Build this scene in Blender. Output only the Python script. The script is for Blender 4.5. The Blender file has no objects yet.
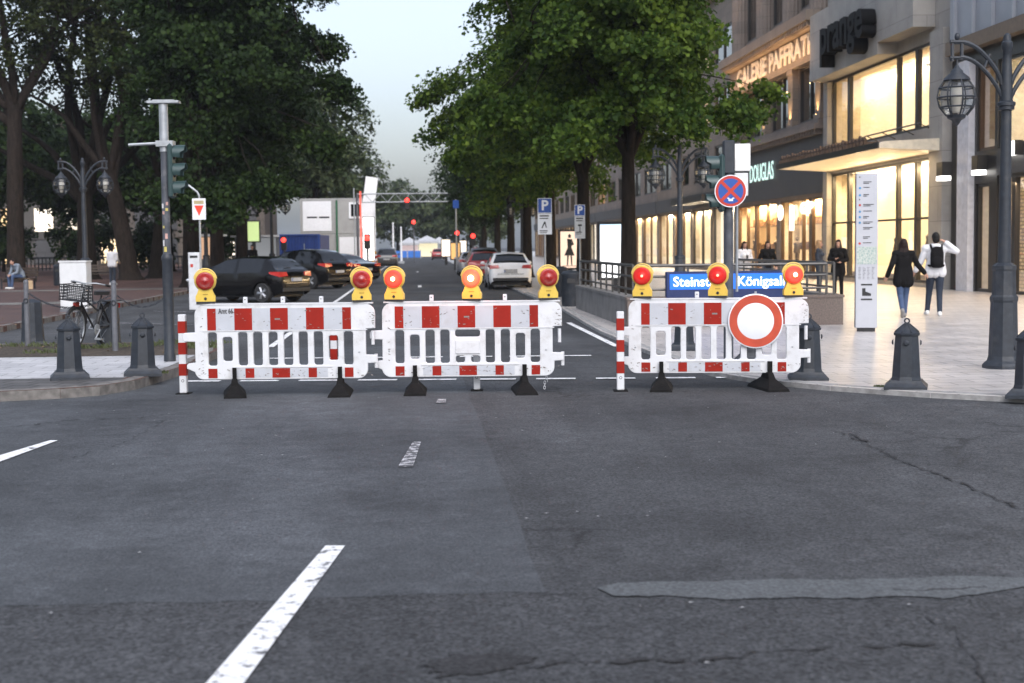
import bpy, math, random
import numpy as np
from mathutils import Vector, Matrix, Quaternion, noise
rnd = random.Random(7)
R = math.radians
scene = bpy.context.scene
COL = scene.collection

# ------------------------------------------------------------------ camera, sky, sun, exposure
CAM = Vector((0.0, 0.0, 1.70))
YAW, PITCH, ROLL, FPX = R(3.9), R(3.84), R(0.6), 1422.0
CM = (Matrix.Rotation(-YAW, 3, 'Z') @ Matrix.Rotation(math.pi / 2 - PITCH, 3, 'X') @ Matrix.Rotation(-ROLL, 3, 'Z'))
cam_d = bpy.data.cameras.new('camera')
cam_o = bpy.data.objects.new('camera', cam_d)
COL.objects.link(cam_o)
cam_o.matrix_world = Matrix.Translation(CAM) @ CM.to_4x4()
cam_d.sensor_width = 36.0
cam_d.lens = FPX / 1024 * 36.0
cam_d.clip_start, cam_d.clip_end = 0.1, 3000
cam_d.dof.use_dof = True
cam_d.dof.focus_distance = 15.5
cam_d.dof.aperture_fstop = 2.6
scene.camera = cam_o

EXPO = 1.34
EM = 2.0 ** -EXPO                 # display units -> emission of lamps and lit windows
SUN_EL, SUN_AZ = R(43), R(172)    # azimuth clockwise from +Y (street direction): behind and to the left
world = bpy.data.worlds.new('World'); scene.world = world
world.use_nodes = True
nt = world.node_tree
bg = nt.nodes['Background']
sky = nt.nodes.new('ShaderNodeTexSky')
sky.sky_type = 'NISHITA'; sky.sun_disc = False
sky.sun_elevation = SUN_EL; sky.sun_rotation = SUN_AZ
sky.altitude = 50; sky.air_density = 1.3; sky.dust_density = 3.7; sky.ozone_density = 4.0
tint = nt.nodes.new('ShaderNodeMix'); tint.data_type = 'RGBA'; tint.blend_type = 'MULTIPLY'; tint.inputs['Factor'].default_value = 1.0
tint.inputs[7].default_value = (0.965, 0.975, 1.03, 1)
pale = nt.nodes.new('ShaderNodeHueSaturation'); pale.inputs['Saturation'].default_value = 0.5     # thin high cloud at dusk
nt.links.new(sky.outputs[0], pale.inputs['Color']); nt.links.new(pale.outputs['Color'], tint.inputs[6]); nt.links.new(tint.outputs[2], bg.inputs['Color'])
bg.inputs['Strength'].default_value = 0.098
sd = bpy.data.lights.new('sun', 'SUN'); so = bpy.data.objects.new('sun', sd); COL.objects.link(so)
sd.energy = 0.7; sd.angle = R(60); sd.color = (1.0, 0.95, 0.9)
sdir = Vector((math.sin(SUN_AZ) * math.cos(SUN_EL), math.cos(SUN_AZ) * math.cos(SUN_EL), math.sin(SUN_EL)))
so.rotation_euler = sdir.to_track_quat('Z', 'Y').to_euler()
so.location = (0, -10, 30)
vs = scene.view_settings
vs.view_transform = 'Standard'; vs.look = 'None'; vs.gamma = 1.0; vs.use_curve_mapping = False
vs.exposure = EXPO
cy = scene.cycles
cy.use_denoising = True
cy.max_bounces = 6; cy.diffuse_bounces = 3; cy.glossy_bounces = 3; cy.transmission_bounces = 4; cy.transparent_max_bounces = 12
cy.sample_clamp_indirect = 4.0
cy.caustics_reflective = False; cy.caustics_refractive = False

# ------------------------------------------------------------------ survey helpers
def ray(px, py):
    return CM @ Vector(((px - 512) / FPX, (341.5 - py) / FPX, -1.0))
def G(px, py, z=0.0):
    d = ray(px, py); return CAM + d * ((z - CAM.z) / d.z)
def onx(px, py, x):
    d = ray(px, py); return CAM + d * (x / d.x)
def ony(px, py, y):
    d = ray(px, py); return CAM + d * (y / d.y)
def dirx(px, y, py=246):
    return ony(px, py, y).x
def at(px, py, y):
    return ony(px, py, y)

# ------------------------------------------------------------------ materials
MATS = {}
def hexc(c):
    return c if len(c) == 4 else (c[0], c[1], c[2], 1.0)
def pbr(name, col, rough=0.6, metal=0.0, var=0.12, scale=6.0, bump=0.0, bscale=40.0, spec=0.5, coat=0.0, dirt=None, dscale=2.5, damt=0.5):
    """Principled with a little colour noise, optional bump and patchy dirt."""
    if name in MATS: return MATS[name]
    m = bpy.data.materials.new(name); m.use_nodes = True
    n = m.node_tree.nodes; l = m.node_tree.links
    p = n['Principled BSDF']
    p.inputs['Roughness'].default_value = rough
    p.inputs['Metallic'].default_value = metal
    p.inputs['Specular IOR Level'].default_value = spec
    p.inputs['Coat Weight'].default_value = coat
    tc = n.new('ShaderNodeTexCoord')
    nz = n.new('ShaderNodeTexNoise'); nz.inputs['Scale'].default_value = scale; nz.inputs['Detail'].default_value = 5
    l.new(tc.outputs['Object'], nz.inputs['Vector'])
    rp = n.new('ShaderNodeValToRGB')
    rp.color_ramp.elements[0].position = 0.3; rp.color_ramp.elements[1].position = 0.7
    rp.color_ramp.elements[0].color = hexc([max(0, c * (1 - var)) for c in col[:3]])
    rp.color_ramp.elements[1].color = hexc([min(1, c * (1 + var)) for c in col[:3]])
    l.new(nz.outputs['Fac'], rp.inputs['Fac'])
    out = rp.outputs['Color']
    if dirt is not None:
        n2 = n.new('ShaderNodeTexNoise'); n2.inputs['Scale'].default_value = dscale; n2.inputs['Detail'].default_value = 8; n2.inputs['Roughness'].default_value = 0.7
        l.new(tc.outputs['Object'], n2.inputs['Vector'])
        r2 = n.new('ShaderNodeValToRGB'); r2.color_ramp.elements[0].position = 0.52; r2.color_ramp.elements[1].position = 0.72
        r2.color_ramp.elements[1].color = (damt, damt, damt, 1)
        l.new(n2.outputs['Fac'], r2.inputs['Fac'])
        mx = n.new('ShaderNodeMix'); mx.data_type = 'RGBA'
        l.new(r2.outputs['Color'], mx.inputs['Factor']); l.new(out, mx.inputs[6]); mx.inputs[7].default_value = hexc(dirt)
        out = mx.outputs[2]
    l.new(out, p.inputs['Base Color'])
    if bump > 0:
        nb = n.new('ShaderNodeTexNoise'); nb.inputs['Scale'].default_value = bscale; nb.inputs['Detail'].default_value = 6
        l.new(tc.outputs['Object'], nb.inputs['Vector'])
        b = n.new('ShaderNodeBump'); b.inputs['Strength'].default_value = bump; b.inputs['Distance'].default_value = 0.02
        l.new(nb.outputs['Fac'], b.inputs['Height']); l.new(b.outputs['Normal'], p.inputs['Normal'])
    MATS[name] = m
    return m
def emis(name, col, strength, var=0.0, scale=2.0):
    """Something that gives off light; strength in display units. var: uneven brightness of what is lit."""
    if name in MATS: return MATS[name]
    m = bpy.data.materials.new(name); m.use_nodes = True
    n = m.node_tree.nodes; l = m.node_tree.links
    p = n['Principled BSDF']
    p.inputs['Base Color'].default_value = hexc([c * 0.6 for c in col[:3]])
    p.inputs['Roughness'].default_value = 0.4
    p.inputs['Emission Strength'].default_value = strength * EM
    p.inputs['Emission Color'].default_value = hexc(col)
    if var > 0:
        tc = n.new('ShaderNodeTexCoord')
        nz = n.new('ShaderNodeTexNoise'); nz.inputs['Scale'].default_value = scale; nz.inputs['Detail'].default_value = 3
        l.new(tc.outputs['Object'], nz.inputs['Vector'])
        rp = n.new('ShaderNodeValToRGB'); rp.color_ramp.elements[0].position = 0.3; rp.color_ramp.elements[1].position = 0.7
        rp.color_ramp.elements[0].color = hexc([c * (1 - var) * (1 if i == 0 else (1 - .25 * var) if i == 1 else (1 - .6 * var)) for i, c in enumerate(col[:3])])
        rp.color_ramp.elements[1].color = hexc(col)
        l.new(nz.outputs['Fac'], rp.inputs['Fac']); l.new(rp.outputs['Color'], p.inputs['Emission Color'])
    MATS[name] = m
    return m
def glass(name, tint=(0.9, 0.95, 1.0), refl=0.12, rough=0.02):
    if name in MATS: return MATS[name]
    m = bpy.data.materials.new(name); m.use_nodes = True
    n = m.node_tree.nodes; l = m.node_tree.links
    n.remove(n['Principled BSDF'])
    t = n.new('ShaderNodeBsdfTransparent'); t.inputs['Color'].default_value = hexc(tint)
    g = n.new('ShaderNodeBsdfGlossy'); g.inputs['Roughness'].default_value = rough
    lw = n.new('ShaderNodeLayerWeight'); lw.inputs['Blend'].default_value = 0.25
    ma = n.new('ShaderNodeMath'); ma.operation = 'MULTIPLY_ADD'; ma.inputs[1].default_value = 0.3; ma.inputs[2].default_value = refl * 0.4
    l.new(lw.outputs['Fresnel'], ma.inputs[0])
    mx = n.new('ShaderNodeMixShader')
    l.new(ma.outputs[0], mx.inputs[0]); l.new(t.outputs[0], mx.inputs[1]); l.new(g.outputs[0], mx.inputs[2])
    l.new(mx.outputs[0], n['Material Output'].inputs['Surface'])
    MATS[name] = m
    return m

# ------------------------------------------------------------------ mesh builder
class MB:
    def __init__(s): s.v = []; s.f = []; s.m = []; s.X = None
    def add(s, vs, fs, mi=0):
        b = len(s.v)
        if s.X is not None: vs = [tuple(s.X @ Vector(v)) for v in vs]
        s.v += [tuple(v) for v in vs]
        s.f += [tuple(b + i for i in f) for f in fs]; s.m += [mi] * len(fs)
        return s
    def box(s, x0, x1, y0, y1, z0, z1, mi=0):
        v = [(x0, y0, z0), (x1, y0, z0), (x1, y1, z0), (x0, y1, z0), (x0, y0, z1), (x1, y0, z1), (x1, y1, z1), (x0, y1, z1)]
        return s.add(v, [(0, 3, 2, 1), (4, 5, 6, 7), (0, 1, 5, 4), (1, 2, 6, 5), (2, 3, 7, 6), (3, 0, 4, 7)], mi)
    def cbox(s, x0, x1, y0, y1, z0, z1, c=0.01, mi=0):
        """box with chamfered edges (convex hull of inset corners)"""
        v = []; 
        for dx, dy, dz in ((c, c, 0), (c, 0, c), (0, c, c)):
            for z in (0, 1):
                for y in (0, 1):
                    for x in (0, 1):
                        v.append(((x0 + dx) if not x else (x1 - dx), (y0 + dy) if not y else (y1 - dy), (z0 + dz) if not z else (z1 - dz)))
        k = lambda g, x, y, z: g * 8 + z * 4 + y * 2 + x
        f = [(k(0,0,0,0), k(0,0,1,0), k(0,1,1,0), k(0,1,0,0)), (k(0,0,0,1), k(0,1,0,1), k(0,1,1,1), k(0,0,1,1)),
             (k(1,0,0,0), k(1,1,0,0), k(1,1,0,1), k(1,0,0,1)), (k(1,0,1,0), k(1,0,1,1), k(1,1,1,1), k(1,1,1,0)),
             (k(2,0,0,0), k(2,0,0,1), k(2,0,1,1), k(2,0,1,0)), (k(2,1,0,0), k(2,1,1,0), k(2,1,1,1), k(2,1,0,1))]
        for x in (0, 1):
            for z in (0, 1): f.append((k(0,x,0,z), k(0,x,1,z), k(2,x,1,z), k(2,x,0,z)))
        for y in (0, 1):
            for z in (0, 1): f.append((k(0,0,y,z), k(0,1,y,z), k(1,1,y,z), k(1,0,y,z)))
        for x in (0, 1):
            for y in (0, 1): f.append((k(1,x,y,0), k(1,x,y,1), k(2,x,y,1), k(2,x,y,0)))
        for x in (0, 1):
            for y in (0, 1):
                for z in (0, 1): f.append((k(0,x,y,z), k(1,x,y,z), k(2,x,y,z)))
        return s.add(v, f, mi)
    def tube(s, pts, rad, n=8, mi=0, cap=True, phase=0.0):
        pts = [Vector(p) for p in pts]
        if not hasattr(rad, '__len__'): rad = [rad] * len(pts)
        vs = []; fs = []; up = None
        for i, p in enumerate(pts):
            t = (pts[min(i + 1, len(pts) - 1)] - pts[max(i - 1, 0)])
            if t.length < 1e-9: t = Vector((0, 0, 1))
            t.normalize()
            if up is None:
                up = Vector((1, 0, 0)) if abs(t.x) < 0.9 else Vector((0, 1, 0))
            a = (up - t * up.dot(t))
            if a.length < 1e-6: a = t.orthogonal()
            a.normalize(); up = a; b = t.cross(a)
            for k in range(n):
                q = 2 * math.pi * k / n + phase
                vs.append(p + (a * math.cos(q) + b * math.sin(q)) * rad[i])
        for i in range(len(pts) - 1):
            for k in range(n):
                k2 = (k + 1) % n
                fs.append((i * n + k, i * n + k2, (i + 1) * n + k2, (i + 1) * n + k))
        if cap:
            fs.append(tuple(reversed(range(n)))); fs.append(tuple((len(pts) - 1) * n + k for k in range(n)))
        return s.add(vs, fs, mi)
    def cyl(s, p0, p1, r0, r1=None, n=12, mi=0):
        return s.tube([p0, p1], [r0, r0 if r1 is None else r1], n, mi)
    def lathe(s, prof, n=16, o=(0, 0, 0), mi=0, phase=0.0, axis='z'):
        vs = []; fs = []
        for r, z in prof:
            for k in range(n):
                q = 2 * math.pi * k / n + phase
                a, b = r * math.cos(q), r * math.sin(q)
                if axis == 'z': vs.append((o[0] + a, o[1] + b, o[2] + z))
                elif axis == 'y': vs.append((o[0] + a, o[1] - z, o[2] + b))
                else: vs.append((o[0] + z, o[1] + a, o[2] + b))
        for i in range(len(prof) - 1):
            for k in range(n):
                k2 = (k + 1) % n
                fs.append((i * n + k, i * n + k2, (i + 1) * n + k2, (i + 1) * n + k))
        fs.append(tuple(reversed(range(n)))); fs.append(tuple((len(prof) - 1) * n + k for k in range(n)))
        return s.add(vs, fs, mi)
    def ell(s, c, r, nu=12, nv=8, mi=0):
        vs = [(c[0], c[1], c[2] - r[2])]; fs = []
        for j in range(1, nv):
            t = math.pi * j / nv
            for k in range(nu):
                q = 2 * math.pi * k / nu
                vs.append((c[0] + r[0] * math.sin(t) * math.cos(q), c[1] + r[1] * math.sin(t) * math.sin(q), c[2] - r[2] * math.cos(t)))
        vs.append((c[0], c[1], c[2] + r[2]))
        for k in range(nu): fs.append((0, 1 + (k + 1) % nu, 1 + k))
        for j in range(nv - 2):
            for k in range(nu):
                a = 1 + j * nu; b = a + nu; k2 = (k + 1) % nu
                fs.append((a + k, a + k2, b + k2, b + k))
        e = len(vs) - 1; a = 1 + (nv - 2) * nu
        for k in range(nu): fs.append((e, a + k, a + (k + 1) % nu))
        return s.add(vs, fs, mi)
    def prism(s, poly, z0, z1, mi=0, axis='z'):
        """extrude a 2D polygon; axis z: (x,y); axis y: poly is (x,z) from y=z0..z1; axis x: poly is (y,z)"""
        n = len(poly)
        def P(a, b, h):
            return (a, b, h) if axis == 'z' else ((a, h, b) if axis == 'y' else (h, a, b))
        vs = [P(a, b, z0) for a, b in poly] + [P(a, b, z1) for a, b in poly]
        fs = [tuple(reversed(range(n))), tuple(range(n, 2 * n))] + [(i, (i + 1) % n, n + (i + 1) % n, n + i) for i in range(n)]
        return s.add(vs, fs, mi)
    def quad(s, a, b, c, d, mi=0):
        return s.add([a, b, c, d], [(0, 1, 2, 3)], mi)
    def torus(s, c, Rr, r, axis='x', n=24, k=8, mi=0, a0=0.0, a1=2 * math.pi):
        pts = []
        full = abs(a1 - a0 - 2 * math.pi) < 1e-6
        for i in range(n + 1):
            q = a0 + (a1 - a0) * i / n
            u, v = Rr * math.cos(q), Rr * math.sin(q)
            pts.append((c[0], c[1] + u, c[2] + v) if axis == 'x' else ((c[0] + u, c[1], c[2] + v) if axis == 'y' else (c[0] + u, c[1] + v, c[2])))
        return s.tube(pts, r, k, mi, cap=not full)
    def mesh(s, name, mats, smooth=None):
        me = bpy.data.meshes.new(name)
        me.from_pydata(s.v, [], s.f)
        for m in (mats if isinstance(mats, (list, tuple)) else [mats]): me.materials.append(m)
        if any(s.m): me.polygons.foreach_set('material_index', s.m)
        me.validate(); me.update()
        import bmesh
        bm = bmesh.new(); bm.from_mesh(me); bmesh.ops.recalc_face_normals(bm, faces=bm.faces); bm.to_mesh(me); bm.free()
        if smooth is not None:
            me.shade_smooth(); me.set_sharp_from_angle(angle=R(smooth))
        return me
    def build(s, name, mats, parent=None, smooth=35, label=None, loc=None):
        o = bpy.data.objects.new(name, s.mesh(name, mats, smooth)); COL.objects.link(o)
        if parent is not None: o.parent = parent
        if label: o['label'] = label
        if loc is not None: o.location = loc
        return o

def thing(name, label, cat, loc=(0, 0, 0), rz=0.0, group=None):
    o = bpy.data.objects.new(name, None); COL.objects.link(o)
    o.location = loc; o.rotation_euler = (0, 0, rz); o.empty_display_size = 0.2
    o['label'] = label; o['category'] = cat
    if group: o['group'] = group
    return o
def tag(o, label, cat, group=None):
    o['label'] = label; o['category'] = cat
    if group: o['group'] = group
    return o
def struct(name, mb, mat, smooth=None):
    o = mb.build(name, mat, None, smooth); o['kind'] = 'structure'; return o
KIDS = {}
def copy_thing(root, loc, rz, label, group=None, swap=None):
    """copy of a thing with copies of its parts and sub-parts; swap maps materials"""
    def rec(o, parent):
        c = o.copy(); COL.objects.link(c)
        if parent is not None: c.parent = parent
        if swap and c.type == 'MESH' and any(m in swap for m in c.data.materials):
            c.data = c.data.copy()
            for i, m in enumerate(c.data.materials):
                if m in swap: c.data.materials[i] = swap[m]
        for ch in o.children: rec(ch, c)
        return c
    c = rec(root, None)
    c.location = loc; c.rotation_euler = (0, 0, rz); c['label'] = label
    if group: c['group'] = group
    return c

def text_obj(name, s, size, mat, parent, mtx, extrude=0.004, bold=0.0, align='CENTER', width=None, aligny='CENTER'):
    cu = bpy.data.curves.new(name, 'FONT'); cu.body = s; cu.size = size
    cu.extrude = extrude; cu.offset = bold; cu.align_x = align; cu.align_y = aligny; cu.resolution_u = 3
    t = bpy.data.objects.new(name + '_tmp', cu); COL.objects.link(t)
    dg = bpy.context.evaluated_depsgraph_get(); dg.update()
    me = bpy.data.meshes.new_from_object(t.evaluated_get(dg))
    bpy.data.objects.remove(t); bpy.data.curves.remove(cu)
    me.materials.clear(); me.materials.append(mat)
    if width:
        xs = [v.co.x for v in me.vertices]; w = max(xs) - min(xs)
        for v in me.vertices: v.co.x *= width / w
    me.transform(mtx)
    o = bpy.data.objects.new(name, me); COL.objects.link(o)
    if parent is not None: o.parent = parent
    return o
def frame(o, X, Y, Z):
    """4x4 with text axes X (reading), Y (up), Z (towards the reader) at o"""
    return Matrix(((X[0], Y[0], Z[0], o[0]), (X[1], Y[1], Z[1], o[1]), (X[2], Y[2], Z[2], o[2]), (0, 0, 0, 1)))
def FRONT(x, y, z): return frame((x, y, z), (1, 0, 0), (0, 0, 1), (0, -1, 0))      # read from -Y
def STREETSIDE(x, y, z): return frame((x, y, z), (0, -1, 0), (0, 0, 1), (-1, 0, 0))  # read from -X

def rrect(x0, x1, y0, y1, r, n=4):
    """rounded rectangle outline, r a number or (bl, br, tr, tl)"""
    if not hasattr(r, '__len__'): r = (r,) * 4
    out = []
    for (cx, cy, rr, a) in ((x0, y0, r[0], 180), (x1, y0, r[1], 270), (x1, y1, r[2], 0), (x0, y1, r[3], 90)):
        ox = cx + rr if cx == x0 else cx - rr; oy = cy + rr if cy == y0 else cy - rr
        for i in range(n + 1):
            q = R(a + 90 * i / n); out.append((ox + rr * math.cos(q), oy + rr * math.sin(q)))
    return out
def cut_sheet(outer, holes, thick, bevel=0.0):
    """a mesh (x, z plane, thickness along y) with real holes, from a filled 2D curve"""
    cu = bpy.data.curves.new('sheet', 'CURVE'); cu.dimensions = '2D'; cu.fill_mode = 'BOTH'
    cu.extrude = thick / 2 - bevel; cu.bevel_depth = bevel; cu.bevel_resolution = 1; cu.offset = -bevel
    for lp in [outer] + holes:
        sp = cu.splines.new('POLY'); sp.points.add(len(lp) - 1)
        for p, (a, b) in zip(sp.points, lp): p.co = (a, b, 0, 1)
        sp.use_cyclic_u = True
    t = bpy.data.objects.new('sheet', cu); COL.objects.link(t)
    dg = bpy.context.evaluated_depsgraph_get(); dg.update()
    me = bpy.data.meshes.new_from_object(t.evaluated_get(dg))
    bpy.data.objects.remove(t); bpy.data.curves.remove(cu)
    me.transform(frame((0, 0, 0), (1, 0, 0), (0, 0, 1), (0, -1, 0)))
    return me
def link_mesh(name, me, mat, parent=None):
    me.materials.clear(); me.materials.append(mat)
    o = bpy.data.objects.new(name, me); COL.objects.link(o)
    if parent is not None: o.parent = parent
    return o
# ------------------------------------------------------------------ ground materials
def ground_mat(name, base, agg, rough=0.85, scale=90.0, patch=0.35, bump=0.6, stain=(0.02, 0.02, 0.022), tint=(1, 1, 1), crack=0.0):
    m = bpy.data.materials.new(name); m.use_nodes = True
    n = m.node_tree.nodes; l = m.node_tree.links; p = n['Principled BSDF']
    tc = n.new('ShaderNodeTexCoord')
    def noise_n(sc, det=6, ro=0.6, stretch=None):
        t = n.new('ShaderNodeTexNoise'); t.inputs['Scale'].default_value = sc; t.inputs['Detail'].default_value = det; t.inputs['Roughness'].default_value = ro
        if stretch:
            mp = n.new('ShaderNodeMapping'); mp.inputs['Scale'].default_value = stretch
            l.new(tc.outputs['Object'], mp.inputs['Vector']); l.new(mp.outputs[0], t.inputs['Vector'])
        else: l.new(tc.outputs['Object'], t.inputs['Vector'])
        return t
    def ramp(src, a, b, ca, cb):
        r = n.new('ShaderNodeValToRGB'); r.color_ramp.elements[0].position = a; r.color_ramp.elements[1].position = b
        r.color_ramp.elements[0].color = hexc(ca); r.color_ramp.elements[1].color = hexc(cb); l.new(src, r.inputs['Fac']); return r.outputs['Color']
    def mul(a, b):
        x = n.new('ShaderNodeMix'); x.data_type = 'RGBA'; x.blend_type = 'MULTIPLY'; x.inputs['Factor'].default_value = 1
        l.new(a, x.inputs[6]); l.new(b, x.inputs[7]); return x.outputs[2]
    vor = n.new('ShaderNodeTexVoronoi'); vor.inputs['Scale'].default_value = scale; l.new(tc.outputs['Object'], vor.inputs['Vector'])
    c = ramp(vor.outputs['Color'], 0.1, 0.9, [base[i] * (1 - agg) for i in range(3)], [base[i] * (1 + agg) for i in range(3)])
    big = ramp(noise_n(0.45, 7, 0.65).outputs['Fac'], 0.32, 0.68, [1 - patch] * 3, [1 + patch * 0.6] * 3)
    mid = ramp(noise_n(3.5, 8, 0.7).outputs['Fac'], 0.3, 0.7, [1 - patch * 0.5] * 3, [1 + patch * 0.4] * 3)
    c = mul(mul(c, big), mid)
    tracks = ramp(noise_n(1.0, 4, 0.5, (0.9, 0.05, 1)).outputs['Fac'], 0.35, 0.65, [1 - patch * 0.45] * 3, [1 + patch * 0.3] * 3)
    c = mul(c, tracks)
    blot = ramp(noise_n(0.9, 10, 0.8).outputs['Fac'], 0.52, 0.64, (1, 1, 1), [1 - patch * 0.75] * 3)
    c = mul(c, blot)
    worn = ramp(noise_n(7.0, 8, 0.85).outputs['Fac'], 0.56, 0.7, (1, 1, 1), [1 + patch * 0.9] * 3)
    c = mul(c, worn)
    grit = ramp(noise_n(38.0, 3, 0.8).outputs['Fac'], 0.3, 0.7, [1 - agg * 0.5] * 3, [1 + agg * 0.5] * 3)
    c = mul(c, grit)
    st = n.new('ShaderNodeMix'); st.data_type = 'RGBA'
    l.new(ramp(noise_n(1.3, 9, 0.75).outputs['Fac'], 0.66, 0.76, (0, 0, 0), (0.6, 0.6, 0.6)), st.inputs['Factor'])
    l.new(c, st.inputs[6]); st.inputs[7].default_value = hexc(stain); c = st.outputs[2]
    if crack > 0:
        vc = n.new('ShaderNodeTexVoronoi'); vc.feature = 'DISTANCE_TO_EDGE'; vc.inputs['Scale'].default_value = 0.42
        wob = noise_n(1.6, 6, 0.7); vm = n.new('ShaderNodeVectorMath'); vm.operation = 'MULTIPLY_ADD'
        vm.inputs[1].default_value = (1.1, 1.1, 0); l.new(wob.outputs['Color'], vm.inputs[0]); l.new(tc.outputs['Object'], vm.inputs[2]); l.new(vm.outputs[0], vc.inputs['Vector'])
        k = ramp(vc.outputs['Distance'], 0.002, 0.012, (1, 1, 1), (0, 0, 0))
        kk = mul(k, ramp(noise_n(0.35, 3, 0.5).outputs['Fac'], 0.5, 0.62, (0, 0, 0), (crack, crack, crack)))
        cm = n.new('ShaderNodeMix'); cm.data_type = 'RGBA'; l.new(kk, cm.inputs['Factor']); l.new(c, cm.inputs[6]); cm.inputs[7].default_value = (0.012, 0.012, 0.013, 1); c = cm.outputs[2]
    l.new(c, p.inputs['Base Color'])
    p.inputs['Roughness'].default_value = rough; p.inputs['Specular IOR Level'].default_value = 0.35
    b = n.new('ShaderNodeBump'); b.inputs['Strength'].default_value = bump; b.inputs['Distance'].default_value = 0.008
    l.new(vor.outputs['Distance'], b.inputs['Height']); l.new(b.outputs['Normal'], p.inputs['Normal'])
    return m
def paving_mat(name, c1, c2, mortar, bw, bh, msize=0.02, rough=0.5, offset=0.5, spec=0.5, var=0.15, rot=0.0):
    m = bpy.data.materials.new(name); m.use_nodes = True
    n = m.node_tree.nodes; l = m.node_tree.links; p = n['Principled BSDF']
    tc = n.new('ShaderNodeTexCoord'); mp = n.new('ShaderNodeMapping'); mp.inputs['Rotation'].default_value = (0, 0, rot)
    l.new(tc.outputs['Object'], mp.inputs['Vector'])
    br = n.new('ShaderNodeTexBrick'); br.offset = offset; br.inputs['Scale'].default_value = 1.0
    br.inputs['Brick Width'].default_value = bw; br.inputs['Row Height'].default_value = bh; br.inputs['Mortar Size'].default_value = msize
    br.inputs['Color1'].default_value = hexc(c1); br.inputs['Color2'].default_value = hexc(c2); br.inputs['Mortar'].default_value = hexc(mortar)
    l.new(mp.outputs[0], br.inputs['Vector'])
    nz = n.new('ShaderNodeTexNoise'); nz.inputs['Scale'].default_value = 1.2; nz.inputs['Detail'].default_value = 9; nz.inputs['Roughness'].default_value = 0.7
    l.new(tc.outputs['Object'], nz.inputs['Vector'])
    rp = n.new('ShaderNodeValToRGB'); rp.color_ramp.elements[0].position = 0.3; rp.color_ramp.elements[1].position = 0.7
    rp.color_ramp.elements[0].color = (1 - var * 1.6,) * 3 + (1,); rp.color_ramp.elements[1].color = (1 + var * 0.4,) * 3 + (1,)
    l.new(nz.outputs['Fac'], rp.inputs['Fac'])
    x = n.new('ShaderNodeMix'); x.data_type = 'RGBA'; x.blend_type = 'MULTIPLY'; x.inputs['Factor'].default_value = 1
    l.new(br.outputs['Color'], x.inputs[6]); l.new(rp.outputs['Color'], x.inputs[7]); l.new(x.outputs[2], p.inputs['Base Color'])
    p.inputs['Specular IOR Level'].default_value = spec
    rr = n.new('ShaderNodeMapRange'); rr.inputs['To Min'].default_value = rough - 0.12; rr.inputs['To Max'].default_value = rough + 0.12
    l.new(nz.outputs['Fac'], rr.inputs['Value']); l.new(rr.outputs[0], p.inputs['Roughness'])
    b = n.new('ShaderNodeBump'); b.inputs['Strength'].default_value = 0.35; b.inputs['Distance'].default_value = 0.01; b.invert = True
    l.new(br.outputs['Fac'], b.inputs['Height']); l.new(b.outputs['Normal'], p.inputs['Normal'])
    return m
M_ASPH = ground_mat('coarse_asphalt', (0.060, 0.0625, 0.067), 0.55, scale=75, patch=0.5, crack=0.9)
M_ASPH2 = ground_mat('smooth_asphalt', (0.070, 0.0755, 0.083), 0.4, scale=110, patch=0.46, bump=0.35, stain=(0.045, 0.047, 0.052))
M_ASPH3 = ground_mat('dark_asphalt', (0.053, 0.055, 0.059), 0.6, scale=60, patch=0.45, crack=0.5)
M_REPAIR = ground_mat('repair_tar', (0.092, 0.099, 0.104), 0.3, scale=60, patch=0.2, bump=0.3)
M_TAR = ground_mat('tar_dark', (0.03, 0.03, 0.032), 0.5, scale=60, patch=0.3)
M_SOIL = ground_mat('dry_soil', (0.075, 0.058, 0.042), 0.6, scale=40, patch=0.5)
M_PATH = ground_mat('brown_gravel', (0.095, 0.050, 0.039), 0.5, scale=45, patch=0.35)
M_PAVE = paving_mat('pale_stone_paving', (0.62, 0.58, 0.55), (0.52, 0.487, 0.465), (0.2, 0.19, 0.18), 0.62, 0.31, 0.010, 0.34, spec=0.5, var=0.24)
M_PAVEL = paving_mat('light_slab_paving', (0.52, 0.52, 0.53), (0.44, 0.44, 0.455), (0.24, 0.24, 0.24), 0.5, 0.34, 0.01, 0.7, var=0.2)
M_COBB = paving_mat('grey_sett_paving', (0.12, 0.115, 0.112), (0.085, 0.082, 0.08), (0.035, 0.033, 0.03), 0.32, 0.3, 0.016, 0.75, var=0.3, rot=0.22)
M_COBL = paving_mat('pale_cobble_band', (0.30, 0.285, 0.26), (0.21, 0.2, 0.185), (0.07, 0.065, 0.055), 0.16, 0.14, 0.018, 0.8, var=0.35, rot=0.4)
M_BRICKP = paving_mat('brown_brick_paving', (0.125, 0.062, 0.048), (0.09, 0.046, 0.037), (0.045, 0.035, 0.03), 0.2, 0.1, 0.01, 0.7, var=0.35, rot=0.2)
M_KERB = pbr('granite_kerb', (0.30, 0.295, 0.285), 0.75, var=0.25, scale=9, bump=0.25, bscale=60, dirt=(0.09, 0.085, 0.08), dscale=2)
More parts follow.
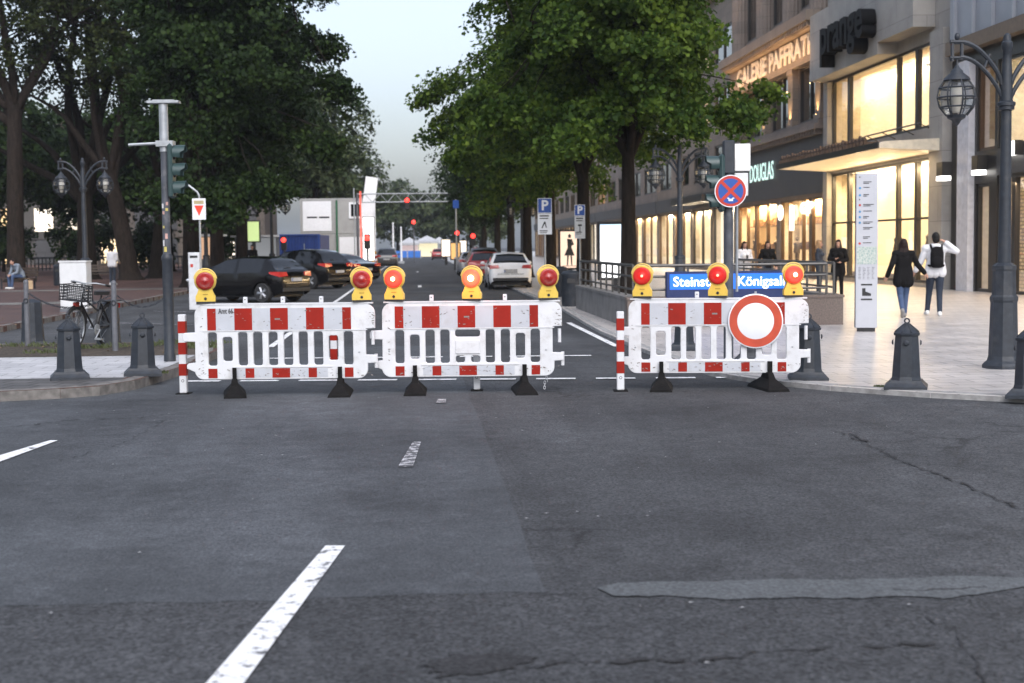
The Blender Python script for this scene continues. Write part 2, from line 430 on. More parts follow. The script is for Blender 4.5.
def paint_mat(name, col, wear, scale):
    m = bpy.data.materials.new(name); m.use_nodes = True
    n = m.node_tree.nodes; l = m.node_tree.links; p = n['Principled BSDF']
    tc = n.new('ShaderNodeTexCoord')
    nz = n.new('ShaderNodeTexNoise'); nz.inputs['Scale'].default_value = scale; nz.inputs['Detail'].default_value = 10; nz.inputs['Roughness'].default_value = 0.75
    l.new(tc.outputs['Object'], nz.inputs['Vector'])
    rp = n.new('ShaderNodeValToRGB'); rp.color_ramp.elements[0].position = wear; rp.color_ramp.elements[1].position = wear + 0.06
    rp.color_ramp.elements[0].color = (0.075, 0.077, 0.082, 1); rp.color_ramp.elements[1].color = hexc(col)
    l.new(nz.outputs['Fac'], rp.inputs['Fac']); l.new(rp.outputs['Color'], p.inputs['Base Color'])
    p.inputs['Roughness'].default_value = 0.7
    return m
M_PAINT = paint_mat('road_paint', (0.74, 0.74, 0.74), 0.4, 9.0)
M_PAINTW = paint_mat('worn_road_paint', (0.5, 0.5, 0.51), 0.5, 12.0)

ZL, ZR = 0.12, 0.06
def jag(a, b, n, amp, seed):
    r = random.Random(seed); out = []
    for i in range(n):
        t = i / n; out.append((a[0] + (b[0] - a[0]) * t + r.uniform(-amp, amp) * (i > 0), a[1] + (b[1] - a[1]) * t + r.uniform(-amp, amp) * (i > 0)))
    return out
# one ground sheet out to the horizon, the road surface lies on it
g_ = MB(); g_.quad((-1500, -300, -0.03), (1500, -300, -0.03), (1500, 2500, -0.03), (-1500, 2500, -0.03)); struct('ground', g_, M_ASPH3)
g_ = MB()
N = 30
xs = [-60 + 4 * i for i in range(31)]
g_.quad((-60, -25, 0), (60, -25, 0), (60, 700, 0), (-60, 700, 0)); struct('road', g_, M_ASPH)
# smoother lane on the near left, darker band and repairs along the bottom
near = 6.85
poly = jag((-40, near), (0.62, near), 220, 0.045, 1) + jag((0.62, near), (0.6, 24.5), 20, 0.012, 2) + [(0.6, 24.5), (-2.45, 24.5), (-2.45, 21.6), (-40, 21.6)]
g_ = MB(); g_.add([(x, y, 0.004) for x, y in poly], [tuple(range(len(poly)))]); struct('road_surface_smooth', g_, M_ASPH2)
poly = jag((-30, -20), (30, -20), 2, 0, 1) + jag((30, -20), (30, 6.3), 2, 0, 1) + jag((30, 6.45), (0.7, 6.7), 160, 0.05, 5) + [(0.6, 7.0), (-30, 7.0)]
g_ = MB(); g_.add([(x, y, 0.0025) for x, y in poly], [tuple(range(len(poly)))]); struct('road_surface_dark', g_, M_ASPH3)
up = [G(x, y) for x, y in ((597, 590), (620, 584.5), (660, 583), (720, 582.5), (780, 580.5), (840, 581), (900, 579.5), (960, 577.5), (1024, 578.5), (1100, 580))]
dn = [G(x, y) for x, y in ((1100, 590), (1024, 589), (985, 594), (950, 599), (900, 598), (840, 600), (780, 599.5), (720, 600), (660, 597.5), (615, 598))]
r9 = random.Random(3)
def rough_line(pts, n=70, amp=0.003):
    out = []
    for a, b in zip(pts[:-1], pts[1:]):
        for i in range(n):
            q = a.lerp(b, i / n); k = noise.noise(Vector((q.x * 3, q.y * 3, 5))) * .035 + noise.noise(Vector((q.x * 14, q.y * 14, 9))) * .02; out.append((q.x + r9.uniform(-amp, amp), q.y + k + r9.uniform(-amp, amp) * 2))
    return out + [(pts[-1].x, pts[-1].y)]
poly = rough_line(up) + rough_line(dn)
g_ = MB(); g_.add([(x, y, 0.0085) for x, y in poly], [tuple(range(len(poly)))]); struct('road_repair_strip', g_, M_REPAIR)
def tar_blot(pts, name='road_tar_patch', z=0.008, mat=None):
    c = sum((G(*p) for p in pts), Vector()) / len(pts)
    ring = []
    for i, p in enumerate(pts):
        a, b = G(*p), G(*pts[(i + 1) % len(pts)])
        for k in range(5):
            q = a.lerp(b, k / 5); d = (q - c); ring.append(c + d * (1 + r9.uniform(-0.16, 0.16)))
    m = MB(); m.add([(p.x, p.y, z) for p in ring], [tuple(range(len(ring)))]); struct(name, m, mat or M_TAR)
tar_blot([(428, 664), (450, 656), (500, 654), (535, 658), (530, 664), (480, 676), (440, 678)])
def crack_line(pts, w, seed, z=0.0095):
    r = random.Random(seed); P_ = [G(*p) for p in pts]; L = []; Rr = []
    for a, b in zip(P_[:-1], P_[1:]):
        d = (b - a); nrm = Vector((-d.y, d.x, 0)).normalized()
        n = max(3, int(d.length / 0.06))
        for i in range(n):
            q = a.lerp(b, i / n) + nrm * r.uniform(-0.02, 0.02) * 1.4
            ww = w * .75 * r.uniform(0.05, 1.0) ** 1.6
            L.append(q + nrm * ww); Rr.append(q - nrm * ww)
    vs = [(p.x, p.y, z) for p in L] + [(p.x, p.y, z) for p in Rr]; k = len(L)
    m = MB(); m.add(vs, [(i, i + 1, k + i + 1, k + i) for i in range(k - 1)]); struct('road_crack', m, M_TAR)
crack_line([(838, 432), (870, 446), (890, 457), (935, 474), (980, 492), (1030, 514)], 0.027, 1)
crack_line([(850, 434), (866, 443), (872, 441)], 0.05, 2)
crack_line([(340, 598), (400, 597.5), (470, 597), (600, 595)], 0.007, 3)
crack_line([(510, 670), (570, 664), (640, 662), (700, 663)], 0.045, 4)
crack_line([(700, 663), (790, 651), (860, 648), (950, 645)], 0.03, 5)
crack_line([(895, 592), (960, 590), (1000, 588)], 0.02, 6)
crack_line([(930, 618), (950, 632), (975, 655), (990, 690)], 0.012, 8)
crack_line([(790, 404), (770, 405), (755, 403)], 0.02, 9)
crack_line([(10, 428), (70, 421), (140, 419), (165, 414)], 0.03, 10)
crack_line([(60, 462), (130, 442), (165, 420)], 0.012, 11)
M_GUM = pbr('pale_speck', (0.4, 0.4, 0.4), 0.8)

# road markings
def mark(quad, name='road_marking', mat=None, z=0.012):
    m = MB(); m.add([(p[0], p[1], z) for p in quad], [tuple(range(len(quad)))]); struct(name, m, mat or M_PAINT)
a, b, c_, d_ = G(208.5, 683), G(246, 683), G(345, 547.5), G(325.6, 547.5)
e0 = (a - d_); e1 = (b - c_)
mark([a + e0 * 0.5, b + e1 * 0.5, c_, d_])
mark([G(0, 463) + (G(0, 463) - G(58, 441.5)) * 1.2, G(58, 441.5), G(50, 441.5), G(0, 456.5) + (G(0, 456.5) - G(50, 441.5)) * 1.2])
mark([G(398, 468), G(413, 468), G(421, 443), G(413, 443)], mat=M_PAINTW)
mark([G(436, 404), G(446, 404), G(446, 400), G(438, 400)], mat=M_PAINTW)
p0, p1 = G(180, 382.6), G(770, 378.5)
dv = (p1 - p0); Ld = dv.length; dv.normalize(); nv = Vector((-dv.y, dv.x, 0)); s_ = 0.0; i = 0
while s_ < Ld:
    q = p0 + dv * s_; e = q + dv * 0.5
    mark([q, e, e + nv * 0.16, q + nv * 0.16]); s_ += 0.76; i += 1
p0, p1 = G(262, 359.5), G(596, 356.5)
dv = (p1 - p0); Ld = dv.length; dv.normalize(); nv = Vector((-dv.y, dv.x, 0)); s_ = 0.0
while s_ < Ld:
    q = p0 + dv * s_; e = q + dv * 0.5
    mark([q, e, e + nv * 0.16, q + nv * 0.16]); s_ += 0.76
mark([(-2.55, 24.6), (-2.43, 24.6), (-2.43, 62), (-2.55, 62)])
mark([(-2.55, 66), (-2.43, 66), (-2.43, 150), (-2.55, 150)])
mark([(3.3, 23.5), (3.42, 23.5), (3.42, 31), (3.3, 31)])
mark([(0.15, 96), (0.30, 96), (0.30, 99), (0.15, 99)])
mark([(0.15, 60), (0.30, 60), (0.30, 63), (0.15, 63)])
for y in (30.5, 36.5, 42.5): mark([(-2.6, y), (-2.6, y + 0.14), (-7.2, y + 3.4), (-7.2, y + 3.26)], mat=M_PAINTW)

# pavements: raised slabs with kerbs
def slab(name, poly, z, mat, z0=-0.03):
    m = MB(); m.prism(poly, z0, z); return struct(name, m, mat)
XK = 3.85
kr = [(XK, 420), (XK, 42), (3.86, 37.4), (3.62, 30), (3.55, 27), (3.6, 22.1), (3.79, 18.06), (4.16, 16.92), (4.75, 15.98), (5.59, 15.07), (6.37, 14.45), (8.5, 13.2), (14, 11.5), (40, 9.5)]
slab('pavement_east', kr + [(70, 9.5), (70, 420)], ZR, M_PAVE)
kl = [(-40, 14.5), (-9, 15.1), (-6, 15.85), (-4.7, 16.37), (-4.08, 16.59), (-3.69, 16.85), (-3.41, 17.5), (-3.25, 18.64), (-3.15, 19.49), (-3.1, 22.5), (-3.3, 24.2), (-3.9, 24.75), (-8.7, 24.75), (-8.7, 63.5), (-3.1, 63.8), (-3.1, 420)]
slab('pavement_west', kl + [(-130, 420), (-130, 14.5)], ZL, M_PATH)
M_KERBD = pbr('old_granite_kerb', (0.15, 0.14, 0.13), 0.8, var=.35, scale=9, bump=.3, bscale=60, dirt=(.05, .045, .04), dscale=2)
def kerb(name, line, z, w=0.16, side=1, mat=None):
    L = [Vector((p[0], p[1], 0)) for p in line]; m = MB()
    offs = []
    for i, p in enumerate(L):
        t = (L[min(i + 1, len(L) - 1)] - L[max(i - 1, 0)]).normalized(); offs.append(Vector((-t.y, t.x, 0)) * side)
    r = random.Random(5)
    for i in range(len(L) - 1):
        d = (L[i + 1] - L[i]).length; k = max(1, int(d / 1.0)); k = min(k, 40)
        for j in range(k):
            t0, t1 = j / k + 0.004, (j + 1) / k - 0.004
            a, b = L[i].lerp(L[i + 1], t0), L[i].lerp(L[i + 1], t1)
            oa, ob = offs[i].lerp(offs[i + 1], t0), offs[i].lerp(offs[i + 1], t1)
            zz = z + 0.006 + r.uniform(0, 0.004)
            e = 0.012
            q = [a - oa * 0.004, b - ob * 0.004, b + ob * w, a + oa * w]
            m.add([(p.x, p.y, 0.0) for p in q] + [(p.x, p.y, zz - e * (n < 2)) for n, p in enumerate(q)],
                  [(0, 1, 5, 4), (1, 2, 6, 5), (2, 3, 7, 6), (3, 0, 4, 7), (4, 5, 6, 7)])
    struct(name, m, mat or M_KERB)
kerb('kerb_east', kr, ZR, 0.16, 1)
kerb('kerb_west', kl, ZL, 0.16, 1, M_KERBD)
def sheet(name, poly, z, mat):
    m = MB(); m.add([(p[0], p[1], z) for p in poly], [tuple(range(len(poly)))]); struct(name, m, mat)
# near setts, pale slab strip, soil strip, then the promenade's bands
sheet('pavement_setts', [(-40, 14.7), (-9, 15.3), (-6, 16.05), (-4.75, 16.57), (-4.15, 16.78), (-3.82, 17.0), (-3.58, 17.55), (-3.6, 17.9), (-40, 18.6)], ZL + 0.004, M_COBB)
sheet('pavement_slabs', [(-40, 18.6), (-3.6, 17.9), (-3.44, 18.64), (-3.34, 19.49), (-3.28, 21.5), (-40, 22.1)], ZL + 0.004, M_PAVEL)
sheet('soil_strip', jag((-40, 22.1), (-3.28, 21.5), 30, 0.05, 3) + [(-3.28, 21.5), (-3.28, 22.5), (-3.46, 24.1), (-4.0, 24.55)] + jag((-4.0, 24.55), (-40, 25.2), 30, 0.1, 4), ZL + 0.004, M_SOIL)
sheet('promenade_cobbles', jag((-40, 25.2), (-4.9, 24.7), 20, 0.08, 6) + [(-8.9, 25.2), (-8.9, 27.2)] + jag((-8.9, 27.2), (-40, 26.6), 20, 0.1, 7), ZL + 0.004, M_COBL)
sheet('promenade_brick', [(-60, 31), (-8.9, 32), (-8.9, 62), (-60, 58)], ZL + 0.004, M_BRICKP)
sheet('promenade_band', [(-60, 38.6), (-20, 40.5), (-8.9, 43.5), (-8.9, 45.5), (-20, 42.4), (-60, 40.4)], ZL + 0.008, M_COBL)
sheet('promenade_edge', [(-60, 52.4), (-8.9, 57.5), (-8.9, 59), (-60, 53.6)], ZL + 0.008, M_COBL)
# weeds: uncountable blades on the soil strip
M_WEED = pbr('weed_green', (0.06, 0.075, 0.025), 0.7, var=0.4, scale=30)
wd = MB(); rw = random.Random(21)
def blades(cx, cy, rad, n, h, z):
    for _ in range(n):
        q = rw.uniform(0, 6.28); r = rad * math.sqrt(rw.random()); x, y = cx + r * math.cos(q), cy + r * math.sin(q) * 0.6
        a = rw.uniform(0, 6.28); lx, ly = math.cos(a) * h * 0.5, math.sin(a) * h * 0.5; w = 0.008; hh = h * rw.uniform(0.4, 1.1)
        wd.add([(x - w, y, z), (x + w, y, z), (x + lx * 0.4 + w, y + ly * 0.4, z + hh * 0.7), (x + lx, y + ly, z + hh)], [(0, 1, 2, 3)])
for i in range(14): blades(-3.3 - abs(rw.gauss(0, 3.0)), 22.6 + rw.uniform(-0.4, 1.9), 0.3, 45, 0.07, ZL + 0.006)
blades(-4.7, 23.6, 0.5, 130, 0.08, ZL); blades(-6.3, 24.2, 0.6, 130, 0.08, ZL); blades(-3.28, 18.4, 0.12, 90, 0.05, ZL); blades(-3.5, 23.2, 0.3, 200, 0.10, ZL)
blades(5.28, 15.72, 0.1, 120, 0.03, ZR)
w_ = wd.build('weeds', M_WEED, None, None); w_['kind'] = 'stuff'
# fallen leaves and litter specks too small to count
lm = MB(); rl = random.Random(31)
for _ in range(420):
    x, y = rl.uniform(-14, -3.4), rl.uniform(22, 34)
    if -8.7 < x < -3.2 and y > 24.5: continue
    a = rl.uniform(0, 6.28); s = rl.uniform(0.02, 0.05); c, n_ = math.cos(a) * s, math.sin(a) * s
    lm.add([(x - c, y - n_, ZL + 0.012), (x + n_, y - c, ZL + 0.02), (x + c, y + n_, ZL + 0.012), (x - n_, y + c, ZL + 0.025)], [(0, 1, 2, 3)])
for _ in range(70):
    x, y = rl.uniform(-4, 5), rl.uniform(5, 16); s = rl.uniform(0.004, 0.014)
    lm.add([(x - s, y, 0.016), (x, y - s, 0.02), (x + s, y, 0.016), (x, y + s, 0.018)], [(0, 1, 2, 3)], 1)
w_ = lm.build('fallen_leaves', [pbr('dry_leaf', (0.16, 0.11, 0.05), 0.8, var=0.4), M_GUM], None, None); w_['kind'] = 'stuff'
# ------------------------------------------------------------------ buildings
XF = 18.3
def stone_mat(name, c1, c2, mort, bw, bh, ms=0.006, rough=0.7, var=0.2):
    m = bpy.data.materials.new(name); m.use_nodes = True
    n = m.node_tree.nodes; l = m.node_tree.links; p = n['Principled BSDF']
    tc = n.new('ShaderNodeTexCoord'); sp = n.new('ShaderNodeSeparateXYZ'); cb = n.new('ShaderNodeCombineXYZ')
    ad = n.new('ShaderNodeMath'); l.new(tc.outputs['Object'], sp.inputs[0]); l.new(sp.outputs['Y'], ad.inputs[0]); l.new(sp.outputs['X'], ad.inputs[1])
    l.new(ad.outputs[0], cb.inputs['X']); l.new(sp.outputs['Z'], cb.inputs['Y'])
    br = n.new('ShaderNodeTexBrick'); br.inputs['Scale'].default_value = 1; br.inputs['Brick Width'].default_value = bw; br.inputs['Row Height'].default_value = bh; br.inputs['Mortar Size'].default_value = ms
    br.inputs['Color1'].default_value = hexc(c1); br.inputs['Color2'].default_value = hexc(c2); br.inputs['Mortar'].default_value = hexc(mort)
    l.new(cb.outputs[0], br.inputs['Vector'])
    nz = n.new('ShaderNodeTexNoise'); nz.inputs['Scale'].default_value = 1.1; nz.inputs['Detail'].default_value = 8; nz.inputs['Roughness'].default_value = .65; l.new(tc.outputs['Object'], nz.inputs['Vector'])
    rp = n.new('ShaderNodeValToRGB'); rp.color_ramp.elements[0].position = .3; rp.color_ramp.elements[1].position = .7
    rp.color_ramp.elements[0].color = (1 - var,) * 3 + (1,); rp.color_ramp.elements[1].color = (1 + var * .4,) * 3 + (1,); l.new(nz.outputs['Fac'], rp.inputs['Fac'])
    x = n.new('ShaderNodeMix'); x.data_type = 'RGBA'; x.blend_type = 'MULTIPLY'; x.inputs['Factor'].default_value = 1
    l.new(br.outputs['Color'], x.inputs[6]); l.new(rp.outputs['Color'], x.inputs[7]); l.new(x.outputs[2], p.inputs['Base Color'])
    p.inputs['Roughness'].default_value = rough
    b = n.new('ShaderNodeBump'); b.inputs['Strength'].default_value = .4; b.inputs['Distance'].default_value = .01; b.invert = True
    l.new(br.outputs['Fac'], b.inputs['Height']); l.new(b.outputs['Normal'], p.inputs['Normal'])
    return m
M_STONE = stone_mat('grey_stone', (0.38, 0.36, 0.335), (0.33, 0.315, 0.295), (0.12, 0.115, 0.11), 2.4, 1.2)
M_STONE2 = stone_mat('brown_stone', (0.24, 0.195, 0.165), (0.195, 0.16, 0.14), (0.08, 0.07, 0.06), 1.4, 0.6)
M_STONE3 = stone_mat('sand_stone', (0.26, 0.205, 0.16), (0.22, 0.175, 0.14), (0.1, 0.09, 0.08), 1.0, 0.5)
M_DARKF = pbr('dark_frame', (0.022, 0.02, 0.019), 0.4)
M_BRONZE = pbr('bronze_frame', (0.10, 0.06, 0.035), 0.4, metal=0.3)
M_FASCIA = pbr('dark_fascia', (0.055, 0.055, 0.058), 0.55, var=.1, scale=1.5)
M_WPIL = pbr('white_pilaster', (0.62, 0.62, 0.66), 0.5)
M_METALP = pbr('grey_metal_panel', (0.32, 0.34, 0.38), 0.45, metal=0.2, var=.06, scale=1)
M_BEIGE = pbr('cream_reveal', (0.6, 0.52, 0.40), 0.6)
M_PANE = glass('shop_glass', (0.96, 0.97, 0.97), 0.10)
M_PANED = glass('upper_glass', (0.25, 0.27, 0.3), 0.5)
M_DARKIN = pbr('dark_interior', (0.02, 0.02, 0.022), 0.6)
M_WARM = emis('warm_lit_display', (1.0, 0.70, 0.36), 1.5, 0.55, 0.4)
M_WARM2 = emis('cream_lit_display', (1.0, 0.79, 0.48), 1.75, 0.4, 0.22)
M_AMBER = emis('amber_lit_display', (1.0, 0.56, 0.22), 1.1, 0.7, 0.6)
M_COOL = emis('white_lit_display', (1.0, 0.90, 0.74), 1.9, 0.25, 0.3)
M_LAMPW = emis('white_lamp', (1.0, 0.97, 0.92), 4.0)
M_SIGNL = emis('sign_letter_light', (0.70, 1.0, 0.92), 1.25)
M_SIGNW = emis('sign_letter_warm', (1.0, 0.93, 0.75), 2.2)
M_MANQ = pbr('display_figure', (0.10, 0.075, 0.055), 0.6)
M_SHELF = pbr('shelf_wood', (0.22, 0.13, 0.07), 0.6)

def shop_window(root, y0, y1, z0, z1, lit, mull=(), frame_mat=None, depth=1.6, fig=0, rails=(), xf=XF, dark=False, fr=0.10, seed=0, shelves=0):
    """a shop window: frame (part), its pane and the lit wall behind it (sub-parts), a few display pieces"""
    fm = frame_mat or M_DARKF
    m = MB()
    xa, xb = xf + 0.06, xf + 0.2
    m.box(xa, xb, y0, y1, z0, z0 + fr); m.box(xa, xb, y0, y1, z1 - fr, z1)
    m.box(xa, xb, y0, y0 + fr, z0 + fr, z1 - fr); m.box(xa, xb, y1 - fr, y1, z0 + fr, z1 - fr)
    ys = sorted(mull)
    for q, w in ys: m.box(xa - 0.012, xb + .012, q - w / 2, q + w / 2, z0 + fr, z1 - fr)
    edges = [y0 + fr] + [e for q, w in ys for e in (q - w / 2, q + w / 2)] + [y1 - fr]
    for zr in rails:
        for a, b in zip(edges[::2], edges[1::2]): m.box(xa + .01, xb - .01, a, b, zr - 0.04, zr + 0.04)
    f = m.build('window', fm, root, None)
    p = MB(); p.quad((xf + 0.13, y0 + fr * .6, z0 + fr * .6), (xf + 0.13, y1 - fr * .6, z0 + fr * .6), (xf + 0.13, y1 - fr * .6, z1 - fr * .6), (xf + 0.13, y0 + fr * .6, z1 - fr * .6))
    p.build('pane', M_PANED if dark else M_PANE, f, None)
    if dark:
        r = MB(); r.box(xf + 0.3, xf + 0.33, y0, y1, z0, z1); r.build('dark_room_sheet', M_DARKIN, f, None); return f  # dark sheet stands in for the unlit room behind the pane
    r = MB(); X1 = xf + depth
    r.quad((X1, y0, z0), (X1, y1, z0), (X1, y1, z1), (X1, y0, z1), 0)
    for a in ((y0 + .004, y0 + .004), (y1 - .004, y1 - .004)):
        r.quad((xb, a[0], z0 + .004), (X1, a[0], z0 + .004), (X1, a[0], z1 - .004), (xb, a[0], z1 - .004), 1)
    r.quad((xb, y0, z0 + .004), (X1, y0, z0 + .004), (X1, y1, z0 + .004), (xb, y1, z0 + .004), 1)
    r.quad((xb, y0, z1 - .004), (X1, y0, z1 - .004), (X1, y1, z1 - .004), (xb, y1, z1 - .004), 1)
    r.build('lit_interior', [lit, M_BEIGE], f, None)
    rr = random.Random(seed + int(y0 * 10))
    d = MB(); used = False
    for i in range(fig):
        y = y0 + (i + 0.5 + rr.uniform(-.25, .25)) * (y1 - y0) / fig; x = xf + depth * rr.uniform(.45, .8); s = rr.uniform(.92, 1.05); zb = z0 + 0.25
        d.box(x - .3, x + .3, y - .3, y + .3, z0 + .01, zb)
        for sy in (-.08, .08): d.tube([(x, y + sy, zb), (x, y + sy * 1.1, zb + .5 * s), (x, y + sy, zb + .88 * s)], [.05, .06, .085], 8)
        d.tube([(x, y, zb + .85 * s), (x, y, zb + 1.1 * s), (x, y, zb + 1.38 * s), (x, y, zb + 1.5 * s)], [.16, .13, .19, .06], 10)
        for sy in (-1, 1): d.tube([(x, y + sy * .19, zb + 1.4 * s), (x - .05, y + sy * .27, zb + 1.12 * s), (x - .12, y + sy * .22, zb + .9 * s)], [.05, .042, .03], 7)
        d.ell((x, y, zb + 1.63 * s), (.09, .08, .12), 10, 7); used = True
    if used: d.build('display_figures' if fig > 1 else 'display_figure', M_MANQ, f, 50)
    if shelves:
        s = MB()
        for i in range(shelves):
            z = z0 + (z1 - z0) * (i + 1) / (shelves + 1)
            s.box(X1 - .35, X1 - .02, y0 + .3, y1 - .3, z, z + .05)
            y = y0 + .4
            while y < y1 - .7:
                w = rr.uniform(.15, .35); s.box(X1 - .3, X1 - .1, y, y + w, z + .052, z + .05 + rr.uniform(.15, .4)); y += w + rr.uniform(.1, .5)
        s.build('shelf_display', M_SHELF, f, None)
    return f
def facade_wall(root, y0, y1, z0, z1, holes, mat, x0=XF, x1=XF + 0.4, name='wall'):
    """wall slab with rectangular openings (y0,y1,z0,z1), cut into butted blocks"""
    ys = sorted({y0, y1} | {h[0] for h in holes} | {h[1] for h in holes}); m = MB()
    for a, b in zip(ys[:-1], ys[1:]):
        hs = sorted([h for h in holes if h[0] <= a + 1e-6 and h[1] >= b - 1e-6], key=lambda h: h[2]); z = z0
        for h in hs:
            if h[2] > z + 1e-6: m.box(x0, x1, a, b, z, h[2])
            z = h[3]
        if z < z1 - 1e-6: m.box(x0, x1, a, b, z, z1)
    return m.build(name, mat, root, None)
def carcass(root, y0, y1, h, mat, x0=XF + 2.2, x1=XF + 16, z0=0):
    m = MB(); m.box(x0, x1, y0 + .02, y1 - .02, z0, h); m.box(XF + .4, x0, y0 + .02, y1 - .02, h - .3, h)
    m.box(XF + .41, x0, y0 + .02, y0 + .2, z0, h - .3); m.box(XF + .41, x0, y1 - .2, y1 - .02, z0, h - .3)
    return m.build('rear_block', mat, root, None)

# --- A: the nearest shop, white pilaster, tall glazing, metal panels above
A = thing('shop_building', 'shop building with white pilaster, dark frames and ribbed metal panels, beside the street lamp', 'building', (0, 0, 0))
ya0, ya1, HA = 29.0, 47.55, 16.0
holes = [(43.95, 45.35, 4.6, 7.35), (30.0, 43.75, 4.6, 7.35), (44.35, 45.45, ZR, 3.55), (30, 43.75, ZR, 3.75)]
facade_wall(A, ya0, ya1, ZR, 7.9, holes, M_DARKF)
m = MB(); m.box(XF - .22, XF - .003, 45.55, 46.5, ZR, 7.6); m.build('pilaster', M_WPIL, A, None)
m = MB(); m.box(XF - .35, XF + .4, ya0, 47.3, 7.9, 8.35); m.build('cornice', pbr('brown_soffit', (0.16, 0.12, 0.085), .6), A, None)
m = MB(); m.box(XF - .2, XF + .4, ya0, 47.3, 8.35, HA); y = ya0 + .6
while y < 47.2: m.box(XF - .32, XF - .2, y, y + .12, 8.35, HA); y += 1.55
m.build('metal_panels', M_METALP, A, None)
m = MB(); m.box(XF, XF + .4, 47.3, ya1, 7.9, HA); m.build('dark_strip', M_DARKF, A, None)
shop_window(A, 43.95, 45.35, 4.6, 7.35, M_AMBER, shelves=0, frame_mat=M_BRONZE)
shop_window(A, 30.0, 43.75, 4.6, 7.35, M_COOL, mull=[(33.5, .12), (37, .12), (40.5, .12)], fig=5)
shop_window(A, 44.35, 45.45, ZR, 3.55, M_WARM2, depth=1.0)
# ground floor behind a rolled down grille
def brick_light():
    mm = bpy.data.materials.new('lit_grille'); mm.use_nodes = True; n = mm.node_tree.nodes; l = mm.node_tree.links; p = n['Principled BSDF']
    tc = n.new('ShaderNodeTexCoord'); sp = n.new('ShaderNodeSeparateXYZ'); cb = n.new('ShaderNodeCombineXYZ'); l.new(tc.outputs['Object'], sp.inputs[0]); l.new(sp.outputs['Y'], cb.inputs['X']); l.new(sp.outputs['Z'], cb.inputs['Y'])
    br = n.new('ShaderNodeTexBrick'); br.inputs['Scale'].default_value = 1; br.inputs['Brick Width'].default_value = .26; br.inputs['Row Height'].default_value = .115; br.inputs['Mortar Size'].default_value = .022
    br.inputs['Color1'].default_value = (1, .72, .42, 1); br.inputs['Color2'].default_value = (.7, .42, .2, 1); br.inputs['Mortar'].default_value = (.06, .03, .015, 1); l.new(cb.outputs[0], br.inputs['Vector'])
    l.new(br.outputs['Color'], p.inputs['Emission Color']); p.inputs['Emission Strength'].default_value = 0.85 * EM; p.inputs['Base Color'].default_value = (.1, .08, .06, 1); return mm
shop_window(A, 30, 43.75, ZR, 3.75, brick_light(), mull=[(34.5, .15), (39, .15), (42.6, .25)], depth=.6, fig=0)
m = MB(); m.box(XF - .03, XF - .002, 30, 43.75, 3.76, 4.55); m.build('fascia', M_FASCIA, A, None)
carcass(A, ya0, ya1, HA, M_STONE2)
for (y, z, s, lb) in ((47.1, 3.95, .55, 'dark box wall lamp with a white glowing underside beside the stone pier'), (44.7, 4.02, .5, 'dark box wall lamp above the narrow lit doorway')):
    L = thing('wall_lamp', lb, 'lamp', (XF - .25 if y > 46.6 else XF, y, z), 0, 'wall lamps on the shop front')
    m = MB(); m.cbox(-.35, -.002, -s / 2, s / 2, -.05, .42, .01); m.build('housing', M_DARKF, L, None)
    m = MB(); m.cbox(-.36, -.03, -s / 2 + .03, s / 2 - .03, -.2, -.052, .01); m.build('diffuser', M_LAMPW, L, None)
L = thing('wall_lamp', 'bright white floodlight on the dark fascia behind the lamp post', 'lamp', (XF, 42.3, 4.35), 0, 'wall lamps on the shop front')
m = MB(); m.cbox(-.28, -.035, -.5, .5, -.06, .35, .02); m.build('diffuser', M_LAMPW, L, None)
m = MB(); m.box(-.035, -.031, -.52, .52, -.08, .37); m.box(-.29, -.0305, -.53, -.51, -.08, .37); m.box(-.29, -.0305, .51, .53, -.08, .37); m.build('housing', M_DARKF, L, None)

# --- B: stone shop with two storey glazing, canopy and dark letters
B = thing('shop_building', 'pale stone shop with two storeys of glowing cream windows, canopy and big dark letters', 'building', (0, 0, 0))
yb0, yb1, HB = 47.6, 62.2, 18.0
holes = [(48.95, 61.6, ZR + .15, 4.7), (48.95, 61.6, 5.75, 8.75), (55.2, 61.4, 12.2, 14.8)]
facade_wall(B, yb0, yb1, ZR, HB, holes, M_STONE)
m = MB(); m.box(XF - .8, XF - .003, 49.2, 53.0, 9.2, HB); m.build('stone_bay', M_STONE, B, None)
m = MB(); m.box(XF - .8, XF - .003, 53.01, 62.18, 8.76, 11.6); m.build('stone_bay', M_STONE, B, None)
m = MB(); m.box(XF - .3, XF - .003, yb0 + .05, 48.9, ZR, 8.95); m.build('stone_pier', M_STONE, B, None)
m = MB(); m.box(XF - .2, XF - .004, 61.55, yb1 - .05, ZR, 8.7); m.build('stone_pier', M_STONE, B, None)
mu = [(51.15, .28), (53.2, .22), (59.3, .28)]
shop_window(B, 48.95, 61.6, ZR + .15, 4.7, M_WARM2, mull=mu, rails=(2.55,), depth=1.3, fig=3, seed=4)
shop_window(B, 48.95, 61.6, 5.75, 8.75, M_WARM2, mull=mu, depth=1.3, seed=5)
m = MB(); m.box(XF + 1.2, XF + 1.25, 49.2, 53.0, 5.8, 7.5); m.build('amber_screen', pbr('amber_curtain', (.10, .06, .018), .7), B, None)
shop_window(B, 55.2, 61.4, 12.2, 14.8, M_AMBER, dark=True, mull=[(57, .1), (59, .1)])
c = MB(); c.prism([(XF - 2.4, 4.92), (XF - .01, 4.8), (XF - .01, 5.25), (XF - 2.25, 5.14), (XF - 2.4, 5.05)], 47.9, 61.6, axis='y')
cn = c.build('canopy', [pbr('cream_soffit', (.72, .64, .5), .5)], B, None)
m = MB(); m.box(XF - 2.46, XF - 2.403, 47.9, 61.6, 4.9, 5.12); m.build('canopy_gutter', M_DARKF, cn, None)
m = MB(); y = 50.2; rr = random.Random(8)
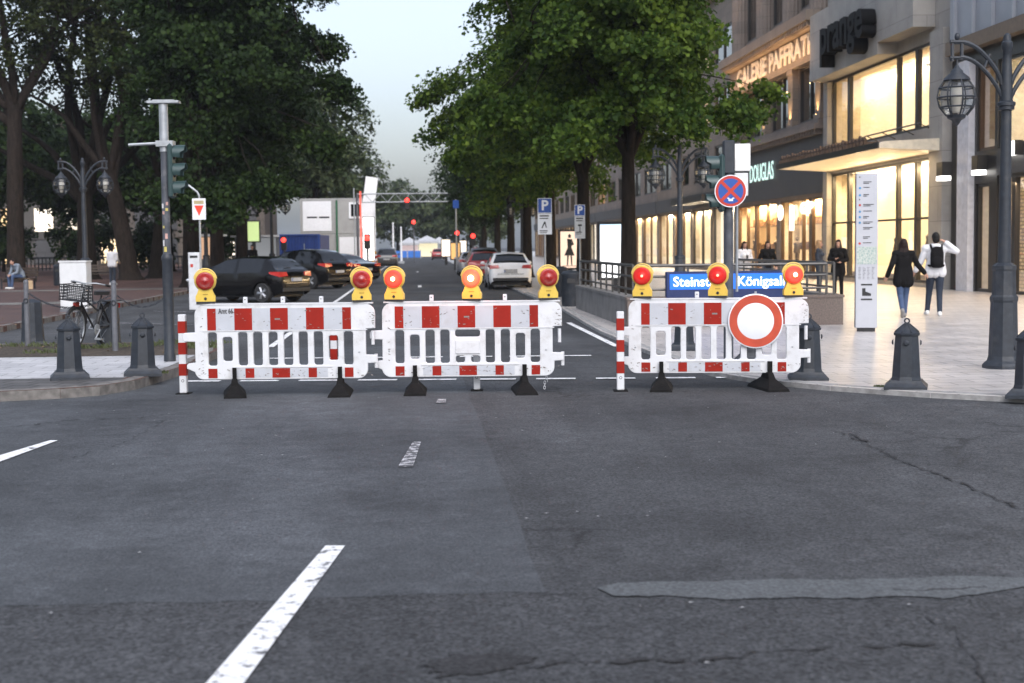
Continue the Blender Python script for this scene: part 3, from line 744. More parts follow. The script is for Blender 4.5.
while y < 61.6:
    m.prism([(y, 5.16), (y + .3, 5.16), (y + .36, 5.34), (y + .15, 5.5 + rr.uniform(-.04, .04)), (y - .06, 5.34)], XF - 2.2, XF - 2.1, axis='x'); m.box(XF - 2.3, XF - .3, y + .1, y + .2, 5.152, 5.3); y += .42
m.build('canopy_ironwork', pbr('rust_iron', (.09, .055, .035), .7, var=.3), cn, None)
m = MB(); m.tube([(XF - .55, 49, 5.85), (XF - .55, 55.2, 5.85)], .03, 6)
for y in (49.2, 51.2, 53.2, 55): m.tube([(XF - .02, y, 5.6), (XF - .55, y, 5.85)], .02, 6)
m.build('balcony_rail', M_DARKF, B, None)
m = MB()
for y in (49.6, 50.7, 51.9): m.tube([(XF + .9, y, 8.7), (XF + .9, y, 8.35), (XF + .7, y, 8.2)], [.04, .05, .06], 8)
m.build('spotlights', M_DARKF, B, None)
# lit soffit lamps under the upper bay and canopy
def area(name, loc, rot, sx, sy, w, col, parent=None):
    d = bpy.data.lights.new(name, 'AREA'); d.shape = 'RECTANGLE'; d.size = sx; d.size_y = sy; d.energy = w * EM; d.color = col
    o = bpy.data.objects.new(name, d); COL.objects.link(o); o.location = loc; o.rotation_euler = rot
    if parent is not None: o.parent = parent
    return o
def spot(name, loc, target, w, col, ang=70, parent=None, rad=.06):
    d = bpy.data.lights.new(name, 'SPOT'); d.energy = w * EM; d.color = col; d.spot_size = R(ang); d.spot_blend = .8; d.shadow_soft_size = rad
    o = bpy.data.objects.new(name, d); COL.objects.link(o); o.location = loc
    o.rotation_euler = (Vector(loc) - Vector(target)).to_track_quat('Z', 'Y').to_euler()
    if parent is not None: o.parent = parent
    return o
lt = text_obj('lettering', 'prange', 2.15, pbr('black_sign', (.005, .005, .006), .7, spec=.15), B, STREETSIDE(XF - 1.1, 55.9, 9.5), extrude=.28, bold=.05, width=5.6, aligny='TOP_BASELINE')
# --- C: older stone building, perfumery below, gallery above
C_ = thing('shop_building', 'old stone building with fluted columns, uplit pilasters and GALERIE letters under its cornice', 'building', (0, 0, 0))
yc0, yc1, HC = 62.25, 80.2, 19.0
holes = [(63.0, 70.3, ZR + .1, 3.8), (71.0, 79.6, ZR + .1, 3.8)]
pil = [62.75, 67.4, 72.6, 78.2]
holes += [(a + .55, b - .55, 7.3, 9.9) for a, b in zip(pil[:-1], pil[1:])]
holes += [(a + .7, b - .7, 12.6, 17.6) for a, b in zip(pil[:-1], pil[1:])]
facade_wall(C_, yc0, yc1, ZR, HC, holes, M_STONE2)
shop_window(C_, 63.0, 70.3, ZR + .1, 3.8, M_WARM, mull=[(65.0, .5), (66.4, .12), (68.8, .14)], frame_mat=M_BRONZE, fig=2, shelves=2, depth=1.0, seed=2)
shop_window(C_, 71.0, 79.6, ZR + .1, 3.8, M_AMBER, mull=[(73.2, .12), (75.6, .35), (77.6, .12)], frame_mat=M_BRONZE, fig=2, shelves=2, depth=1.0, seed=3)
for a, b in zip(pil[:-1], pil[1:]):
    shop_window(C_, a + .55, b - .55, 7.3, 9.9, M_AMBER, dark=True, mull=[((a + b) / 2, .1)])
    shop_window(C_, a + .7, b - .7, 12.6, 17.6, M_AMBER, dark=True, mull=[((a + b) / 2, .1)], rails=(15.0,))
m = MB(); m.box(XF - .12, XF - .002, yc0 + .05, yc1, 3.95, 6.75); m.build('fascia', M_FASCIA, C_, None)
m = MB(); m.box(XF - .55, XF - .002, yc0 + .05, yc1, 6.76, 7.0); m.box(XF - .4, XF - .003, yc0 + .05, yc1, 7.001, 7.2)
y = yc0 + .3
while y < yc1 - .2: m.box(XF - .45, XF - .122, y, y + .2, 6.55, 6.759); y += .45
m.build('ledge', M_STONE2, C_, None)
for y in pil:
    m = MB(); m.box(XF - .28, XF - .002, y - .42, y + .42, 7.21, 9.9); m.box(XF - .34, XF - .28, y - .5, y + .5, 7.21, 7.45); m.box(XF - .34, XF - .28, y - .5, y + .5, 9.7, 9.9); m.build('pilaster', M_STONE3, C_, None)
    spot('uplight', (XF - .45, y, 7.26), (XF - .2, y, 10.6), 420, (1.0, .62, .26), 60, C_)
m = MB(); m.box(XF - .36, XF - .002, yc0 + .05, yc1, 9.91, 11.25); m.build('entablature', M_STONE3, C_, None)
m = MB(); m.box(XF - .95, XF - .002, yc0 + .05, yc1, 11.5, 11.95); m.box(XF - .7, XF - .003, yc0 + .05, yc1, 11.251, 11.499)
y = yc0 + .2
while y < yc1 - .2: m.box(XF - .86, XF - .702, y, y + .2, 11.28, 11.498); y += .42
m.build('cornice', M_STONE3, C_, None)
area('cornice_light', (XF - 1.5, 71.2, 9.75), (0, R(217), 0), .12, 17, 260, (1.0, .56, .24), C_)
for y in pil:
    m = MB(); pr = []
    for k in range(40):
        q = 2 * math.pi * k / 40; rr_ = .55 * (1 - .07 * (k % 2)); pr.append((XF - .1 + rr_ * math.cos(q), y + rr_ * math.sin(q)))
    m.prism(pr, 11.96, 18.6); m.build('column', M_STONE2, C_, None)
text_obj('lettering', 'GALERIE PAFFRATH', 1.3, pbr('sign_cream', (.78, .70, .58), .5), C_, STREETSIDE(XF - .40, 70.4, 10.62), extrude=.03, bold=.03, width=15.2)
text_obj('sign_lettering', 'DOUGLAS', 1.3, M_SIGNL, C_, STREETSIDE(XF - .2, 73.4, 5.35), extrude=.008, bold=.0, width=5.0)
text_obj('window_lettering', 'GP', .75, M_SIGNW, C_, STREETSIDE(XF - .06, 65.3, 3.3), extrude=.03, bold=.02, width=2.2)
m = MB(); m.X = Matrix.Translation((XF - .25, 69.3, 3.2)); m.torus((0, 0, 0), .32, .07, 'x', 28, 8); m.build('ring_sign', M_SIGNW, C_, 50)
m = MB(); m.box(XF - .25, XF - .12, 67.2, 67.6, 2.3, 3.5); m.build('light_strip', M_SIGNW, C_, None)
carcass(C_, yc0, yc1, HC, M_STONE2)
carcass(B, yb0, yb1, HB, M_STONE)
# --- D: further shops behind the trees
def plain_shop(label, y0, y1, h, mat, lits, seed, bay=6.4):
    r = random.Random(seed); T = thing('shop_building', label, 'building', (0, 0, 0))
    n = max(1, int((y1 - y0) / bay)); w = (y1 - y0) / n; holes = []; wins = []
    for i in range(n):
        a, b = y0 + i * w + .35, y0 + (i + 1) * w - .35
        holes.append((a, b, ZR + .1, 3.9)); wins.append((a, b, ZR + .1, 3.9, r.choice(lits), False))
        z = 5.6
        while z + 2.4 < h:
            holes.append((a + .5, b - .5, z, z + 2.0)); wins.append((a + .5, b - .5, z, z + 2.0, M_AMBER, r.random() > .12)); z += 3.4
    facade_wall(T, y0, y1, ZR, h, holes, mat)
    for a, b, z0, z1, lm_, dk in wins: shop_window(T, a, b, z0, z1, lm_, mull=[((a + b) / 2, .12)], dark=dk, fig=(1 if (z0 < 1 and r.random() < .3) else 0), seed=seed, depth=.5, frame_mat=r.choice((M_DARKF, M_BRONZE)))
    m = MB(); m.box(XF - .15, XF - .002, y0 + .05, y1 - .05, 4.0, 4.9); m.build('fascia', M_FASCIA, T, None)
    m = MB(); m.box(XF - .5, XF - .003, y0 + .05, y1 - .05, h - .6, h - .1); m.build('cornice', mat, T, None)
    carcass(T, y0, y1, h, mat)
    return T
D1 = plain_shop('sandstone shop building with white lit windows behind the maple at the railing', 80.3, 106, 17, M_STONE3, [M_COOL, M_WARM2, M_COOL], 3)
m = MB(); m.box(XF - 1.6, XF - .16, 82, 92, 4.2, 4.6); m.build('awning', M_DARKF, D1, None)
D2 = plain_shop('brown stone shop building with amber windows behind the second maple', 106.2, 142, 18, M_STONE2, [M_WARM, M_AMBER, M_WARM2], 5)
D3 = plain_shop('farthest sandstone shop building of the lit shopping side', 142.2, 215, 16, M_STONE3, [M_WARM, M_COOL, M_AMBER], 7, 6.0)
# --- far side of the promenade: lit shop fronts seen between the trunks, facing the camera
def far_block(label, x0, x1, y, h, mat, lits, seed):
    r = random.Random(seed + 40); T = thing('distant_building', label, 'building', (0, 0, 0), 0, 'lit buildings beyond the promenade')
    m = MB(); m.box(x0, x1, y + .3, y + 14, 0, h); m.build('wall', mat, T, None)
    n = int((x1 - x0) / 3.6); w = (x1 - x0) / n
    for i in range(n):
        z = .3; a, b = x0 + i * w + .8, x0 + (i + 1) * w - .8
        while z + 2.8 < h:
            q = MB(); q.box(a, b, y + .08, y + .2, z, z + 2.6); q.box(a, b, y + .02, y + .079, z + 1.28, z + 1.36); q.box((a + b) / 2 - .04, (a + b) / 2 + .04, y + .021, y + .0785, z, z + 1.27)
            lit = r.random() < (.6 if z < 3 else .12)
            q.build('window', r.choice(lits) if lit else M_FASCIA, T, None); z += 3.6
    m = MB(); m.box(x0 - .2, x1 + .2, y + .05, y + .29, h - .5, h); m.build('cornice', mat, T, None); m = MB(); m.box(x0 - .1, x1 + .1, y + .1, y + .295, 3.0, 3.5); m.build('string_course', mat, T, None)
    return T
M_PALEW = pbr('dark_render', (.075, .07, .065), .8); M_DSTONE = pbr('dark_sandstone', (.085, .07, .058), .8, var=.3)  # even dark wall colours
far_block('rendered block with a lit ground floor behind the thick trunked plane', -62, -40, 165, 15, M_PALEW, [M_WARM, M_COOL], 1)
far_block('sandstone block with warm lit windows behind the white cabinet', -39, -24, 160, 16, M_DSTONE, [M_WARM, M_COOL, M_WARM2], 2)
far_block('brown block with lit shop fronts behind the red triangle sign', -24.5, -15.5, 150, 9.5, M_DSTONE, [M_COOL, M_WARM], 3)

# area lamps added inside the shops to brighten display walls and warm the paving
def strip(parent, y0, y1, z, w, col=(1.0, .74, .42), x=XF + .75, out=True):
    n = max(1, round((y1 - y0) / 4.5)); d = (y1 - y0) / n
    for i in range(n):
        o = area('shop_fill_light', (x, y0 + (i + .5) * d, z), (0, R(-52), 0), .18, d * .75, .85 * w / n, col, parent)
        if out: area('paving_fill_light', (x - .35, y0 + (i + .5) * d, z - .12), (0, R(48), 0), .15, d * .75, 0.6 * w / n, col, parent)
strip(B, 49.2, 61.3, 4.5, 1500); strip(B, 49.2, 61.3, 8.5, 700, out=False)
strip(A, 30.5, 43.4, 7.1, 600, (1, .86, .66)); strip(A, 31, 43.4, 3.6, 420, (1, .7, .4), XF + .4)
strip(C_, 63.3, 70, 3.65, 800, x=XF + .6); strip(C_, 71.3, 79.3, 3.65, 800, x=XF + .6)
strip(D1, 81, 105, 3.75, 1500, (1, .84, .62), XF + .38); strip(D2, 107, 141, 3.75, 1100, x=XF + .38)
area('canopy_light', (XF - 1.2, 54.8, 4.78), (0, 0, 0), 1.2, 12.5, 260, (1, .76, .46), B)
# ------------------------------------------------------------------ trees
def leaf_mat(name, dark, light, trans=0.25):
    m = bpy.data.materials.new(name); m.use_nodes = True
    n = m.node_tree.nodes; l = m.node_tree.links; p = n['Principled BSDF']
    ge = n.new('ShaderNodeNewGeometry')
    rp = n.new('ShaderNodeValToRGB'); rp.color_ramp.elements[0].color = hexc(dark); rp.color_ramp.elements[1].color = hexc(light)
    rp.color_ramp.elements[0].position = 0.1; rp.color_ramp.elements[1].position = 1.0
    l.new(ge.outputs['Random Per Island'], rp.inputs['Fac'])
    tc = n.new('ShaderNodeTexCoord'); nz = n.new('ShaderNodeTexNoise'); nz.inputs['Scale'].default_value = 0.9; nz.inputs['Detail'].default_value = 4; l.new(tc.outputs['Object'], nz.inputs['Vector'])
    r2 = n.new('ShaderNodeValToRGB'); r2.color_ramp.elements[0].position = 0.35; r2.color_ramp.elements[1].position = 0.66; r2.color_ramp.elements[0].color = (.62, .7, .75, 1); r2.color_ramp.elements[1].color = (1.35, 1.2, .9, 1); l.new(nz.outputs['Fac'], r2.inputs['Fac'])
    mm = n.new('ShaderNodeMix'); mm.data_type = 'RGBA'; mm.blend_type = 'MULTIPLY'; mm.inputs['Factor'].default_value = 1; l.new(rp.outputs['Color'], mm.inputs[6]); l.new(r2.outputs['Color'], mm.inputs[7])
    l.new(mm.outputs[2], p.inputs['Base Color'])
    p.inputs['Roughness'].default_value = 0.65; p.inputs['Specular IOR Level'].default_value = 0.18
    t = n.new('ShaderNodeBsdfTranslucent'); l.new(mm.outputs[2], t.inputs['Color'])
    mx = n.new('ShaderNodeMixShader'); mx.inputs[0].default_value = trans
    l.new(p.outputs[0], mx.inputs[1]); l.new(t.outputs[0], mx.inputs[2]); l.new(mx.outputs[0], n['Material Output'].inputs['Surface'])
    return m
M_LEAF_A = leaf_mat('maple_leaves', (0.022, 0.053, 0.007), (0.102, 0.165, 0.026), 0.4)
M_LEAF_B = leaf_mat('chestnut_leaves', (0.008, 0.020, 0.0045), (0.026, 0.052, 0.010), 0.2)
M_LEAF_C = leaf_mat('plane_leaves', (0.012, 0.021, 0.0055), (0.042, 0.056, 0.014), 0.25)
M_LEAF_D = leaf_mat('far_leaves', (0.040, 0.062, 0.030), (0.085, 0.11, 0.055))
def bark_mat(name, c, c2):
    m = bpy.data.materials.new(name); m.use_nodes = True
    n = m.node_tree.nodes; l = m.node_tree.links; p = n['Principled BSDF']
    tc = n.new('ShaderNodeTexCoord'); mp = n.new('ShaderNodeMapping'); mp.inputs['Scale'].default_value = (5, 5, 1.2)
    l.new(tc.outputs['Object'], mp.inputs['Vector'])
    nz = n.new('ShaderNodeTexNoise'); nz.inputs['Scale'].default_value = 1.6; nz.inputs['Detail'].default_value = 9; nz.inputs['Roughness'].default_value = 0.7
    l.new(mp.outputs[0], nz.inputs['Vector'])
    rp = n.new('ShaderNodeValToRGB'); rp.color_ramp.elements[0].position = 0.35; rp.color_ramp.elements[1].position = 0.65
    rp.color_ramp.elements[0].color = hexc(c); rp.color_ramp.elements[1].color = hexc(c2)
    l.new(nz.outputs['Fac'], rp.inputs['Fac']); l.new(rp.outputs['Color'], p.inputs['Base Color']); p.inputs['Roughness'].default_value = 0.95; p.inputs['Specular IOR Level'].default_value = 0.1
    b = n.new('ShaderNodeBump'); b.inputs['Strength'].default_value = 0.8; b.inputs['Distance'].default_value = 0.04
    l.new(nz.outputs['Fac'], b.inputs['Height']); l.new(b.outputs['Normal'], p.inputs['Normal'])
    return m
M_BARK = bark_mat('dark_bark', (0.009, 0.0075, 0.006), (0.027, 0.021, 0.017))
M_BARKP = bark_mat('plane_bark', (0.013, 0.0105, 0.0085), (0.038, 0.029, 0.024))

LEAF7 = np.array([(0, -.5), (.22, -.30), (.50, -.12), (.28, .08), (.30, .34), (0, .55), (-.30, .34), (-.28, .08), (-.50, -.12), (-.22, -.30)])
LEAF4 = np.array([(0, -.5), (.34, -.05), (.2, .32), (0, .5), (-.2, .32), (-.34, -.05)])
def leaf_mesh(name, pos, size, rs, mat, shape, out=None, up=0.55):
    n = len(pos); k = len(shape)
    nrm = rs.normal(size=(n, 3)); nrm /= np.linalg.norm(nrm, axis=1)[:, None]
    if out is not None: nrm = nrm * 0.75 + out * 0.6
    nrm[:, 2] += up; nrm /= np.linalg.norm(nrm, axis=1)[:, None]
    t = rs.normal(size=(n, 3)); a = np.cross(nrm, t); a /= np.linalg.norm(a, axis=1)[:, None]; b = np.cross(nrm, a)
    s = size * rs.uniform(0.4, 1.35, n)
    co = pos[:, None, :] + s[:, None, None] * (a[:, None, :] * shape[None, :, 0:1] + b[:, None, :] * shape[None, :, 1:2])
    bend = (np.abs(shape[:, 0]) * 0.35 + shape[:, 1] ** 2 * 0.5)[None, :, None]
    co = co - nrm[:, None, :] * bend * s[:, None, None]
    me = bpy.data.meshes.new(name)
    me.vertices.add(n * k); me.vertices.foreach_set('co', co.astype(np.float32).ravel())
    me.loops.add(n * k); me.loops.foreach_set('vertex_index', np.arange(n * k, dtype=np.int32))
    me.polygons.add(n); me.polygons.foreach_set('loop_start', np.arange(0, n * k, k, dtype=np.int32))
    me.polygons.foreach_set('loop_total', np.full(n, k, dtype=np.int32))
    me.materials.append(mat); me.update(calc_edges=True)
    return me
def crown_points(rs, c, rad, nclump, per, clump_r, gap=0.12, shell=0.5, lumps=None, floor=None, seedv=0.0):
    """leaf clumps through an uneven crown: returns clump centres and leaf positions"""
    cs = []
    tries = 0
    while len(cs) < nclump and tries < nclump * 30:
        tries += 1
        d = rs.normal(size=3); d /= np.linalg.norm(d)
        r = rs.uniform(0, 1) ** shell
        nz = noise.noise(Vector((d[0] * 1.7 + seedv, d[1] * 1.7 - seedv, d[2] * 1.7 + 2 * seedv)))
        nz2 = noise.noise(Vector((d[0] * 4.1 - seedv, d[1] * 4.1, d[2] * 4.1 + seedv)))
        rr = r * (0.86 + 0.32 * nz + 0.22 * nz2)
        p = np.array(c) + d * np.array(rad) * rr
        if floor is not None and p[2] < floor + 0.7 * noise.noise(Vector((p[0] * .5, p[1] * .5, seedv))): continue
        if noise.noise(Vector((p[0] * 0.55 + seedv * 3, p[1] * 0.55, p[2] * 0.75))) < -0.35 + gap: continue
        cs.append(p)
    if lumps:
        for (x, y, z, r, k) in lumps:
            for _ in range(k):
                d = rs.normal(size=3); d /= np.linalg.norm(d); cs.append(np.array((x, y, z)) + d * r * rs.uniform(0, 1) ** 0.5)
    cs = np.array(cs)
    m = len(cs)
    dv = rs.normal(size=(m, per, 3)); dv /= np.linalg.norm(dv, axis=2)[:, :, None]
    off = dv * (1.75 * rs.uniform(0, 1, (m, per, 1)) ** 0.5) * (clump_r * rs.uniform(0.55, 1.15, (m, 1, 1))) * np.array((1, 1, 0.55))
    # each clump droops outward in a slanting layer
    rad_xy = (cs - np.array(c))[:, :2]; rl = np.linalg.norm(rad_xy, axis=1)[:, None] + 1e-6; rd = rad_xy / rl
    off[:, :, 2] -= 0.35 * (off[:, :, 0] * rd[:, None, 0] + off[:, :, 1] * rd[:, None, 1])
    pos = (cs[:, None, :] + off).reshape(-1, 3)
    o = pos - np.array(c); o /= (np.linalg.norm(o, axis=1)[:, None] + 1e-6)
    return cs, pos, o
def limb(mb, p0, p1, r0, r1, sag, rs, n=7, sides=8, wig=0.05):
    pts = []; rr = []
    p0, p1 = np.array(p0, float), np.array(p1, float); L = np.linalg.norm(p1 - p0)
    ph = rs.uniform(0, 6.28, 3)
    for i in range(n + 1):
        t = i / n; p = p0 + (p1 - p0) * t
        p[2] += sag * L * math.sin(math.pi * t)
        p += wig * L * np.array((math.sin(5 * t + ph[0]), math.sin(4 * t + ph[1]), 0.3 * math.sin(6 * t + ph[2]))) * math.sin(math.pi * t)
        pts.append(p); rr.append(r0 + (r1 - r0) * t)
    mb.tube(pts, rr, sides)
    return pts
def tree(name, label, loc, seed, trunk_r, fork_z, cz, rad, mat, bark, nclump, per, clump_r, leaf, group, shape=LEAF4, cxy=(0, 0), lean=(0, 0),
         limbs=6, twigs=40, gap=0.12, shell=0.5, floor=None, lumps=None, cat='tree', forks=None):
    rs = np.random.RandomState(seed)
    root = thing(name, label, cat, loc, 0, group)
    c = (cxy[0], cxy[1], cz)
    cs, pos, out = crown_points(rs, c, rad, nclump, per, clump_r, gap, shell, lumps, floor, seed * 1.37)
    mb = MB()
    top = np.array((lean[0], lean[1], fork_z))
    z0 = -0.05
    pr = [(1.75, z0), (1.3, 0.15), (1.08, 0.6), (1.0, 1.4)]
    tp = []; tr = []
    for k, z in pr: tp.append((lean[0] * z / fork_z * 0.6, lean[1] * z / fork_z * 0.6, z)); tr.append(trunk_r * k)
    for i in range(1, 6):
        z = 1.4 + (fork_z - 1.4) * i / 5
        tp.append((lean[0] * (z / fork_z) ** 1.3, lean[1] * (z / fork_z) ** 1.3, z)); tr.append(trunk_r * (1.0 - 0.22 * i / 5 + rs.uniform(-.03, .03)))
    mb.tube(tp, tr, 12)
    ends = []
    if forks is None:
        forks = []
        for i in range(limbs):
            q = 2 * math.pi * i / limbs + rs.uniform(-.4, .4); e = rs.uniform(0.35, 0.75)
            forks.append((c[0] + rad[0] * e * math.cos(q), c[1] + rad[1] * e * math.sin(q), cz + rad[2] * rs.uniform(-0.1, 0.55)))
        forks.append((c[0], c[1], cz + rad[2] * 0.6))
    for f in forks:
        st = top * (1 - 0.0) - np.array((0, 0, rs.uniform(0, 0.25) * fork_z * 0.5)); k = st[2] / fork_z
        st = np.array((lean[0] * k ** 1.3, lean[1] * k ** 1.3, st[2]))
        pts = limb(mb, st, f, trunk_r * rs.uniform(0.42, 0.6), trunk_r * 0.10, 0.10, rs)
        ends += pts[2:]
    ends = np.array(ends)
    idx = rs.permutation(len(cs))[:twigs]
    for j in idx:
        d = np.linalg.norm(ends - cs[j], axis=1); e = ends[np.argmin(d)]
        limb(mb, e, cs[j], trunk_r * 0.13, trunk_r * 0.03, 0.05, rs, 4, 5)
    mb.build('trunk', bark, root, 60)
    me = leaf_mesh('crown', pos, leaf, rs, mat, shape, out)
    o = bpy.data.objects.new('crown', me); COL.objects.link(o); o.parent = root
    return root
GR_E, GR_W, GR_P = 'street trees along the shop pavement', 'street trees beside the parking bays', 'old plane trees on the promenade'
# the row by the shops
tree('street_tree', 'leafy maple growing behind the underground entrance railing', (6.0, 39.6, ZR), 11, 0.225, 4.2, 8.1, (3.7, 4.1, 5.6), M_LEAF_A, M_BARK, 470, 165, 0.45, 0.14, GR_E, LEAF7,
     limbs=7, twigs=110, gap=0.2, shell=0.42, floor=4.75, cxy=(-0.35, 0),
     lumps=[(2.7, -1.2, 5.0, 0.45, 8), (3.3, -.5, 5.4, .2, 3), (3.9, -.5, 5.85, .12, 2), (-3.8, 0, 5.4, 0.7, 10), (1.2, -2.4, 4.9, .4, 7), (-1.8, -2.6, 4.5, 0.5, 8)])
tree('street_tree', 'second maple of the shop row, behind the parking sign by the railing', (6.0, 50.2, ZR), 12, 0.25, 4.2, 8.4, (4.1, 4.2, 6.0), M_LEAF_A, M_BARK, 400, 130, 0.47, 0.155, GR_E, LEAF7,
     twigs=70, shell=0.42, floor=3.7, lumps=[(-3.8, -1, 6.4, .7, 12), (-4.1, -1, 4.9, .6, 8)])
tree('street_tree', 'maple of the shop row leaning its crown over the white hatchback', (5.9, 61.5, ZR), 13, 0.25, 4.2, 8.6, (3.9, 4.4, 6.2), M_LEAF_A, M_BARK, 370, 85, 0.5, 0.19, GR_E, LEAF4,
     twigs=60, shell=0.42, floor=3.2, lumps=[(-4.6, -1, 8.4, .6, 12), (-5.3, -1, 7.9, .4, 9), (-4.9, -.8, 6.4, .4, 7), (-4.3, -.8, 7.2, .5, 8)])
for k, (x, y, sd, lb) in enumerate(((5.9, 74, 14, 'maple of the shop row behind the parked red hatchback'), (6.0, 88, 15, 'maple of the shop row beside the lit city light poster far down the pavement'),
                                (6.1, 104, 16, 'maple of the shop row beyond the truss gantry'), (6.1, 124, 17, 'maple of the shop row level with the small red car'), (6.1, 150, 18, 'smallest maple, last of the shop row'))):
    tree('street_tree', lb, (x, y, ZR), sd, 0.25, 4.2, 8.0, (4.3, 4.6, 5.2), M_LEAF_A if k < 2 else M_LEAF_B, M_BARK, 300, 54, 0.55, 0.26, GR_E, LEAF4, twigs=30, shell=0.42, floor=3.0)
# the row by the parking bays
tree('street_tree', 'dark chestnut with low hanging branches behind the black hatchback', (-9.3, 60.5, ZL), 21, 0.36, 4.6, 10.6, (4.6, 5.0, 8.0), M_LEAF_B, M_BARK, 520, 130, 0.56, 0.17, GR_W, LEAF7,
     cxy=(1.4, 0), limbs=8, twigs=90, gap=0.06, shell=0.42, floor=3.6, lumps=[(6.2, -1, 8.0, .7, 14), (5.6, -1, 5.8, .7, 12), (5.6, 0, 9.8, .7, 12), (1.5, -4, 3.3, .9, 14), (3.5, -3, 4.0, .8, 12), (0.2, -4, 3.6, .9, 12)])
tree('street_tree', 'dark chestnut whose pale trunk stands behind the red triangle sign', (-9.4, 69, ZL), 22, 0.34, 4.8, 11.2, (4.8, 5.0, 7.6), M_LEAF_B, M_BARKP, 480, 64, 0.6, 0.24, GR_W, LEAF4, cxy=(1.0, 0), gap=0.05, shell=0.42, floor=3.6, twigs=60)
tree('street_tree', 'chestnut of the bay row nearest the blue container', (-9.4, 79, ZL), 23, 0.33, 4.8, 10.4, (5.0, 5.2, 7.2), M_LEAF_B, M_BARK, 400, 56, 0.6, 0.27, GR_W, LEAF4, gap=0.05, shell=0.42, floor=3.4, twigs=50)
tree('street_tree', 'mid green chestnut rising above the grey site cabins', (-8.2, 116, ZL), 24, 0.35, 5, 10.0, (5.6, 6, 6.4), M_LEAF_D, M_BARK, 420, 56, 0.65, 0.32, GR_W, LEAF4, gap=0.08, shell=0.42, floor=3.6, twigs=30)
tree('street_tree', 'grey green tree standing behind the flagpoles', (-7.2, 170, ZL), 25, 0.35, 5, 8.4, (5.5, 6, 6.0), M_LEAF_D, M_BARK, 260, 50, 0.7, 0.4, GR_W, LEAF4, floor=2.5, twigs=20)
# the promenade
pl = dict(shape=LEAF4, gap=0.27, shell=0.5)
tree('plane_tree', 'plane tree with thick pale trunk beside the seated person', (-20.4, 74.7, ZL), 31, 0.46, 9.0, 15.5, (7.0, 6.5, 6.5), M_LEAF_C, M_BARKP, 215, 50, 0.55, 0.21, GR_P, cxy=(0.6, 0), lean=(0.2, 0), twigs=120, **pl,
     forks=[(-4, 1, 14), (-2, -2, 17), (0.4, 0, 19), (3, 2, 16), (-5, 2, 10.5), (3.4, -1, 13.0), (-3.5, 0, 9.5)])
tree('plane_tree', 'many stemmed plane tree behind the white cabinet and twin lantern lamp', (-17.9, 79.5, ZL), 32, 0.52, 4.6, 14.5, (7.0, 6.5, 7.2), M_LEAF_C, M_BARK, 215, 50, 0.55, 0.21, GR_P, twigs=140, **pl,
     forks=[(-4.5, 1, 9), (-2.2, -1, 16), (-0.8, 0, 18), (0.9, 1, 18), (2.4, 0, 16), (4.6, -1, 12), (-6, 0, 7.5), (5.5, 1, 9)])
tree('plane_tree', 'leaning plane tree behind the standing person in white', (-15.0, 76.5, ZL), 33, 0.48, 5.6, 14.5, (6.8, 6.5, 7.0), M_LEAF_C, M_BARKP, 215, 50, 0.55, 0.21, GR_P, cxy=(-0.8, 0), lean=(-1.0, 0.3), twigs=120, **pl,
     forks=[(-5.5, 1, 10), (-3.2, -1, 14), (-2.0, 0, 18), (0.2, 1, 17), (2.6, 0, 14)])
tree('plane_tree', 'plane tree with dark trunk behind the three lens signal post', (-14.2, 80.5, ZL), 34, 0.5, 4.4, 14.2, (6.6, 6.4, 7.2), M_LEAF_C, M_BARK, 215, 50, 0.55, 0.21, GR_P, lean=(0.4, 0), twigs=120, **pl,
     forks=[(-3.9, -1, 8.8), (-2.5, 0, 13), (0, 0, 18), (2.0, 1, 15), (3.8, -1, 10)])
tree('plane_tree', 'slim plane tree between the signal post and the red triangle sign', (-11.6, 76, ZL), 35, 0.4, 6.0, 13.6, (6.0, 6, 7.4), M_LEAF_C, M_BARK, 200, 50, 0.55, 0.21, GR_P, twigs=80, **pl)
for k, (x, y, sd, s, lb) in enumerate(((-27.5, 92, 36, 1.1, 'plane tree at the frame edge behind the thick trunked plane'), (-22.5, 100, 37, 1.0, 'plane tree in the second promenade row behind the seated person'),
                                 (-18, 106, 38, 1.0, 'plane tree in the second promenade row behind the white cabinet'), (-13.6, 98, 39, 0.9, 'low crowned tree in the second promenade row behind the standing person'), (-33, 110, 40, 1.2, 'plane tree deepest on the promenade at the dark edge'))):
    tree('plane_tree', lb, (x, y, ZL), sd, 0.4 * s, 3.6, 7.6 * s, (6.5 * s, 6, 4.6 * s), M_LEAF_B, M_BARK, 340, 50, 0.7, 0.36, GR_P, twigs=60, gap=0.08, shell=0.5, floor=3.4)
# trees closing the end of the street
for k, (x, y, h, sd, lb) in enumerate(((-12, 262, 13, 51, 'bushy tree closing the street, behind the flagpoles'), (-3, 275, 15.5, 52, 'tallest grey green tree closing the far street end'), (5, 268, 13, 53, 'round tree closing the street under the hanging red signal'), (12, 255, 13, 54, 'broad tree closing the street behind the small red car'))):
    tree('distant_tree', lb, (x, y, 0), sd, 0.4, 3, h * 0.55, (6.5, 6, h * 0.45), M_LEAF_D, M_BARK, 240, 30, 0.9, 0.7, 'trees closing the street', twigs=12, gap=0.0, floor=1.2)

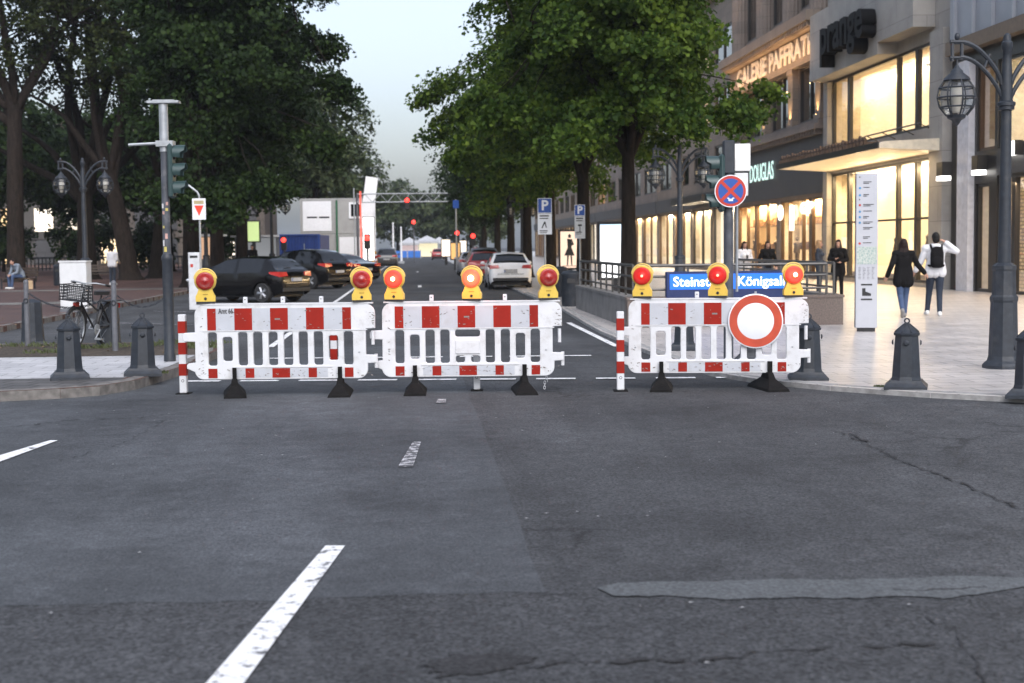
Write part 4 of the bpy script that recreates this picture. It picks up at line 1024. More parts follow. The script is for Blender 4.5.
# tall dark shrubs along the water, lit windows glinting between them
for k, (x, w, h) in enumerate(((-50, 3.2, 5.2), (-43, 3.4, 4.6), (-36.6, 2.6, 5.6), (-31.5, 2.4, 4.4), (-25.5, 3.0, 5.4), (-20.3, 1.9, 4.6), (-15.2, 2.2, 5.2))):
    tree('tall_shrub', ('tall dark shrub along the balustrade at the frame edge', 'second tall shrub along the balustrade from the frame edge', 'tall shrub behind the seated person and thick plane trunk', 'tall shrub behind the twin lantern lamp and white cabinet',
         'tall shrub behind the standing person in white', 'narrow shrub behind the plane tree at the signal post', 'tall shrub behind the chestnuts and red triangle sign')[k], (x, 112, ZL), 60 + k, 0.12, 1.0, h * .5, (w, 1.6, h * .5), M_LEAF_B, M_BARK, 90, 60, 0.6, 0.3, 'shrubs along the balustrade', twigs=14, gap=0.0, floor=.3, cat='shrub')
# ------------------------------------------------------------------ street furniture
M_IRON = pbr('painted_iron', (0.018, 0.023, 0.031), 0.5, var=.25, scale=14, bump=.15, bscale=120, dirt=(.07, .066, .062), dscale=5, damt=.45)
M_IRONL = pbr('grey_iron', (0.11, 0.115, 0.13), 0.5, var=.2, scale=12)
M_GALV = pbr('galvanised_steel', (0.36, 0.38, 0.40), 0.45, metal=.5, var=.15, scale=10)
M_POLE = pbr('stickered_pole', (0.06, 0.066, 0.08), 0.55, var=.3, scale=7, dirt=(.2, .2, .21), dscale=6, damt=.6)
M_WHITE = pbr('white_paint', (0.62, 0.63, 0.64), 0.45, var=.05, scale=4, dirt=(.5, .49, .47), dscale=3, damt=.5)
M_SIGNWH = pbr('sign_white', (0.74, 0.76, 0.79), 0.4, var=.03)
M_RED = pbr('sign_red', (0.45, 0.03, 0.018), 0.4, var=.08, scale=8)
M_BLUE = pbr('sign_blue', (0.012, 0.07, 0.32), 0.4, var=.05)
M_BLACK = pbr('black_plastic', (0.015, 0.015, 0.016), 0.5, var=.2)
M_GREENBOX = pbr('signal_green_housing', (0.028, 0.055, 0.055), 0.4)
M_LENSDK = pbr('dark_lens', (0.04, 0.015, 0.012), 0.15)
M_LANT = glass('lantern_glass', (0.85, 0.85, 0.82), 0.15)
M_LAMPIN = pbr('lantern_inner', (0.55, 0.52, 0.48), 0.4)
M_REDLIT = emis('red_signal_lit', (1.0, 0.035, 0.025), 5.0)
M_DARKREDLENS = pbr('red_lens_unlit', (0.30, 0.012, 0.010), 0.18, coat=.6)

def bollard(label, loc, rz=0.0, group='iron bollards at the corner'):
    T = thing('bollard', label, 'bollard', loc, rz, group); ph = math.pi / 4
    m = MB(); s = math.sqrt(2)
    m.lathe([(.232 * s, 0), (.232 * s, .035), (.215 * s, .05), (.19 * s, .075), (.172 * s, .10)], 4, phase=ph); m.build('foot', M_IRON, T, None)
    m = MB(); m.lathe([(.178, .09), (.165, .14), (.155, .3), (.135, .58), (.132, .60)], 8, phase=math.pi / 8)
    for q in range(4):
        m.X = Matrix.Rotation(q * math.pi / 2, 4, 'Z'); m.lathe([(.03, -.145), (.03, -.152), (.018, -.162)], 12, (0, 0, .52), axis='y')
    m.X = None
    m.build('shaft', M_IRON, T, None)
    m = MB(); m.lathe([(.148, .60), (.152, .612), (.152, .628), (.138, .636), (.11, .665), (.06, .705), (.03, .725), (.022, .735)], 8, phase=math.pi / 8)
    for q in range(8):
        a = q * math.pi / 4 + math.pi / 8; m.tube([(.14 * math.cos(a), .14 * math.sin(a), .638), (.028 * math.cos(a), .028 * math.sin(a), .73)], .008, 5)
    m.X = Matrix.Translation((0, 0, .76)); m.torus((0, 0, 0), .026, .009, 'y', 16, 6); m.build('cap', M_IRON, T, 40)
    return T
face = lambda q: -math.atan2(q.x, q.y)
b0 = bollard('iron bollard on the grey setts, in front of the leaning bicycle', G(70, 379, ZL), face(G(70, 379, ZL)))
for px, py, z, rz, lb in ((143, 375, ZL, .1, 'iron bollard between the bicycle and the three lens signal post'),
                     (808, 379, ZR, .2, 'iron bollard touching the edge of the barrier that carries the round sign'),
                     (906, 388, ZR, .05, 'iron bollard standing alone on the pale paving below the walking couple'),
                     (1030, 397, ZR, 0, 'iron bollard cut by the frame edge in front of the street lamp'),
                     (684, 350, ZR, .1, 'iron bollard seen through the slots of the barrier below the blue sign'),
                     (751, 362, ZR, .1, 'iron bollard half hidden behind the round red rimmed sign')):
    c_ = copy_thing(b0, G(px, py, z) - Vector((0, 0, .004)), rz, lb); c_.rotation_euler = (R((px * 7 % 5 - 2) * .4), R((px * 3 % 5 - 2) * .4), face(G(px, py, z)) + (rz - .1) * .6)
def far_post(label, loc):
    T = thing('bollard', label, 'bollard', loc, .1, 'iron bollards along the soil strip')
    m = MB(); m.lathe([(.21, 0), (.2, .06), (.185, .3), (.17, .68), (.14, .70)], 8, phase=math.pi / 8); m.build('shaft', M_IRON, T, None)
    m = MB(); m.lathe([(.14, .701), (.05, .74)], 8, phase=math.pi / 8); m.build('cap', M_IRON, T, None); return T
f0 = far_post('squat iron bollard beside the thin steel post with weeds at its foot', G(33, 341, ZL))
copy_thing(f0, G(109, 345, ZL), 0, 'squat iron bollard in front of the asphalt bay by the thin steel post')
def steel_post(label, loc, h=1.05):
    T = thing('steel_post', label, 'post', loc, 0, 'thin steel posts holding a chain')
    m = MB(); m.cyl((0, 0, 0), (0, 0, h), .045, .042, 12); m.ell((0, 0, h + .01), (.045, .045, .05)); m.build('tube', M_IRONL, T, 40)
    m = MB(); m.X = Matrix.Translation((0, -.05, h * .72)); m.torus((0, 0, 0), .035, .01, 'y', 14, 6); m.build('chain_eye', M_IRON, T, 40); return T
sp1 = G(28, 346, ZL); sp2 = G(115.5, 351, ZL)
steel_post('thin steel post standing on the basket side of the bicycle', sp1); steel_post('thin steel post standing beside the bicycle rear wheel', sp2)
def chain(name, label, a, b, sag):
    n = int((a - b).length / .055); m = MB(); pts = []
    for i in range(n + 1):
        t = i / n; p = a.lerp(b, t); p.z -= sag * 4 * t * (1 - t); pts.append(p)
    for i in range(n):
        d = (pts[i + 1] - pts[i]); q = d.to_track_quat('Y', 'Z').to_matrix().to_4x4()
        m.X = Matrix.Translation((pts[i] + pts[i + 1]) / 2) @ q @ Matrix.Rotation(math.pi / 2 * (i % 2) + .5, 4, 'Y') @ Matrix.Diagonal((.55, 1, 1, 1))
        m.torus((0, 0, 0), .03, .007, 'z', 10, 5)
    o = m.build(name, M_IRON, None, 40); tag(o, label, 'chain'); return o
chain('chain', 'sagging iron chain between the two thin steel posts behind the bicycle', sp1 + Vector((.05, -.04, .88)), sp2 + Vector((-.05, -.04, .88)), .22)
chain('chain', 'short iron chain running from the steel post towards the signal post', sp2 + Vector((.05, -.04, .88)), G(160, 350, ZL) + Vector((0, .4, .80)), .16)

# twin lantern street lamps
def lantern(parent, x, z):
    """octagonal lantern hanging with its top at z: hood, caged glass, lower cup"""
    m = MB(); m.lathe([(.02, z), (.035, z - .03), (.05, z - .05), (.075, z - .07), (.085, z - .10), (.16, z - .16), (.175, z - .19), (.165, z - .205)], 10, (x, 0, 0)); L = m.build('lantern', M_IRON, parent, 40)
    prof = [(.17, z - .205), (.228, z - .29), (.248, z - .41), (.22, z - .53), (.135, z - .635)]
    c = MB(); n = 8
    for k in range(n):
        q = 2 * math.pi * k / n; c.tube([(x + r * math.cos(q), r * math.sin(q), h) for r, h in prof], .011, 5)
    for r, h in prof[1:4]: c.tube([(x + r * math.cos(2 * math.pi * k / n), r * math.sin(2 * math.pi * k / n), h) for k in range(n + 1)], .012, 5)
    c.lathe([(.125, z - .63), (.115, z - .67), (.06, z - .70), (.04, z - .74), (.012, z - .77)], 10, (x, 0, 0)); c.build('cage', M_IRON, L, 40)
    g = MB(); g.lathe([(r - .012, h) for r, h in prof], n, (x, 0, 0)); g.build('globe', M_LANT, L, None)
    b = MB(); b.lathe([(.05, z - .6), (.06, z - .5), (.075, z - .36), (.07, z - .26)], 10, (x, 0, 0)); b.build('bulb', M_LAMPIN, L, 40)
def street_lamp(label, loc, rz=0.0, H=4.28):
    T = thing('street_lamp', label, 'street lamp', loc, rz, 'twin lantern street lamps')
    m = MB(); m.lathe([(.26, 0), (.26, .04), (.235, .07), (.20, .10), (.185, .16), (.165, .85), (.175, .88), (.175, .92), (.15, .95), (.14, 1.25), (.15, 1.28), (.15, 1.32), (.095, 1.36)], 8, phase=math.pi / 8); m.build('plinth', M_IRON, T, None)
    m = MB(); m.lathe([(.085, 1.34), (.075, 2.2), (.066, 3.3), (.1, 3.31), (.1, 3.35), (.115, 3.36), (.115, 3.40), (.08, 3.42), (.075, 3.6), (.06, 3.9), (.055, H - .22), (.07, H - .2), (.07, H - .12), (.05, H - .1), (.045, H - .03), (.015, H)], 12); m.build('pole', M_IRON, T, 40)
    for s in (-1, 1):
        m = MB()
        arc = lambda x0, z0, x1, z1, b: [(s * (x0 + (x1 - x0) * t), 0, z0 + (z1 - z0) * (math.sin(t * math.pi / 2)) ** b) for t in [i / 12 for i in range(13)]]
        m.tube(arc(.05, 3.45, .60, 3.98, .8), .028, 8); m.tube(arc(.05, 3.62, .60, 4.17, .75), .03, 8)
        m.tube([(s * .58, 0, 3.95), (s * .58, 0, 4.2)], .025, 6); m.tube([(s * .70, 0, 3.93), (s * .70, 0, 4.2)], .025, 6); m.tube([(s * .55, 0, 4.17), (s * .73, 0, 4.17)], .03, 6); m.tube([(s * .55, 0, 3.97), (s * .73, 0, 3.97)], .025, 6)
        m.tube([(s * .3, 0, 3.82), (s * .22, 0, 4.02)], .018, 6); m.ell((s * .64, 0, 4.24), (.035, .035, .05))
        m.tube([(s * .64, 0, 3.97), (s * .64, 0, 3.86)], .012, 6)
        m.build('arm', M_IRON, T, 40); lantern(T, s * .64, 3.88)
    return T
l0 = street_lamp('large twin lantern street lamp before the shop with the white pilaster', G(1003, 368, ZR), R(-3))
def cpl(px, py, z, dy): return G(px, py, z)
copy_thing(l0, Vector((dirx(680, 37.6), 37.6, ZR)), R(-4), 'twin lantern street lamp behind the underground railing, between maple trunk and no stopping sign')
copy_thing(l0, Vector((dirx(85, 42.5), 42.5, ZL)), R(-4), 'twin lantern street lamp behind the white cabinet under the plane trees')
copy_thing(l0, Vector((dirx(522, 74), 74.0, ZR)), R(20), 'twin lantern street lamp half lost in the leaves above the white hatchback')
copy_thing(l0, Vector((dirx(206, 58), 58.0, ZL)), R(10), 'twin lantern street lamp in the shade behind the red triangle sign')
copy_thing(l0, Vector((dirx(272, 66), 66.0, ZL)), R(10), 'twin lantern street lamp in the shade behind the black hatchback')

# traffic signal posts
def visor_head(parent, z, dirv, mat=M_GREENBOX, lit=None):
    """three lens head beside the post: housing, three visored lenses; dirv +1 faces +X, -1 faces -X"""
    m = MB(); s = dirv
    m.cbox(*sorted((s * .06, s * .13)), -.12, .12, z, z + .76, .03); H = m.build('signal_head', mat, parent, None)
    for i in range(3):
        zz = z + .13 + i * .25
        v = MB(); n = 14; ring = []; vs = []
        for k in range(n + 1):
            q = R(-35 + 250 * k / n)
            for rr, xx in ((.108, .13), (.112, .30 - .06 * (1 if (k < 3 or k > n - 3) else 0)), (.1, .29 - .06 * (1 if (k < 3 or k > n - 3) else 0)), (.096, .13)): vs.append((s * xx, rr * math.cos(q), zz + rr * math.sin(q)))
        fs = [(k * 4 + a, k * 4 + (a + 1) % 4, (k + 1) * 4 + (a + 1) % 4, (k + 1) * 4 + a) for k in range(n) for a in range(4)] + [(0, 1, 2, 3), (n * 4 + 3, n * 4 + 2, n * 4 + 1, n * 4)]
        v.add(vs, fs); v.build('visor', mat, H, 40)
        e = MB(); e.lathe([(.094, .131 * s), (.07, .16 * s), (.0, .17 * s)], 16, (0, 0, zz), axis='x'); e.build('lens', M_REDLIT if (lit and i == 2) else M_LENSDK, H, 40)
p = G(170, 361.5, ZL)
T = thing('traffic_signal', 'grey signal post with a three lens head and a flat bar on top', 'traffic light', p, R(-4))
m = MB(); m.lathe([(.085, 0), (.085, .1), (.076, .12), (.076, 1.42), (.083, 1.44), (.083, 1.48), (.06, 1.52)], 14); m.build('base', M_IRON, T, 40)
m = MB(); m.cyl((0, 0, 1.5), (0, 0, 2.95), .058, .056, 14); m.build('pole', M_POLE, T, 40)
m = MB(); m.cyl((0, 0, 2.95), (0, 0, 3.62), .064, .064, 14); m.build('upper_sleeve', M_GALV, T, 40)
m = MB(); m.box(-.21, .23, -.09, .09, 3.622, 3.655); m.box(-.14, .16, -.05, .05, 3.655, 3.67); m.build('top_bar', M_GALV, T, None)
m = MB(); m.tube([(-.5, 0, 3.05), (-.05, 0, 3.07)], .02, 8); m.box(-.1, .14, -.09, .09, 3.02, 3.1); m.build('side_arm', M_GALV, T, 40)
visor_head(T, 2.30, 1)
m = MB()
for zz in (2.4, 2.95): m.box(.05, .09, -.04, .04, zz, zz + .06)
m.build('bracket', M_BLACK, T, None)
m = MB(); rs_ = random.Random(4)
for i in range(9):
    z = rs_.uniform(1.5, 2.25); a = -1.57 + rs_.uniform(-.7, .7); w, h = rs_.uniform(.02, .04), rs_.uniform(.03, .08)
    pts = [(.061 * math.cos(a + k * w / .058), .061 * math.sin(a + k * w / .058)) for k in (-.5, -.17, .17, .5)]
    vs = [(x, y, z) for x, y in pts] + [(x, y, z + h) for x, y in pts]; m.add(vs, [(0, 1, 5, 4), (1, 2, 6, 5), (2, 3, 7, 6)], i % 3)
m.build('sticker', [pbr('sticker_white', (.6, .6, .6), .5), pbr('sticker_yellow', (.5, .42, .12), .5), pbr('sticker_pink', (.5, .3, .26), .5)], T, None)
p = G(728.5, 367, ZR)
T = thing('traffic_signal', 'dark signal post behind the no stopping sign', 'traffic light', p, R(-4))
m = MB(); m.cyl((0, 0, 0), (0, 0, 2.9), .066, .062, 14); m.build('pole', M_POLE, T, 40)
m = MB(); m.cbox(-.075, .075, -.075, .075, 2.56, 3.0, .015); m.build('top_box', M_IRON, T, None)
visor_head(T, 2.06, -1)
m = MB(); m.cyl((.13, .12, 1.0), (.13, .12, 2.5), .018, n=8); m.build('sign_tube', M_GALV, T, 40)
m = MB(); m.cbox(.09, .30, .05, .09, 2.60, 2.96, .008); m.box(.07, .09, .04, .1, 2.6, 2.96); m.build('back_panel', pbr('pale_panel', (.8, .8, .78), .5), T, None)
m = MB(); m.cbox(.09, .27, .05, .09, 2.27, 2.575, .008); m.build('back_panel', M_WHITE, T, None)
# the no stopping sign hangs on this post
sg = thing('no_stopping_sign', 'round blue no stopping sign with red rim and red cross on the dark signal post', 'road sign', p + Vector((.0, -.135, 2.33)), R(-4))
def disc(mb, r, y, n=40, mi=0, th=.004): mb.lathe([(r, -y), (r, -y + th)], n, axis='y', mi=mi)
m = MB(); m.lathe([(.212, -.012), (.212, .0)], 40, axis='y'); m.build('sign_plate', M_SIGNWH, sg, 40)
m = MB(); m.lathe([(.2, .0005), (.2, .003)], 40, axis='y'); pl_ = m.build('red_rim', M_RED, sg, 40)
m = MB(); m.lathe([(.165, .0035), (.165, .0055)], 40, axis='y'); m.build('blue_field', M_BLUE, sg, 40)
m = MB()
for s in (-1, 1):
    m.X = Matrix.Rotation(s * math.pi / 4, 4, 'Y'); m.box(-.168, .168, -.0085 - .0004 * s, -.0062, -.021, .021)
m.X = None; m.build('red_cross', M_RED, sg, None)
m = MB(); m.box(-.03, .03, -.0078, -.0058, -.13, -.1); m.box(-.045, -.02, -.0078, -.0058, -.1, -.085); m.box(.02, .045, -.0078, -.0058, -.1, -.085); m.build('tow_symbol', M_SIGNWH, sg, None)
m = MB(); m.box(-.03, .03, .013, .07, -.03, .03); m.build('bracket', M_GALV, sg, None)

# parking signs
def parking_sign(label, loc, h, kind, w=.42):
    T = thing('parking_sign', label, 'road sign', loc, R(-4), 'blue parking signs')
    m = MB(); m.cyl((0, .03, 0), (0, .03, h + .02), .03, n=10); m.build('pole', M_GALV, T, 40)
    m = MB(); m.box(-w / 2, w / 2, -.012, 0, h - w * 1.05, h); bp = m.build('blue_plate', M_SIGNWH, T, None)
    m = MB(); m.box(-w / 2 + .015, w / 2 - .015, -.0155, -.0125, h - w * 1.05 + .015, h - .015); m.build('blue_field', M_BLUE, bp, None)
    text_obj('letter', 'P', w * .98, M_SIGNWH, bp, FRONT(0, -.0185, h - w * .53), extrude=.002, bold=.012)
    hh = .62 if kind == 0 else .72
    m = MB(); m.box(-w / 2, w / 2, -.012, 0, h - w * 1.05 - .012 - hh, h - w * 1.05 - .012); q = m.build('lower_plate', M_SIGNWH if kind == 0 else pbr('pale_grey_plate', (.55, .57, .58), .5), T, None)
    m = MB(); z = h - w * 1.05 - .012
    for i, (a, b) in enumerate(((.05, .09), (.13, .16), (.5, .53), (.56, .58))): m.box(-w * .36, w * (.3 - .05 * i), -.0145, -.0125, z - b, z - a)
    m.prism([(-.02, z - .24), (.02, z - .24), (.06, z - .42), (.03, z - .42), (0, z - .3), (-.08, z - .45), (-.1, z - .42)], -.0145, -.0125, axis='y') if kind == 0 else m.prism([(-.06, z - .26), (.06, z - .26), (.07, z - .32), (.015, z - .32), (.015, z - .5), (-.015, z - .5), (-.015, z - .32), (-.07, z - .32)], -.0145, -.0125, axis='y')
    m.build('pictogram', M_BLACK, q, None); return T
parking_sign('taller blue parking sign above a white plate at the kerb by the subway wall', Vector((dirx(545, 42.4), 42.4, ZR)), 3.05, 0)
parking_sign('smaller blue parking sign above a grey plate, beside the railing end', Vector((dirx(580, 46), 46.0, ZR)), 2.95, 1, .34)

# underground entrance: parapet, railing, blue sign
M_CONC = pbr('parapet_concrete', (0.16, 0.155, 0.15), 0.75, var=.25, scale=2.5, bump=.2, dirt=(.06, .055, .05), dscale=1.5)
M_GRAN = pbr('brown_granite', (0.13, 0.10, 0.085), 0.5, var=.35, scale=40)
U = thing('underground_entrance', 'low concrete parapet of the underground stairs with a granite end block', 'stair entrance', (0, 0, ZR))
x0, x1, yf, yb = 4.2, 8.55, 27.9, 36.9
m = MB(); m.box(x0, x0 + .28, yf + .32, yb, 0, .55); m.box(x0 - .02, x0 + .3, yf + .33, yb + .02, .551, .61); m.build('side_wall', M_CONC, U, None)
m = MB(); m.box(x1 - .28, x1, yf + .32, yb, 0, .55); m.box(x1 - .3, x1 + .02, yf + .33, yb + .02, .551, .61); m.build('side_wall', M_CONC, U, None)
m = MB(); m.box(x0, x1, yf, yf + .31, 0, .55); m.box(x0 - .02, x1 + .02, yf - .02, yf + .32, .551, .6); m.build('front_wall', M_GRAN, U, None)
m = MB()
for i in range(12): m.box(x0 + .285, x1 - .285, yb - .6 - i * .32 - .3, yb - .6 - i * .32, -.08 + .003 * (11 - i) - .0, -.04 + .003 * (11 - i))
m.box(x0 + .285, x1 - .285, yf + .33, yb - .6 - 12 * .32, -.05, .004); m.build('steps', M_CONC, U, None)
M_RAIL = pbr('brushed_rail', (0.09, 0.087, 0.083), 0.4, metal=.7, var=.1)
RL = thing('railing', 'brushed steel three bar railing on the parapet round the underground stairs', 'railing', (0, 0, ZR + .61))
def rail_run(a, b, hs, dist, nm):
    a, b = Vector(a), Vector(b); d = b - a; n = max(1, round(d.length / dist)); m = MB()
    for h, r in hs: m.tube([a + Vector((0, 0, h)), b + Vector((0, 0, h))], r, 8)
    m.build('rail_bars', M_RAIL, RL, 40)
    for i in range(n + 1):
        q = a + d * (i / n); m = MB(); m.box(q.x - .02, q.x + .02, q.y - .02, q.y + .02, -.004, hs[0][0]); m.build('rail_post', M_RAIL, RL, None)
hs = [(.62, .032), (.40, .024), (.14, .022)]
rail_run((x0 + .14, yf + .18, 0), (x0 + .14, yb, 0), hs, .95, 'l'); rail_run((x1 - .14, yf + .18, 0), (x1 - .14, yb, 0), hs, .95, 'r'); rail_run((x0 + .3, yf + .15, -.009), (x1 - .3, yf + .15, -.009), hs, 1.0, 'f')
SB = thing('station_sign', 'lit blue underground station name board with white letters on the railing', 'sign', (6.33, yf - .03, ZR), 0)
m = MB(); m.cbox(-1.36, 1.36, 0, .14, .52, 1.1, .012); bx = m.build('sign_box', pbr('deep_blue_box', (.006, .018, .085), .35), SB, None)
m = MB(); m.box(-1.29, 1.29, -.006, -.001, .745, 1.05); m.build('lit_panel', emis('blue_lit_panel', (.012, .16, .85), 1.0, .15, .8), bx, None)
text_obj('lettering', 'Steinstr.  /  Königsallee', .27, emis('white_lit_letters', (1, 1, 1), 2.0), bx, FRONT(.03, -.012, .89), extrude=.004, bold=.003, width=2.5)

# wayfinding stele
p = G(866, 331.5, ZR)
S = thing('wayfinding_stele', 'tall slim white wayfinding stele with a map on the shopping pavement', 'sign', p, R(-12))
m = MB(); m.box(-.16, .16, -.03, .09, 0, .07); m.build('foot', M_BLACK, S, None)
m = MB(); m.cbox(-.195, .195, -.06, .09, .07, 2.9, .006); st = m.build('panel', pbr('stele_white', (.43, .44, .475), .35, var=.03), S, None)
m = MB(); m.box(-.203, -.1955, -.055, .085, .075, 2.895); m.build('edge_strip', M_IRONL, st, None)
m = MB(); y = -.064
m2 = MB(); rr = random.Random(9)
for i, zz in enumerate((2.73, 2.63, 2.5, 2.32, 2.2, 2.1, 2.0, 1.9, 1.73, 1.62)):
    if i in (1, 2, 4, 5, 6): m2.lathe([(.021, -y - .001), (.021, -y + .0015)], 16, (-.13, 0, zz), axis='y')
    w = rr.uniform(.1, .2); m.box(-.07, -.07 + w, y, y + .0035, zz + .005, zz + .018)
    if rr.random() < .6: m.box(-.07, -.07 + w * .7, y, y + .0035, zz - .022, zz - .009)
m.prism([(-.15, 2.82), (-.12, 2.82), (-.135, 2.85)], y, y + .0035, axis='y'); m.prism([(-.15, 2.41), (-.12, 2.41), (-.135, 2.44)], y, y + .0035, axis='y')
for i in range(4):
    for q in range(9): m.box(-.15 + i * .08, -.15 + i * .08 + rr.uniform(.025, .055), y, y + .0035, .97 + q * .026, .975 + q * .026)
m.box(-.1, .1, y, y + .0035, .58, .61); m.box(-.1, .1, y, y + .0035, .85, .88); m.box(-.08, -.02, y, y + .0035, .66, .8); m.prism([(-.02, .66), (.08, .66), (.08, .7), (-.02, .74)], y, y + .0035, axis='y'); m.build('lettering', M_BLACK, st, None)
m2.build('pictogram', pbr('blue_pictogram', (.05, .22, .42), .5), st, None)
m = MB()
for zz in (2.32, 1.62): m.lathe([(.021, .063), (.021, .0655)], 16, (-.13, 0, zz), axis='y')
m.build('pictogram', M_RED, st, None)
def map_mat():
    mm = bpy.data.materials.new('printed_map'); mm.use_nodes = True; n = mm.node_tree.nodes; l = mm.node_tree.links
    tc = n.new('ShaderNodeTexCoord'); v = n.new('ShaderNodeTexVoronoi'); v.feature = 'DISTANCE_TO_EDGE'; v.inputs['Scale'].default_value = 22; l.new(tc.outputs['Object'], v.inputs['Vector'])
    r = n.new('ShaderNodeValToRGB'); r.color_ramp.elements[0].color = (.55, .55, .5, 1); r.color_ramp.elements[1].color = (.28, .36, .33, 1); r.color_ramp.elements[1].position = .15
    l.new(v.outputs['Distance'], r.inputs['Fac']); l.new(r.outputs['Color'], n['Principled BSDF'].inputs['Base Color']); return mm
m = MB(); m.box(-.18, .18, -.064, -.0605, 1.24, 1.56); m.build('map', map_mat(), st, None)

# white utility cabinet, ticket machine, red triangle sign, bins
p = G(74, 312, ZL)
T = thing('utility_cabinet', 'white metal utility cabinet behind the bicycle', 'cabinet', p, R(-6))
m = MB(); m.box(-.36, .36, -.02, .42, 0, .08); m.build('foot', M_IRONL, T, None)
m = MB(); m.cbox(-.35, .35, 0, .4, .081, 1.28, .01); m.box(-.37, .37, -.02, .42, 1.281, 1.32); m.build('body', M_WHITE, T, None)
m = MB(); m.cbox(-.32, .32, -.012, -.001, .14, 1.24, .004); dd = m.build('door', M_WHITE, T, None)
m = MB(); m.box(.22, .26, -.025, -.0125, .62, .76); m.build('handle', M_IRON, dd, None)
p = Vector((dirx(195, 44), 44.0, ZL)); p.x = min(p.x, -8.9 - .1)
T = thing('ticket_machine', 'slim white parking ticket machine behind the barrier lamp, beside the black hatchback', 'ticket machine', G(195, 310, ZL), R(-5))
m = MB(); m.cbox(-.15, .15, 0, .22, 0, 1.5, .015); b_ = m.build('housing', pbr('grey_white_housing', (.55, .56, .58), .5), T, None)
m = MB(); m.box(-.1, .1, -.006, -.001, 1.36, 1.42); m.build('screen', M_BLACK, b_, None)
m = MB(); m.box(-.09, -.02, -.006, -.001, 1.12, 1.2); m.build('red_label', M_RED, b_, None)
T = thing('triangle_sign', 'white board with a red downward triangle on a thin pole under the chestnuts', 'road sign', Vector((dirx(200, 41), 41.0, ZL)), R(-4))
m = MB(); m.cyl((0, .05, 0), (0, .05, 3.1), .03, n=8); m.build('pole', M_GALV, T, 40)
m = MB(); m.box(-.19, .19, -.01, .01, 2.42, 3.02); sb_ = m.build('board', M_SIGNWH, T, None)
m = MB(); m.prism([(0, 2.52), (.13, 2.82), (-.13, 2.82)], -.016, -.011, axis='y'); m.build('red_triangle', emis('glowing_red', (.9, .05, .02), .45), sb_, None)  # red face is given its own glow, with no lamp behind it
m = MB(); m.box(-.14, .14, -.016, -.011, 2.86, 2.96); m.build('caption_strip', pbr('ochre_caption', (.4, .33, .18), .6), sb_, None)
m = MB(); m.tube([(0, .05, 3.1), (-.05, .05, 3.2), (-.3, .05, 3.4)], .03, 8); m.build('lamp_arm', M_GALV, T, 40)
def litter_bin(label, loc, r=.24, h=.95):
    T = thing('litter_bin', label, 'bin', loc, 0, 'grey litter bins'); m = MB()
    m.lathe([(r * .9, 0), (r, .05), (r, h - .12), (r * 1.05, h - .1), (r * 1.05, h - .06), (r * .8, h), (.03, h + .03)], 18); b = m.build('barrel', M_IRON, T, 40)
    m = MB(); m.box(-.11, .11, -r * 1.08, -r * .7, h - .32, h - .2); m.build('opening', M_BLACK, b, None); return T
lb_ = litter_bin('grey round litter bin at the end of the parapet by the white hatchback', Vector((dirx(570, 38.2), 38.2, ZR)))
copy_thing(lb_, Vector((dirx(560, 45.5), 45.5, ZR)), 0, 'grey round litter bin behind the other bin under the tall parking sign')
copy_thing(lb_, Vector((dirx(58, 66), 66.0, ZL)), 0, 'grey litter bin in the shade near the thick trunked plane tree')

# lit posters
def poster(label, loc, w, h, z0, lit, rz=R(-5), art=None):
    T = thing('light_poster', label, 'advertising light box', loc, rz, 'lit street posters')
    m = MB(); m.box(-.12, .12, -.06, .06, 0, z0); m.build('stand', M_BLACK, T, None)
    m = MB(); m.cbox(-w / 2 - .08, w / 2 + .08, -.1, .1, z0, z0 + h + .16, .015); f = m.build('case', M_BLACK, T, None)
    m = MB(); m.box(-w / 2, w / 2, -.107, -.101, z0 + .08, z0 + .08 + h); m.build('lit_sheet', lit, f, None)
    if art: art(f, z0 + .08)
    return T
def sky_sheet():
    mm = bpy.data.materials.new('pale_blue_poster'); mm.use_nodes = True; n = mm.node_tree.nodes; l = mm.node_tree.links; p = n['Principled BSDF']
    tc = n.new('ShaderNodeTexCoord'); sp = n.new('ShaderNodeSeparateXYZ'); l.new(tc.outputs['Object'], sp.inputs[0])
    mr = n.new('ShaderNodeMapRange'); mr.inputs['From Min'].default_value = .8; mr.inputs['From Max'].default_value = 2.5; l.new(sp.outputs['Z'], mr.inputs['Value'])
    r = n.new('ShaderNodeValToRGB'); r.color_ramp.elements[0].color = (1, 1, 1, 1); r.color_ramp.elements[1].color = (.35, .68, 1, 1); r.color_ramp.elements[0].position = .3; l.new(mr.outputs[0], r.inputs['Fac'])
    l.new(r.outputs['Color'], p.inputs['Emission Color']); p.inputs['Emission Strength'].default_value = 1.25 * EM; return mm
poster('large lit poster fading from pale blue to white behind the maple trunk', Vector((dirx(616, 44), 44.0, ZR)), 1.0, 1.65, .55, sky_sheet())
def fashion(f, z):
    m = MB(); q = lambda pts: m.prism(pts, -.113, -.108, axis='y')
    q([(-.05, z + 1.22), (.05, z + 1.22), (.06, z + 1.33), (0, z + 1.38), (-.06, z + 1.33)]); q([(-.08, z + .82), (.08, z + .82), (.1, z + 1.05), (.12, z + 1.16), (-.1, z + 1.19), (-.09, z + 1.0)])
    q([(-.22, z + .5), (.2, z + .5), (.081, z + .819), (-.081, z + .819)]); q([(-.12, z + .1), (-.07, z + .1), (-.03, z + .499), (-.1, z + .499)]); q([(.06, z + .1), (.11, z + .1), (.1, z + .499), (.03, z + .499)])
    q([(.12, z + 1.12), (.18, z + .95), (.1, z + .9), (.09, z + .95)]); q([(-.3, z + .06), (.3, z + .06), (.3, z + .085), (-.3, z + .085)]); m.build('printed_figure', M_BLACK, f, None)
